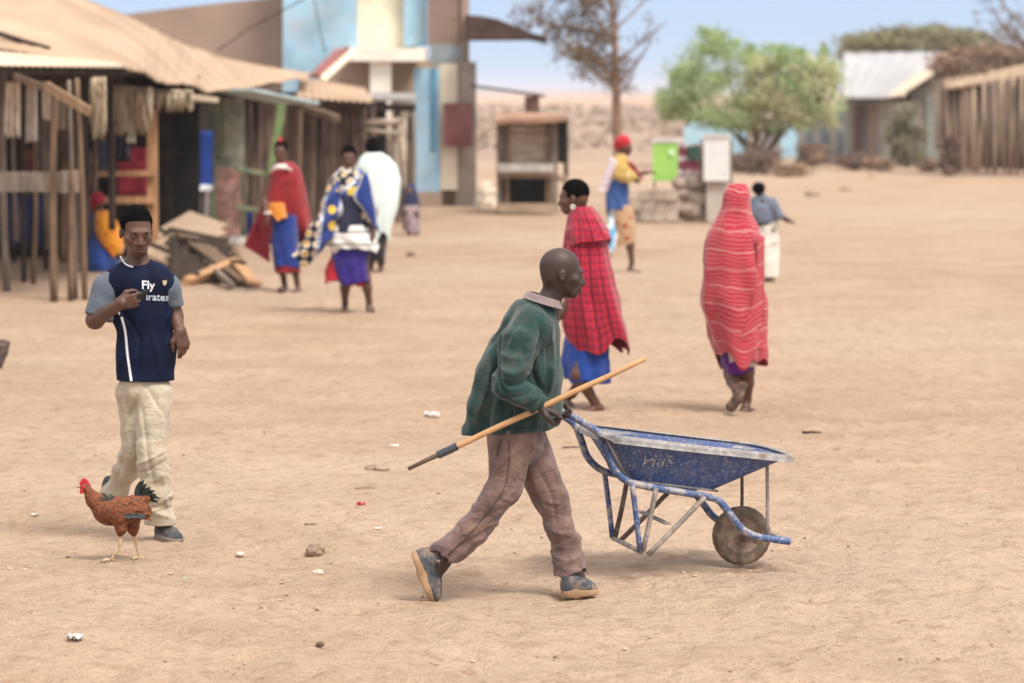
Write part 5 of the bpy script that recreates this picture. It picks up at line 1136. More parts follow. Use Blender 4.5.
def cloth_hang(parent, org, x0, x1, y0, y1, Y, m, name='hanging_cloth', wav=.05, nf=3, taper=.0, seed=1, ragged=3):
    rr = random.Random(seed); g_ = []
    for i in range(25):
        u = i/24; e = rr.uniform(-ragged, ragged); row = []
        for j in range(12):
            v = j/11; x = x0+(x1-x0)*(u*(1-taper*v)+taper*v*.5); p = P(x, y0+(y1+e-y0)*v, Y); p[1] += wav*(.3+v)*math.sin(u*nf*6.28+v*1.5+seed)+rr.uniform(-.3, .3)*wav*v; row.append(p)
        g_.append(row)
    mb = MB(org); mb.sheet(g_, .012); return mb.build(name, m, parent, smooth=True)
WOOD_P0 = mat('tan board', (.30, .19, .11), .9, .25, 3, .5, 30, (6, 6, .8))
# ---- near stall (open timber frame)
S1, o1 = Th(60, 300, 39.0, 'market_stall', 'open timber pole stall at the left edge with dark interior and low pale roof', 'market stall', 'timber market stalls')
def post(parent, org, px, y0, y1, Y, w, m, px1=None, name='post', dY=0, sq=False):
    a = P(px if px1 is None else px1, y1, Y); b = P(px, y0, Y+dY); mb = MB(org)
    rr = random.Random(int(px*7+y0)); mid = (a+b)/2+np.array([rr.uniform(-.03, .03), 0, 0])
    if sq: mb.beam(a, b, w, w*.8, up=(0, 1, 0))
    else: mb.tube(smoothpts([a, mid, b], 4), [w*.5*(1.05-.02*k) for k in range(9)], 8)
    return mb.build(name, m, parent, smooth=not sq)
for (px, y0, y1, Y, w, m, px1) in [(3, 70, 291, 38.8, .085, WOOD_G, 7), (22, 75, 285, 40.5, .06, WOOD_D, 24), (34, 92, 290, 39.9, .06, WOOD, 33), (54, 95, 303, 36.8, .085, WOOD, 54), (69, 80, 301, 37.2, .05, WOOD_G, 76), (77, 78, 303, 37.0, .065, WOOD, 85), (72, 170, 302, 36.9, .07, WOOD, 71), (86, 74, 240, 41.0, .10, WOOD_D, 87), (110, 74, 230, 41.2, .085, WOOD_D, 112), (44, 75, 270, 41.5, .06, WOOD_D, 46), (97, 75, 250, 45, .06, WOOD, 97), (14, 75, 262, 44, .06, WOOD_D, 14), (62, 75, 262, 45, .05, WOOD_G, 62)]:
    post(S1, o1, px, y0, y1, Y, w, m, px1)
def bar_(parent, org, p0, p1, w, t, m, name='rail', up=(0, 0, 1)):
    mb = MB(org); mb.beam(P(*p0), P(*p1), w, t, up); return mb.build(name, m, parent)
rr = random.Random(77)
for i in range(9): px = rr.uniform(-4, 82); post(S1, o1, px, 74, rr.uniform(236, 262), rr.uniform(41, 45.5), rr.uniform(.05, .09), rr.choice([WOOD, WOOD_D, WOOD_G]), px+rr.uniform(-3, 3))
for i, (x0, x1, y0, y1, col) in enumerate([(58, 66, 96, 128, (.40, .33, .24)), (66, 75, 120, 160, (.10, .06, .05)), (24, 33, 150, 172, (.20, .05, .04)), (100, 110, 140, 170, (.05, .07, .12)), (38, 48, 120, 168, (.12, .10, .08)), (12, 20, 205, 240, (.10, .07, .14)), (90, 98, 150, 190, (.16, .11, .08))]): cloth_hang(S1, o1, x0, x1, y0, y1, 41+.3*i, cloth('stall cloth %d' % i, col, .25, .2), 'hanging_cloth', .05, 2, seed=40+i)
bar_(S1, o1, (-90, 181, 37.4), (64, 182, 37.2), .05, .22, WOOD_G, 'counter_beam'); bar_(S1, o1, (61, 182, 37.1), (81, 181, 37.3), .06, .24, WOOD_G, 'counter_end')
bar_(S1, o1, (-90, 69.5, 37.3), (127, 70.5, 37.5), .06, .10, WOOD_D, 'eave_beam'); bar_(S1, o1, (-90, 78, 40), (122, 79, 40), .06, .09, WOOD_D, 'eave_beam')
bar_(S1, o1, (46, 86, 36.8), (90, 112, 36.4), .04, .10, WOOD_P0, 'loose_board'); bar_(S1, o1, (14, 76, 37.1), (50, 90, 36.8), .04, .07, WOOD, 'loose_board')
mb = MB(o1)
for i in range(26):
    x = -80+i*10+random.uniform(-2, 2); a, b = P(x, 77+random.uniform(-1, 2), 46.5), P(x+random.uniform(-2, 2), 262, 46.5); mb.beam(a, b, .10+random.random()*.05, .04, up=(0, 1, 0))
mb.build('back_wall', mat('shade darkened boards', (.022, .016, .013), .95, .5), S1)  # boards coloured almost black, the interior shade is in their colour
mb = MB(o1); mb.sheet([[P(-100, 76, 47), P(-100, 258, 47)], [P(200, 76, 47), P(200, 258, 47)]], .05); mb.build('inner_shade_sheet', SHADE_D, S1)  # added dark sheet, painted as the shaded depth of the stall
mb = MB(o1); mb.sheet([[P(-260, 60, 37), P(-260, 300, 37)], [P(-200, 60, 47), P(-200, 262, 47)]], .05); mb.build('side_wall', WOOD_D, S1)
ea, eb = P(-120, 66.5, 37.2), P(127.5, 67.5, 37.4); ra, rb_ = P(-120, 36, 43), P(60, 50, 43)
mb = MB(o1); mb.sheet(corr(P(-120, 63, 37.2), P(127.5, 67, 37.4), P(112, 62, 38.7), P(-120, 40, 38.7), amp=.006), .012); mb.build('roof', ROOF2, S1, smooth=True)
cloth_hang(S1, o1, 6, 19, 82, 136, 38.2, SACK, seed=1, taper=-.2); cloth_hang(S1, o1, 27, 37, 85, 140, 38.6, mat('white rag', (.62, .56, .48), .9, .2), seed=2); cloth_hang(S1, o1, 43, 52, 82, 118, 38.4, SACK, seed=3)
strips(S1, o1, 91, 105, 78, 136, 39.0, THATCH, 70, 'grass_bundle', 4)
cloth_hang(S1, o1, 8, 52, 196, 244, 43, cloth('dark blue cloth', (.02, .04, .14), .3, .1), 'blue_cloth', .08, 4, seed=5)
# second front stall bay with light timber shelf (between the dark posts and the pile)
S2, o2 = Th(150, 262, 44.5, 'market_stall', 'stall bay with pale raw timber frame, grass fringe and red goods inside', 'market stall', 'timber market stalls')
post(S2, o2, 152, 108, 250, 43.5, .13, WOOD_L, 153, sq=True); post(S2, o2, 178, 105, 222, 47, .085, WOOD_G, 180); post(S2, o2, 189, 106, 235, 48.5, .07, WOOD_G, 192); post(S2, o2, 162, 120, 230, 49, .06, WOOD_D); post(S2, o2, 128, 120, 245, 46, .07, WOOD_D)
bar_(S2, o2, (90, 174, 43.3), (155, 173, 43.4), .05, .07, WOOD_L, 'rail'); bar_(S2, o2, (90, 200, 43.3), (155, 200, 43.4), .05, .09, WOOD_L, 'shelf'); bar_(S2, o2, (112, 97, 42.5), (182, 101, 46.6), .06, .10, WOOD_D, 'eave_beam')
bar_(S2, o2, (112, 88, 42), (208, 100, 46.8), .3, .07, THATCH, 'fringe_beam')
strips(S2, o2, 112, 152, 88, 134, 41.9, THATCH, 170, 'grass_fringe', 7); strips(S2, o2, 140, 192, 91, 111, 43.4, THATCH, 150, 'grass_fringe', 8); cloth_hang(S2, o2, 128, 136, 96, 142, 42.4, mat('pale rag', (.62, .55, .45), .9, .2), 'rag', .06, 2, seed=9)
cloth_hang(S2, o2, 118, 148, 162, 196, 44.2, cloth('dark red cloth', (.34, .03, .05), .3, .05), 'red_cloth', .04, 1, seed=10); cloth_hang(S2, o2, 131, 147, 148, 174, 44.4, cloth('crimson cloth', (.42, .03, .07), .3, .05), 'red_cloth', .03, 1, seed=11); cloth_hang(S2, o2, 116, 130, 138, 156, 46, cloth('slate cloth', (.06, .07, .11), .3, .05), 'slate_cloth', .08, 2, seed=12)
mb = MB(o2); mb.sheet([[P(120, 90, 52), P(120, 245, 52)], [P(215, 90, 52.5), P(215, 245, 52.5)]], .05); mb.build('back_wall', SHADE_D, S2)  # wall colour carries the painted shade at the back of the bay
mb = MB(o2); mb.sheet([[P(196, 92, 48), P(196, 236, 48)], [P(207, 92, 52.5), P(207, 240, 52.5)]], .04); mb.build('side_wall', WOOD_D, S2)
# long roof over both
S3, o3 = Th(215, 245, 51.0, 'market_stall', 'long stall with sagging dusty iron roof, green framed front and dark stick walls', 'market stall', 'timber market stalls')
eave = smoothpts([P(-90, 40, 38.9), P(0, 46, 38.9), P(60, 56, 38.9), P(127, 68.5, 39.3), P(160, 80, 42), P(190, 87, 45), P(215, 91, 47.5), P(240, 88, 50), P(270, 84, 53), P(308, 76, 57)], 22)
ridge = smoothpts([P(-90, -60, 43.5), P(-20, -34, 44), P(60, -8, 44.8), P(130, 19, 47), P(165, 37, 48), P(200, 51, 51), P(232, 60, 53), P(258, 66, 55), P(285, 71, 57.5), P(312, 73, 60)], 22)
g_ = []; acc = 0
for i in range(len(eave)):
    if i: acc += np.linalg.norm(eave[i]-eave[i-1])
    row = []
    for j in range(14):
        v = j/13; p = eave[i]*(1-v)+ridge[i]*v; p = p+np.array([0, 0, .005*math.sin(acc/.16*2*math.pi)+.03*float(vnoise(acc*.8, v*3))+(.02 if (v > .45) else 0)]); row.append(p)
    g_.append(row)
mb = MB(o3); mb.sheet(g_, .015); mb.build('roof', ROOF, S3, smooth=True)
g_ = [[ridge[i]+np.array([-1, 0, 0])*3.2*v+np.array([0, 0, -.9*v]) for v in (0, .5, 1)] for i in range(0, len(ridge), 6)]
mb = MB(o3); mb.sheet(g_, .015); mb.build('back_roof', ROOF, S3, smooth=True)
mb = MB(o3); mb.tube([P(10, -6, 42.8), P(22, -1, 43), P(35, 4, 43.2), P(60, 12, 43.6)], .03, 6); mb.build('roof_pole', WOOD_D, S3, smooth=True)
mb = MB(o3); mb.tube([P(-30, 24, 39.4), P(0, 34, 39.4), P(22, 41, 39.4), P(50, 49, 39.4)], .035, 6); mb.build('roof_pole', WOOD_D, S3, smooth=True)  # dark pole kept as the streak of shadow along the roof edge
for (px, y0, y1, Y, w, m, px1, nm) in [(211, 100, 238, 52, .12, GRN, 212, 'green_post'), (222, 100, 152, 52.2, .10, GRN, 222, 'green_post'), (240, 95, 236, 53.5, .12, GRN, 241, 'green_post'), (282, 104, 208, 53, .12, mat('bright green paint', (.17, .26, .10), .8, .2, dust=.25), 266, 'leaning_green_post')]:
    post(S3, o3, px, y0, y1, Y, w, m, px1, nm, sq=True)
bar_(S3, o3, (236, 168, 51.8), (276, 176, 53.5), .05, .07, GRN, 'green_rail'); bar_(S3, o3, (236, 207, 51.8), (262, 210, 53.5), .05, .07, GRN, 'green_rail')
bar_(S3, o3, (213, 150, 52.1), (241, 152, 53.4), .04, .12, GRN, 'green_rail')
mb = MB(o3); mb.beam(P(226, 168, 52.3), P(225, 236, 52.3), .46, .04, up=(0, 1, 0)); mb.build('red_panel', mat('faded red painted panel', (.36, .19, .16), .85, .5, 4, .4, 20, dust=.5, dustc=(.5, .36, .3)), S3)
mb = MB(o3); mb.beam(P(230, 98, 52.6), P(230, 169, 52.6), .42, .04, up=(0, 1, 0)); mb.build('upper_panel', mat('grey green board', (.32, .31, .24), .85, .4), S3)
mb = MB(o3); rr = random.Random(9)
for i in range(30):
    px = 244+i*4.5+rr.uniform(-1, 1); Y = 54+i*.21; mb.tube([P(px, 242-i*.85, Y), P(px+rr.uniform(-1, 1), 170, Y), P(px+rr.uniform(-3, 3), 96+i*.1, Y)], [.028+rr.random()*.03]*3, 6)
mb.build('stick_wall', mat('dark brown sticks', (.15, .10, .075), .95, .5, 5, .6, 30, (4, 4, .6)), S3)
mb = MB(o3); mb.sheet([[P(205, 92, 54.6), P(205, 240, 54.6)], [P(300, 92, 58.5), P(300, 228, 58.5)], [P(384, 100, 61.5), P(384, 222, 61.5)]], .05); mb.build('inner_shade_sheet', SHADE_D, S3)  # black sheet added for the shade showing between the sticks
for px, y0, y1, Y in ((300, 96, 222, 55.5), (330, 100, 216, 58), (352, 103, 213, 59)): post(S3, o3, px, y0, y1, Y, .10, WOOD, px)
mb = MB(o3); mb.beam(P(231, 89.5, 49), P(298, 103, 50), .9, .035, up=(0, 0, 1)); mb.build('light_blue_board', mat('pale blue board', (.42, .55, .58), .8, .12, dust=.3), S3)
mb = MB(o3); mb.sheet(corr(P(296, 97, 55), P(374, 102, 58), P(366, 88, 63), P(300, 78, 61), amp=.02, per=.3), .015); mb.build('lower_roof', ROOF, S3, smooth=True)
bar_(S3, o3, (304, 107, 54.5), (338, 119, 54.0), .14, .10, WOOD, 'roof_timber'); bar_(S3, o3, (298, 101, 56), (373, 105, 59), .08, .12, WOOD_D, 'eave_beam')
# extra purlins sticking out under the sagging eave
for i in range(9):
    px = 130+i*9; Y = 39.5+i*1.15; y = 71+i*2.6-(max(0, i-7)*3); bar_(S3, o3, (px, y, Y), (px-22, y-7, Y+.5), .06, .06, WOOD_D, 'rafter')
hb = thing('hanging_garment', P(202, 190, 47.3), 'long bright blue garment with a white hem hanging on the pale posts of the stalls', 'garment'); ob = np.array(hb.location)
cloth_hang(hb, ob, 190, 213, 131, 186, 47.3, cloth('strong blue cloth', (.010, .040, .22), .2, .03), 'blue_body', .03, 1, seed=13, ragged=1); cloth_hang(hb, ob, 190, 213, 185, 191, 47.25, mat('white hem', (.7, .72, .75), .9, .1), 'white_hem', .03, 1, seed=13, ragged=1)
cloth_hang(hb, ob, 197, 210, 190, 236, 47.4, cloth('grey brown cloth', (.20, .17, .16), .3, .1), 'lower_cloth', .1, 2, seed=15, ragged=2)
hb2 = thing('hanging_garment', P(255, 225, 53), 'narrow royal blue cloth hanging low between the green rails', 'garment'); cloth_hang(hb2, np.array(hb2.location), 247, 253, 210, 238, 53.2, bpy.data.materials['strong blue cloth'], 'cloth', .05, 1, seed=16, ragged=1)
# ---- pile of broken timber in front
WOOD_P = mat('pale dusty planks', (.36, .26, .18), .9, .3, 3, .5, 30, (6, 6, .8), dust=.3)
PL = [((152, 258, 42.5), (212, 228, 45), .42, .05, WOOD_P, 'broad brown plank leaning in the timber pile, its foot nearest the youth'),
      ((168, 243, 44), (208, 219, 46.5), .55, .05, WOOD_P, 'wide greyish plank lying topmost on the timber pile'),
      ((186, 236, 43.5), (250, 290, 39.5), .28, .05, WOOD, 'long brown plank sloping down to the right of the timber pile'),
      ((186, 285, 39.6), (236, 262, 41.0), .10, .10, WOOD_L, 'pale squared beam resting across the front of the timber pile'),
      ((236, 262, 40.8), (254, 290, 39.3), .16, .05, WOOD_L, 'short pale board propped at the right end of the timber pile'),
      ((206, 262, 41.2), (232, 296, 38.9), .08, .06, WOOD_G, 'thin grey batten standing crooked inside the timber pile')]
for a, b, w, t_, m, lb in PL:
    A0, B0 = P(*a), P(*b); A0[2] = max(.05, A0[2]); B0[2] = max(.05, B0[2]); pt = thing('plank', ((A0+B0)/2)*[1, 1, 0], lb, 'plank', 'planks in the broken timber pile'); oo = np.array(pt.location)
    MB(oo).beam(A0, B0, w, t_, up=(.3, -.5, 1)).build('board', m, pt, bevel=.006)
    MB(oo).beam(A0*.85+B0*.15+np.array([0, 0, t_*.5+.022]), A0*.8+B0*.2+np.array([0, 0, t_*.5+.022]), w*1.05, .03, up=(.3, -.5, 1)).build('batten', WOOD_D, pt)
tb = thing('broken_table', G(205, 285), 'collapsed dark wooden table lying under the planks of the timber pile', 'table'); ot = np.array(tb.location)
mb = MB(ot)
for i in range(6): mb.beam(P(166+i*1.5, 232+i*8, 44-i*.7), P(226+i*3, 244+i*8, 43.5-i*.7), .17, .03, up=(0, -.7, .6))
mb.build('table_top', WOOD_D, tb)
for a, b in (((170, 285, 40.5), (188, 246, 43)), ((228, 285, 40.3), (214, 250, 42.5)), ((178, 240, 44), (172, 262, 44)), ((232, 245, 43.5), (240, 262, 43))): MB(ot).beam(P(*a), P(*b), .07, .07).build('leg', WOOD, tb)
rock('rock', 236, 245, .16, .6, mat('white lump', (.5, .46, .42), .9, .2), 'whitish stone on the ground behind the timber pile, below the red panel', seed=31)
# ---- two storey shop building
BD, od = Th(350, 208, 68.0, 'shop_building', 'tall two storey shop with light blue, cream and brown walls above the stalls', 'building')
def wall(name, x0, x1, y0, y1, Y, m, th=.25, parent=None, Y1=None):
    a, b = P(x0, y1, Y), P(x1, y1, Y if Y1 is None else Y1); z0, z1 = P(x0, y1, Y)[2], P(x0, y0, Y)[2]; a2, b2 = P((x0), 90, Y), P(x1, 90, Y if Y1 is None else Y1)
    mb = MB(od if parent is None else parent[1]); c = (a2+b2)/2; d = b2-a2; ang = math.atan2(d[1], d[0]); n = np.array([-math.sin(ang), math.cos(ang), 0]); c = c+n*th/2; c[2] = (z0+z1)/2
    mb.box(c, (np.linalg.norm(d[:2]), th, z1-z0), rz=ang); return mb.build(name, m, BD if parent is None else parent[0])
WCR = mat('off white plaster', (.86, .80, .68), .9, .1, 1.2, .2, 20, dust=.15)
def brickm(name, c1, c2, mortar, sc=1.0):
    t = NT(name); co = t.coord('Object'); sp = t.n('SeparateXYZ', {0: co}); v = t.n('CombineXYZ', {0: sp.outputs[0], 1: sp.outputs[2]}).outputs[0]
    b = t.n('TexBrick', {'Vector': v, 'Color1': c1, 'Color2': c2, 'Mortar': mortar, 'Scale': sc, 'Mortar Size': .012, 'Brick Width': .3, 'Row Height': .12})
    return t.fin(t.mix(t.math('MULTIPLY', t.noise(co, 1.5, 5), .5), b.outputs[0], sc_(c1, .7)), .92, t.bump(b.outputs['Fac'], -.4, .01))
BRK = brickm('brown brick', (.27, .18, .14), (.22, .145, .11), (.30, .23, .18)); ADB = mat('brown earth plaster', (.34, .245, .19), .95, .12, .7, .3, 12)
mb = MB(od); mb.sheet([[P(x, y, 69.5), P(x, 205, 69.5)] for x, y in ((124, 15), (180, 8), (235, 2), (283, -3))], .3); mb.build('side_wall', ADB, BD)
# sloping top of the brown side wall
wall('upper_side_wall', 133, 283, -100, -90, 69.4, ADB) if False else None
wall('blue_wall', 283.5, 357, -110, 205, 68.2, LBL, .5); wall('cream_wall', 357, 417, -110, 50, 68.6, CREAM, .4); wall('blue_strip', 404, 427, -110, 46, 68.3, LBL, .2)
wall('brick_wall', 428, 467, -110, 45.5, 68.0, BRK, .5); wall('brick_edge', 462, 469, -110, 60, 67.9, ADB, .5); wall('grey_band', 430, 467, 45, 65, 67.95, mat('blue grey plaster', (.30, .33, .35), .9, .15), .5)
wall('floor_slab', 346, 425, 48, 61, 66.6, WCR, 2.2); wall('column', 370, 391, 61, 130, 66.8, WCR, .35); wall('column_lower', 372, 388, 104, 206, 66.85, mat('grey plaster', (.40, .34, .28), .9, .2), .3)
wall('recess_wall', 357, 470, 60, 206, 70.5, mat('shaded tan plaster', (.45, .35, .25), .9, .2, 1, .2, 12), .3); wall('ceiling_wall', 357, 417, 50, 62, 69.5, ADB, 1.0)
wall('blue_pillar', 414, 440, 68, 192, 66.9, LBL, .4); wall('blue_pillar_edge', 430.5, 436, 68, 150, 66.86, mat('deeper blue paint', (.10, .25, .36), .85, .2), .1)
wall('pillar_base', 412, 442, 192, 207, 66.8, ADB, .5); wall('cream_panel', 440, 457, 64, 190, 66.95, CREAM, .3); wall('grey_pier', 455, 476, 62, 209, 67.1, mat('grey brown plaster', (.34, .28, .235), .9, .2, 1.5), .5); wall('panel_base', 440, 456, 190, 207, 67.25, ADB, .3)
wall('dark_window', 396, 413, 117, 141, 70.35, mat('dark opening', (.03, .03, .035), .6), .1); wall('window_frame', 394, 415, 114, 117, 70.3, CREAM, .15); wall('inner_door', 396, 412, 141, 206, 70.3, mat('tan boards', (.40, .31, .21), .9, .3), .1)
wall('shutter', 443, 472, 103, 147, 66.7, mat('maroon shutter', (.20, .075, .075), .8, .15, 2, .2, 20, dust=.2), .12)
# red edged stair roof and canopies
mb = MB(od); mb.sheet([[P(310, 78, 62.5), P(327, 79, 62.5)], [P(336, 54, 64.5), P(350, 50, 64.5)]], .08); mb.build('red_stair_roof', mat('red painted sheet', (.25, .085, .085), .8, .2, dust=.3), BD)
mb = MB(od); mb.beam(P(320, 82, 62.3), P(351, 54, 64.3), .12, .18, up=(0, 1, 0)); mb.build('stair_fascia', CREAM, BD)
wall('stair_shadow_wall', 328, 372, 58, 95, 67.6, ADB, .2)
mb = MB(od); mb.sheet([[P(372, 98, 60.5), P(372, 92, 66)], [P(416, 99, 60.5), P(416, 93, 66)]], .05); mb.build('awning', mat('grey iron awning', (.26, .25, .24), .7, .2, dust=.3), BD); bar_(BD, od, (372, 107, 60.6), (416, 108, 60.6), .06, .12, WOOD_D, 'awning_beam')
for px in (398, 412): post(BD, od, px, 108, 214, 60.8, .12, WOOD_G, px)
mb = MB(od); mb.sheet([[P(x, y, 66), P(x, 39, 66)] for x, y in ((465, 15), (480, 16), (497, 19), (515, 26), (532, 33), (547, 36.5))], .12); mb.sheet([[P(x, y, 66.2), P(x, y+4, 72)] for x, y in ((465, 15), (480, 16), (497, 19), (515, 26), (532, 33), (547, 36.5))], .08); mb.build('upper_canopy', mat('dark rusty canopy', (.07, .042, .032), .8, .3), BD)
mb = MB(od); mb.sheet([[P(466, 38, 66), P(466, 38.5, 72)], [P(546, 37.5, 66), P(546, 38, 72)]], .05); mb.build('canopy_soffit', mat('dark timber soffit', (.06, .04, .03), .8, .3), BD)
mb = MB(od); mb.tube([P(217, 51, 58), P(250, 28, 58), P(302, 0, 58), P(330, -16, 58)], .012, 5); mb.build('cable', WOOD_D, BD, smooth=True); mb = MB(od); mb.tube([P(312, -10, 66), P(322, 40, 66), P(325, 52, 66)], .012, 5); mb.build('cable', WOOD_D, BD, smooth=True)
# stick fence piece beside the awning post
LP_, ol = Th(392, 222, 58.5, 'stick_screen', 'pale crooked stick screen standing right of the person in the mint cloth', 'fence'); 
for nm, (a, b, r) in zip(['stake']*4+['crossbar']*2, [((394, 128, 58.5), (396, 220, 58.5), .05), ((399, 118, 58.6), (404, 218, 58.6), .045), ((388, 122, 58.7), (389, 220, 58.7), .04), ((405, 118, 58.8), (398, 222, 58.6), .04), ((360, 124, 58.4), (402, 121, 58.4), .06), ((362, 130, 58.4), (402, 134, 58.4), .04)]):
    MB(ol).tube([P(*a), (P(*a)+P(*b))/2+[.03, 0, 0], P(*b)], [r, r*1.1, r], 7).build(nm, mat('pale bark', (.36, .29, .22), .95, .3) if 'pale bark' not in bpy.data.materials else bpy.data.materials['pale bark'], LP_, smooth=True)
# ---- kiosk
KI, ok = Th(532, 212, 63.8, 'wooden_kiosk', 'small weathered timber kiosk with plank front, pale shelf and dark lower opening', 'kiosk')
K0 = 62.9; KW = mat('weathered kiosk planks', (.36, .27, .19), .95, .3, 2, .6, 16, (1, 1, 9), dust=.3)
def kp(nm, x0, x1, y0, y1, Y, m, th=.04): return wall(nm, x0, x1, y0, y1, Y, m, th, (KI, ok))
for i in range(6): kp('front_plank', 500, 556, 122.5+i*6.9, 129+i*6.9, K0+.02*(i % 2), KW)
kp('shelf_board', 498, 554, 164, 172, K0-.35, mat('pale grey shelf', (.46, .42, .38), .9, .2), .5); kp('lower_rail', 499, 554, 172, 178, K0-.1, KW, .06); kp('bottom_rail', 498, 556, 204, 212, K0-.3, KW, .4)
for x in (499, 507, 548, 555): post(KI, ok, x, 120, 211, K0-.05, .09, WOOD_G if x in (499, 555) else WOOD, x, 'post', sq=True)
for x in (503, 566): post(KI, ok, x, 118, 205, K0+1.3, .09, WOOD_D, x, 'post', sq=True)
kp('dark_back', 500, 552, 176, 208, K0+1.1, SHADE_D, .05); kp('side_panel_dark', 558, 566, 121, 163, K0+.4, SHADE_D, .6)  # the back sheet is painted shade within the lower opening
mb = MB(ok); mb.sheet([[P(494, 119.5, K0-.5), P(497, 112, K0+1.6)], [P(530, 118, K0-.5), P(530, 112.5, K0+1.6)], [P(568, 116.5, K0-.5), P(568, 114, K0+1.6)]], .09); mb.build('roof_boards', mat('reddish brown roof boards', (.33, .20, .13), .9, .3, 2, .4, 20), KI)
kp('side_rail', 552, 568, 176, 182, K0+.6, KW, .5)
AW, oa = Th(500, 210, 66.0, 'pole_awning', 'thin dark awning pole running from the shop to a short post above the kiosk', 'awning')
bar_(AW, oa, (470, 85.5, 66), (545, 96, 66), .5, .05, WOOD_D, 'awning_sheet'); bar_(AW, oa, (532, 96, 66), (532, 210, 66), .28, .1, mat('red brown post', (.27, .16, .12), .9, .3), 'post', up=(0, 1, 0)); 
rock('sack', 487, 208, .22, 1.5, SACK, 'pale rounded sack standing on the ground left of the kiosk', 'sack', seed=41)
# ---- block counter, boards and posters
CT, oc = Th(655, 222, 58.9, 'block_counter', 'low rough grey concrete block counter behind the person in the headwrap', 'counter')
BLK_ = mat('rough grey blocks', (.42, .34, .27), .95, .25, 2.5, .7, 20); rr = random.Random(4)
for r_ in range(3):
    for i in range(4):
        x0 = 627+i*13+(r_ % 2)*3; wall('concrete_block', x0, x0+12.4, 190+r_*10.5, 200+r_*10.5, 58.8+rr.uniform(-.04, .04), BLK_, .4, (CT, oc))
BO, ob_ = Th(692, 222, 58.9, 'boulder_stack', 'heap of rounded grey boulders stacked between counter and pale pier', 'boulder stack')
for i, (x, y, r) in enumerate([(683, 184, .16), (694, 182, .18), (703, 186, .12), (684, 196, .17), (697, 198, .2), (690, 210, .22), (703, 212, .15), (681, 209, .15)]):
    S = Sdf(.022); c = P(x, y, 59.1)-ob_; S.ell(c, (r*1.25, r*1.2, r*.9), k=.05, disp=(.035, (5, 5, 5), i)); S.build('boulder', mat('dark grey boulder', (.30, .235, .19), .95, .35, 3, .6, 20) if i == 0 else bpy.data.materials['dark grey boulder'], BO)
PI_, op = Th(718, 222, 58.9, 'notice_pier', 'whitewashed block pier carrying a tall white notice board', 'pier'); WW = mat('whitewash', (.60, .56, .52), .9, .15, 2, .4, 15, dust=.3)
wall('pier', 707, 730, 180, 222, 58.8, mat('dusty whitewash', (.48, .42, .36), .9, .2, 2, .4, 15, dust=.3), .45, (PI_, op))
nb = NT('faded notice board'); co = nb.coord('Object'); wv = nb.n('TexWave', {'Vector': co, 'Scale': 1.6, 'Distortion': .0}, bands_direction='Z').outputs['Fac']; m_nb = nb.fin(nb.mix(nb.math('MULTIPLY', nb.ramp(nb.noise(nb.coord('Object', (1, 1, 6)), 5, 4), .5, .7), .55), (.66, .65, .63), (.36, .36, .37)), .8)
wall('notice_board', 704, 730, 137, 181, 58.7, m_nb, .06, (PI_, op)); wall('top_rail', 702, 731, 134.5, 138, 58.68, WW, .1, (PI_, op)); wall('side_stake', 700.5, 703.5, 140, 222, 58.9, WOOD_G, .08, (PI_, op)); wall('side_stake', 730.5, 733, 140, 222, 58.9, WOOD_G, .08, (PI_, op))
GS, og = Th(665, 222, 59.6, 'green_sign', 'bright green sign board on posts with a pale top strip and small white mark', 'sign')
wall('green_board', 653, 678, 143, 181, 59.3, mat('bright green sign paint', (.30, .56, .11), .6, .1, 2, .1, dust=.12, dustc=(.6, .7, .4)), .05, (GS, og)); wall('top_strip', 652, 684, 138, 142.6, 59.28, WW, .06, (GS, og))
mb = MB(og); mb.sheet([[P(669, 150, 59.27), P(670, 156, 59.27)], [P(674, 149, 59.27), P(675, 154, 59.27)]], .006); mb.build('white_mark', mat('white paint mark', (.6, .75, .5), .7), GS)
for x in (655, 676): wall('post', x-1, x+1, 181, 222, 59.34, WOOD_G, .06, (GS, og))
MS_, om = Th(690, 222, 60.2, 'maroon_sign', 'maroon and white painted board with a dark green square, right of the green sign', 'sign')
t = NT('maroon lettered board'); co = t.coord('Object'); sp = t.n('SeparateXYZ', {0: co}); zz = sp.outputs[2]; m1 = t.math('MULTIPLY', stripe(t, zz, .24, .35, .2), t.ramp(t.noise(t.coord('Object', (9, 1, 3)), 3, 2), .45, .5)); m_ms = t.fin(t.mix(m1, (.17, .035, .06), (.55, .48, .48)), .8)
wall('board', 678.5, 704, 144, 181, 60.0, m_ms, .05, (MS_, om)); wall('green_square', 688, 702, 146, 159, 59.95, mat('dark green square', (.03, .07, .05), .8, .3), .04, (MS_, om))
for x in (681, 701): wall('post', x-1, x+1, 181, 219, 60.04, WOOD_G, .06, (MS_, om))
# ---- far light blue buildings
def house(px, name, label, cat='building'): return Th(px, 165, 104, name, label, cat)
HB, ohb = Th(715, 160, 118, 'blue_building', 'far light blue building with a low rounded gable, left of the green tree trunk', 'building')
g_ = []
LB2 = mat('pale sky blue paint', (.36, .56, .66), .9, .1, 1, .1, dust=.1, dustc=(.5, .5, .5)); DK = mat('dark doorway', (.02, .02, .02))
mb = MB(ohb); xs_ = [684, 690, 705, 725, 740, 746]; top_ = [128, 122, 120, 119, 122, 130]
for k, Y in enumerate((118, 121)): pass
mb.sheet([[P(x, t__, 118), P(x, 168, 118)] for x, t__ in zip(xs_, top_)], .2); mb.build('wall', LB2, HB); wall('side_wall', 743, 747, 130, 165, 118.2, LB2, 3, (HB, ohb)); wall('roof', 686, 745, 118.5, 122, 118.3, WW, 3, (HB, ohb)); wall('dark_base', 690, 745, 146, 166, 117.9, mat('dim lower wall', (.22, .19, .17), .9, .2), .2, (HB, ohb))
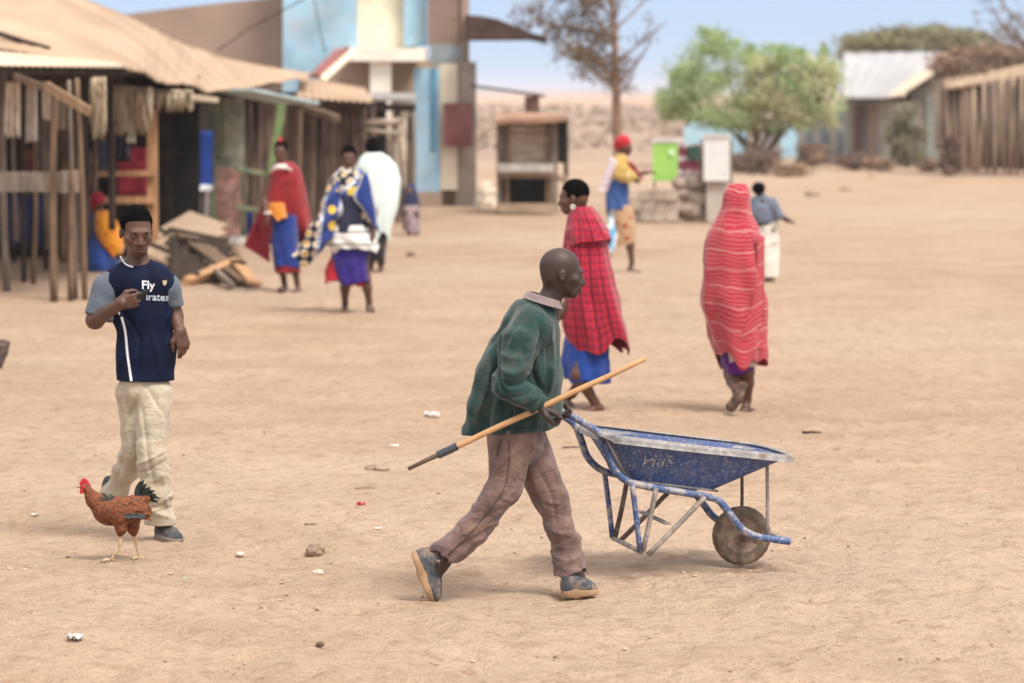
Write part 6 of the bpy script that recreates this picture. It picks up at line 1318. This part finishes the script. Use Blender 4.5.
HC, ohc = Th(790, 160, 116, 'blue_building', 'far light blue hut with white gable right of the green tree trunk', 'building')
wall('wall', 781, 797.5, 112, 158, 116, LB2, .3, (HC, ohc)); wall('side_wall', 762, 780, 118, 160, 117, WW, .3, (HC, ohc)); wall('roof', 760, 799, 108, 112.5, 116.2, WW, 2.5, (HC, ohc))
FN, ofn = Th(822, 166, 108, 'sheet_fence', 'tall fence of grey blue iron sheets left of the tin roofed house', 'fence'); cols = [(.36, .37, .38), (.24, .29, .34), (.40, .40, .40), (.27, .33, .38), (.42, .40, .36), (.30, .36, .40)]
for i in range(6): mb = MB(ofn); x0 = 797+i*8.2; mb.sheet(corr(P(x0, 165, 108+.06*(i % 2)), P(x0+8, 165, 108+.06*(i % 2)), P(x0+8, 100+3*(i % 2), 108+.06*(i % 2)), P(x0, 101+2*(i % 3), 108+.06*(i % 2)), nu=20, nv=2, amp=.02, per=.1), .01); mb.build('iron_sheet', TIN('iron sheet %d' % i, cols[i], .3), FN)
# ---- tin roofed house
HT, oht = Th(895, 165, 104, 'tin_roofed_house', 'low house with a pale corrugated iron roof and grey green walls behind the round bush', 'house')
TR = mat('bright pale iron roof', (.37, .37, .38), .8, .10, .6, .2, 12, dust=.25, dustc=(.45, .38, .32)); TW = mat('grey green iron wall', (.42, .42, .37), .85, .2, .8, .3, 10, (3, 3, .5), dust=.4, dustc=(.48, .38, .3))
mb = MB(oht); mb.sheet(corr(P(843, 98, 103), P(888, 98, 103), P(962, 51.5, 107), P(843, 52.5, 107), amp=.02, per=.2), .02); mb.build('roof', TR, HT, smooth=True)
mb = MB(oht); mb.sheet(corr(P(886, 97, 102.5), P(910, 94, 102.5), P(963, 54, 105.5), P(930, 62, 106.5), amp=.01, per=.2), .02); mb.build('front_roof', ROOF2, HT, smooth=True)
mb = MB(oht); mb.sheet([[P(908, 93, 102.2), P(940, 72, 103.3), P(963, 58, 104.3)], [P(908, 97.5, 102.3), P(940, 78, 103.4), P(963, 66, 104.4)]], .08); mb.build('dark_verge', WOOD_D, HT)
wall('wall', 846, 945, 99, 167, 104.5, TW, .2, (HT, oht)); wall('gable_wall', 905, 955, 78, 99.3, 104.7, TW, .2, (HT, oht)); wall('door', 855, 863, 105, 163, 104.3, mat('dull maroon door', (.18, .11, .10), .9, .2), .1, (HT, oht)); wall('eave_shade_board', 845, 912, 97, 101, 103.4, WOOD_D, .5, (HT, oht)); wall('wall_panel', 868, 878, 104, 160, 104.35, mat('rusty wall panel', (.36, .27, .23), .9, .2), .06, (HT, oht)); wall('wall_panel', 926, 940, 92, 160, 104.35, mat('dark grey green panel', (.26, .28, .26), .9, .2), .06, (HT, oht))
# ---- stick shed on the right
SS, os_ = Th(990, 176, 90.5, 'stick_shed', 'shed walled with crooked upright poles at the right edge, brush heaped on its roof', 'shed'); rr = random.Random(12)
PB = mat('grey brown poles', (.30, .22, .16), .95, .4, 2, .5, 12, (4, 4, .6)); PB2 = mat('pale brown poles', (.44, .32, .22), .95, .3, 2, .5, 12, (4, 4, .6))
for i in range(22):
    x = 949+i*5.4+rr.uniform(-1, 1); y1 = 170+i*.4; Y = 92-i*.11; yt = 88-i*1.0; MB(os_).tube([P(x+rr.uniform(-3, 3), y1, Y), P(x+rr.uniform(-1, 1), 130, Y), P(x+rr.uniform(-3, 3), yt, Y)], [.045+rr.random()*.04]*3, 6).build('pole', PB2 if rr.random() < .5 else PB, SS, smooth=True)
mb = MB(os_); mb.sheet([[P(948, 84, 93), P(948, 166, 93)], [P(1070, 62, 91), P(1070, 172, 91)]], .06); mb.build('gap_shade_sheet', SHADE_D, SS)  # dark sheet added as shade in the gaps of the pole wall
mb = MB(os_)
for k in range(9): mb.tube(smoothpts([P(940+rr.uniform(0, 9), 88-k*.9+rr.uniform(-1, 1), 91.6+k*.1), P(985, 81-k*.9+rr.uniform(-1.5, 1.5), 91.3+k*.1), P(1060, 66-k*.9+rr.uniform(-1.5, 1.5), 90.4+k*.1)], 4), [.045+.03*rr.random()]*9, 6)
mb.build('roof_edge', PB2, SS, smooth=True)
post(SS, os_, 944, 76, 158, 93.5, .22, PB, 943, 'corner_post'); post(SS, os_, 936, 90, 150, 95, .10, PB, 937, 'corner_post')
# ================================================================ vegetation
def leafmat(name, a, b): t = NT(name); o = t.n('ObjectInfo'); co = t.coord('Object'); c = t.mix(t.ramp(t.noise(co, 1.3, 4, .6), .35, .65), a, b); c = t.mix(t.math('MULTIPLY', t.ramp(t.noise(co, 14, 2), .4, .7), .5), c, sc_(b, 1.25)); m = t.fin(c, .8, None, .2); t.b.inputs['Subsurface Weight'].default_value = 0; return m
def leaves(org, clumps, n, size, seed, flat=1.0):
    """n leaf blades scattered through ellipsoidal clumps (centre, radii) -> mesh data"""
    r = np.random.default_rng(seed); w = np.array([c[1][0]*c[1][1]*c[1][2] for c in clumps])**.7; w /= w.sum(); k = r.choice(len(clumps), n, p=w); C = np.array([c[0] for c in clumps])[k]; Rr = np.array([c[1] for c in clumps])[k]
    d = r.normal(size=(n, 3)); d /= np.linalg.norm(d, axis=1, keepdims=True); rad = r.random((n, 1))**.42; p = C+d*Rr*rad*(1+.34*r.normal(size=(n, 1)))-org
    t1 = r.normal(size=(n, 3)); t1 /= np.linalg.norm(t1, axis=1, keepdims=True); t2 = np.cross(t1, r.normal(size=(n, 3))); t2 /= np.linalg.norm(t2, axis=1, keepdims=True); s = size*(.6+.8*r.random((n, 1)))
    V = np.stack([p-t1*s*.5, p+t2*s*.28, p+t1*s*.5, p-t2*s*.28], 1).reshape(-1, 3); return V, np.arange(4*n).reshape(n, 4)
def crown(parent, org, clumps, n, size, m, seed=1, name='crown'): V, Fq_ = leaves(np.asarray(org), clumps, n, size, seed); return mk(name, V, Fq_, m, parent, smooth=False)
def limb(mb, a, b, r0, r1, rr, wob=.08, n=5):
    L_ = np.linalg.norm(np.asarray(b)-a); pts = [np.asarray(a)+(np.asarray(b)-a)*i/n+np.array([rr.uniform(-1, 1), rr.uniform(-1, 1), rr.uniform(-.5, .5)])*L_*wob*(0 < i < n) for i in range(n+1)]; q = smoothpts(pts, 3); mb.tube(q, list(np.linspace(r0, r1, len(q))), 6); return pts
BARK = mat('grey brown bark', (.20, .14, .10), .95, .3, 6, .8, 40, (3, 3, 1)); BARKR = mat('reddish brown bark', (.26, .16, .11), .95, .3, 6, .8, 40, (3, 3, 1))
# tall sparse tree
TY = 75.0; T1, ot1 = Th(618, 196, TY, 'sparse_tree', 'tall thin tree with reddish trunk and sparse brown leaf clumps, behind the headwrap', 'tree'); rr = random.Random(21); mb = MB(ot1)
trunk = [(619, 196), (619, 160), (617, 120), (616, 85), (615, 50), (613, 15), (610, -30), (606, -70)]
tp = smoothpts([P(x, y, TY) for x, y in trunk], 5); mb.tube(tp, list(np.linspace(.135, .035, len(tp))), 9)
clumps = []
brs = [((616, 92), (596, 70), (580, 42)), ((616, 80), (590, 55), (560, 50)), ((615, 60), (585, 35), (540, 20)), ((615, 62), (645, 40), (668, 20)), ((616, 88), (640, 58), (655, 36)), ((614, 40), (590, 10), (560, -20)), ((614, 30), (640, 5), (660, -30)), ((613, 20), (585, -10), (530, -30)), ((617, 98), (630, 80), (641, 55)), ((616, 90), (604, 74), (597, 60)), ((614, 45), (560, 20), (512, 5)), ((614, 35), (560, 25), (520, 28)), ((615, 50), (600, 25), (588, 0)), ((614, 25), (622, -10), (630, -45)), ((615, 55), (575, 60), (545, 35)), ((612, 5), (570, -30), (520, -60)), ((612, 0), (650, -30), (690, -60))]
for i, (a, b, c_) in enumerate(brs):
    dy = rr.uniform(-1.2, 1.2); q = smoothpts([P(*a, TY), P(*b, TY+dy*.5), P(*c_, TY+dy)], 5); mb.tube(q, list(np.linspace(.030, .008, len(q))), 6)
    for k in range(9):
        u = rr.uniform(.25, 1); p0 = q[int(u*(len(q)-1))]; d = np.array([rr.uniform(-1, 1), rr.uniform(-1, 1), rr.uniform(-.3, 1)]); L_ = rr.uniform(.2, .6); mb.tube([p0, p0+d*L_*.5+[0, 0, .03], p0+d*L_], [.012, .009, .004], 4)
        right = c_[0] > 622
        if rr.random() < (.16 if right else .85): s = rr.uniform(.14, .30)*(.75 if right else 1); clumps.append((p0+d*L_*.8, (s*1.3, s*1.3, s)))
mb.build('trunk', BARKR, T1, smooth=True)
crown(T1, ot1, clumps, 5600, .085, leafmat('dry brown olive leaves', (.13, .095, .065), (.22, .16, .10)), 3)
# green tree
GY = 102.0; T2, ot2 = Th(758, 166, GY, 'leafy_tree', 'broad bright green tree with drooping crown in front of the light blue buildings', 'tree'); mb = MB(ot2); rr = random.Random(5)
for (x1, y1, dy) in ((700, 85, .5), (728, 60, -.6), (745, 45, .8), (765, 70, -1.1), (790, 70, .6), (815, 80, -.4), (835, 95, .3), (672, 100, .2), (800, 55, .2)):
    limb(mb, P(rr.uniform(752, 764), 166, GY+.5), P((760+x1)/2+rr.uniform(-6, 6), 118, GY+.6+dy*.3), .075, .05, rr, .05); limb(mb, P((760+x1)/2, 120, GY+.6+dy*.3), P(x1, y1, GY+dy), .05, .012, rr, .08)
mb.build('trunk', BARK, T2, smooth=True)
cl = []
for (x, y, rx, ry) in [(700, 62, 25, 20), (722, 45, 22, 16), (714, 34, 18, 8), (680, 95, 23, 15), (668, 106, 15, 9), (705, 92, 28, 20), (738, 68, 28, 22), (762, 62, 28, 16), (790, 62, 24, 14), (765, 92, 32, 22), (800, 88, 28, 20), (826, 72, 18, 18), (832, 92, 16, 20), (822, 50, 7, 10), (740, 110, 34, 16), (785, 112, 34, 15), (715, 116, 28, 12), (672, 100, 20, 17), (690, 114, 22, 10), (664, 112, 11, 9), (735, 124, 22, 9), (765, 126, 24, 9), (795, 122, 22, 9), (676, 80, 12, 10), (822, 108, 20, 10), (690, 76, 18, 14), (750, 50, 12, 8), (776, 50, 14, 8), (800, 52, 10, 8)]:
    for k in range(5):
        a, b = rr.uniform(-1, 1), rr.uniform(-1, 1); cx, cy = x+a*rx*.62, y+b*ry*.62; s = rr.uniform(.42, .75); cl.append((P(cx, cy, GY+rr.uniform(-2.0, 1.8)*(rx/25)), (rx/F*GY*s*1.1, .45, ry/F*GY*s*1.1)))
gl1 = leafmat('fresh green leaves', (.20, .29, .11), (.38, .46, .22)); crown(T2, ot2, cl, 22000, .105, gl1, 7)
cl = [(P(rr.uniform(745, 835), rr.uniform(62, 122), GY-rr.uniform(.5, 1.9)), (.34, .3, .28)) for k in range(90)]; crown(T2, ot2, cl, 8500, .105, leafmat('yellow green leaves', (.42, .43, .21), (.55, .54, .32)), 8, 'yellowing_leaves')
# umbrella thorn behind the house
UY = 128.0; T3, ot3 = Th(915, 156, UY, 'umbrella_thorn_tree', 'wide flat topped olive green thorn tree rising behind the tin roof', 'tree'); mb = MB(ot3)
for x1 in (850, 880, 905, 930, 960, 985): limb(mb, P(915+rr.uniform(-6, 6), 156, UY), P((915+x1)/2, 90, UY), .13, .09, rr, .04); limb(mb, P((915+x1)/2, 91, UY), P(x1, 45, UY+rr.uniform(-1, 1)), .08, .02, rr, .06)
mb.build('trunk', BARK, T3, smooth=True)
cl = [(P(x, 34+abs(x-918)**2/420+rr.uniform(-7, 12), UY+rr.uniform(-2.5, 2.5)), (rr.uniform(.35, .7), .6, .22)) for x in [rr.uniform(845, 1000) for _ in range(130)]]
cl += [(P(x, 50+rr.uniform(-4, 6), UY+rr.uniform(-1, 1)), (.5, .5, .25)) for x in range(846, 1000, 6)]
crown(T3, ot3, cl, 20000, .13, leafmat('dusty olive leaves', (.18, .18, .10), (.30, .28, .17)), 9)
# bare thorn tree top right
BY = 97.0; T4, ot4 = Th(1015, 172, BY, 'bare_thorn_tree', 'mostly bare grey thorn tree behind the stick shed at the top right corner', 'tree'); mb = MB(ot4); limb(mb, P(1040, 172, BY), P(1032, 70, BY), .16, .10, rr, .03); cl = []
for k in range(22):
    b = (rr.uniform(960, 1090), rr.uniform(-30, 45)); q = limb(mb, P(1032+rr.uniform(-4, 4), rr.uniform(50, 80), BY), P(*b, BY+rr.uniform(-1.5, 1.5)), .045, .008, rr, .07)
    for j in range(10): p0 = q[rr.randint(1, 5)]; d = np.array([rr.uniform(-1, 1), rr.uniform(-1, 1), rr.uniform(-.4, .8)])*rr.uniform(.2, .6); mb.tube([p0, p0+d*.6, p0+d], [.012, .009, .004], 4); cl.append((p0+d, (.14, .14, .1)))
mb.build('trunk', BARK, T4, smooth=True); crown(T4, ot4, cl, 2600, .08, leafmat('dry grey leaves', (.16, .13, .10), (.26, .21, .16)), 10)
# brush heaped on the shed roof
BH, obh = Th(985, 90, 92.5, 'brush_heap', 'heap of dry brown thorn brush piled on the roof of the stick shed', 'brush heap', ground=False); mb = MB(obh); rr = random.Random(8)
for k in range(520):
    x = rr.uniform(932, 1070); top_y = 52-.0*(x-950)-10*math.exp(-((x-1005)/22)**2); y = rr.uniform(top_y+6, 90-.27*(x-945)); c = P(x, y, 92.6+rr.uniform(-.7, 1.4)); d = np.array([rr.uniform(-1, 1), rr.uniform(-1, 1), rr.uniform(-.5, .8)]); L_ = rr.uniform(.2, .7); mb.tube([c-d*L_*.5, c+np.array([0, 0, rr.uniform(-.05, .1)]), c+d*L_*.5], [.018, .014, .005], 4)
mb.build('twigs', mat('dry brush twigs', (.25, .17, .12), .95, .4, 5, .4, 30), BH); cl = [(P(rr.uniform(940, 1060), rr.uniform(52, 78), 93+rr.uniform(-.5, 1)), (.35, .4, .25)) for k in range(46)]; crown(BH, obh, cl, 7000, .13, leafmat('dead brown leaves', (.21, .14, .10), (.36, .24, .16)), 11, 'dead_leaves')
def bush(px, py, Y, w, h, label, m, name='bush', n=3500, sz=.09, seed=1, cat='bush', group=None):
    t_, o_ = Th(px, py, Y, name, label, cat, group); rr = random.Random(seed); mb = MB(o_); base = np.array([o_[0], o_[1], 0.0]); cl = []
    for k in range(14):
        d = np.array([rr.uniform(-.5, .5)*w, rr.uniform(-.4, .4)*w, rr.uniform(.45, .95)*h]); mb.tube([base, base+d*.5+np.array([0, 0, .05*h]), base+d], [.025, .018, .006], 5)
    for k in range(26):
        a = rr.uniform(0, 6.28); z = rr.uniform(.12, .88); r_ = math.sqrt(max(0, 1-(2*z-1)**2))*.5*w*.7; cl.append((base+np.array([math.cos(a)*r_*rr.random()**.5, math.sin(a)*r_*rr.random()**.5, z*h]), (w*.17, w*.17, h*.14)))
    mb.build('stems', BARK, t_, smooth=True); crown(t_, o_, cl, n, sz, m, seed, 'foliage'); return t_
OLV = leafmat('grey olive leaves', (.19, .18, .115), (.30, .28, .185)); BRW = leafmat('dry purple brown twigs', (.15, .10, .085), (.25, .17, .13)); DRY = leafmat('dry tan scrub', (.27, .18, .12), (.40, .28, .19))
bush(907, 166, 101, 1.55, 1.85, 'round grey olive bush standing alone in front of the tin roofed house', OLV, n=8500, seed=3); bush(949, 171, 90.2, .95, 1.2, 'dark purple brown dry bush against the left corner of the stick shed', BRW, n=3000, seed=4)
for i, (x, y, Y, w, h, lb) in enumerate([(765, 175, 92, 1.5, .75, 'low brown dry bush under the broad green tree, nearest its trunk'), (738, 172, 94, 1.3, .55, 'low brown scrubby bush just left of the green tree trunk'), (810, 168, 101, 1.4, .7, 'low tan bush at the foot of the grey blue sheet fence'), (855, 170, 97, 1.7, .5, 'low spreading brown bush left of the round olive bush'), (790, 176, 90, 1.4, .35, 'flat dry bush on open ground below the light blue hut'), (880, 171, 96, 1.0, .45, 'small brown bush touching the round olive bush on its left'), (928, 170, 96, .9, .4, 'small tan bush between the olive bush and the dark dry bush'), (700, 172, 95, 1.5, .45, 'low dry bush behind the white notice board')]):
    bush(x, y, Y, w, h, lb, BRW if i in (0, 1, 3) else DRY, 'dry_bush', 1500, .09, 30+i, 'bush', 'dry bushes along the far edge of the yard')
# scrubland beyond: uncountable tufts on the plain
r = np.random.default_rng(5); n = 3600; Yv = 128+(r.random(n)**1.2)*420; Xv = (r.random(n)*2-1)*.17*Yv; dens = vnoise(Xv*.03+5, Yv*.012) > -.25; Xv, Yv = Xv[dens], Yv[dens]; n = len(Xv); k = 26
base = np.stack([Xv, Yv, np.zeros(n)], 1).repeat(k, 0); s = (.15+.5*r.random(n)**3).repeat(k)[:, None]; d = r.normal(size=(n*k, 3)); d /= np.linalg.norm(d, axis=1, keepdims=True); d[:, 2] = np.abs(d[:, 2]); p = base+d*s*np.array([1.1, 1.1, .62])*r.random((n*k, 1))**.4
t1 = r.normal(size=p.shape); t1 /= np.linalg.norm(t1, axis=1, keepdims=True); t2 = np.cross(t1, r.normal(size=p.shape)); t2 /= np.linalg.norm(t2, axis=1, keepdims=True); V = np.stack([p-t1*s*.3, p+t2*s*.2, p+t1*s*.3, p-t2*s*.2], 1).reshape(-1, 3)
tag(mk('scrubland', V, np.arange(len(V)).reshape(-1, 4), leafmat('far scrub', (.28, .21, .16), (.40, .31, .235)), None, False), kind='stuff')
# low far ridge
xs2 = np.linspace(-900, 900, 240); g_ = []
for x in xs2: h_ = 1.2+2.2*float(vnoise(x*.006+3, 0))+1.0*float(vnoise(x*.03, 4)); g_.append([(x, 2300, -1), (x, 2320, max(.3, h_+1.5)), (x, 2500, -1)])
tag(MB().sheet(g_, .5).build('hills', mat('far blue grey ridge', (.34, .30, .29), .95, .2, .01, .1, 1)), kind='structure')

# dusty air
hm = bpy.data.materials.new('dusty air'); hm.use_nodes = True; hm.node_tree.nodes.clear(); ho = hm.node_tree.nodes.new('ShaderNodeOutputMaterial'); hv = hm.node_tree.nodes.new('ShaderNodeVolumePrincipled'); hv.inputs['Color'].default_value = (.80, .86, .98, 1); hv.inputs['Density'].default_value = .00028; hv.inputs['Anisotropy'].default_value = .3; hm.node_tree.links.new(hv.outputs[0], ho.inputs['Volume'])
hz_ = MB().box((0, 2900, 5.5), (7400, 6400, 17)).build('haze', hm); tag(hz_, kind='stuff')
scene.cycles.volume_bounces = 2; scene.cycles.volume_step_rate = 10
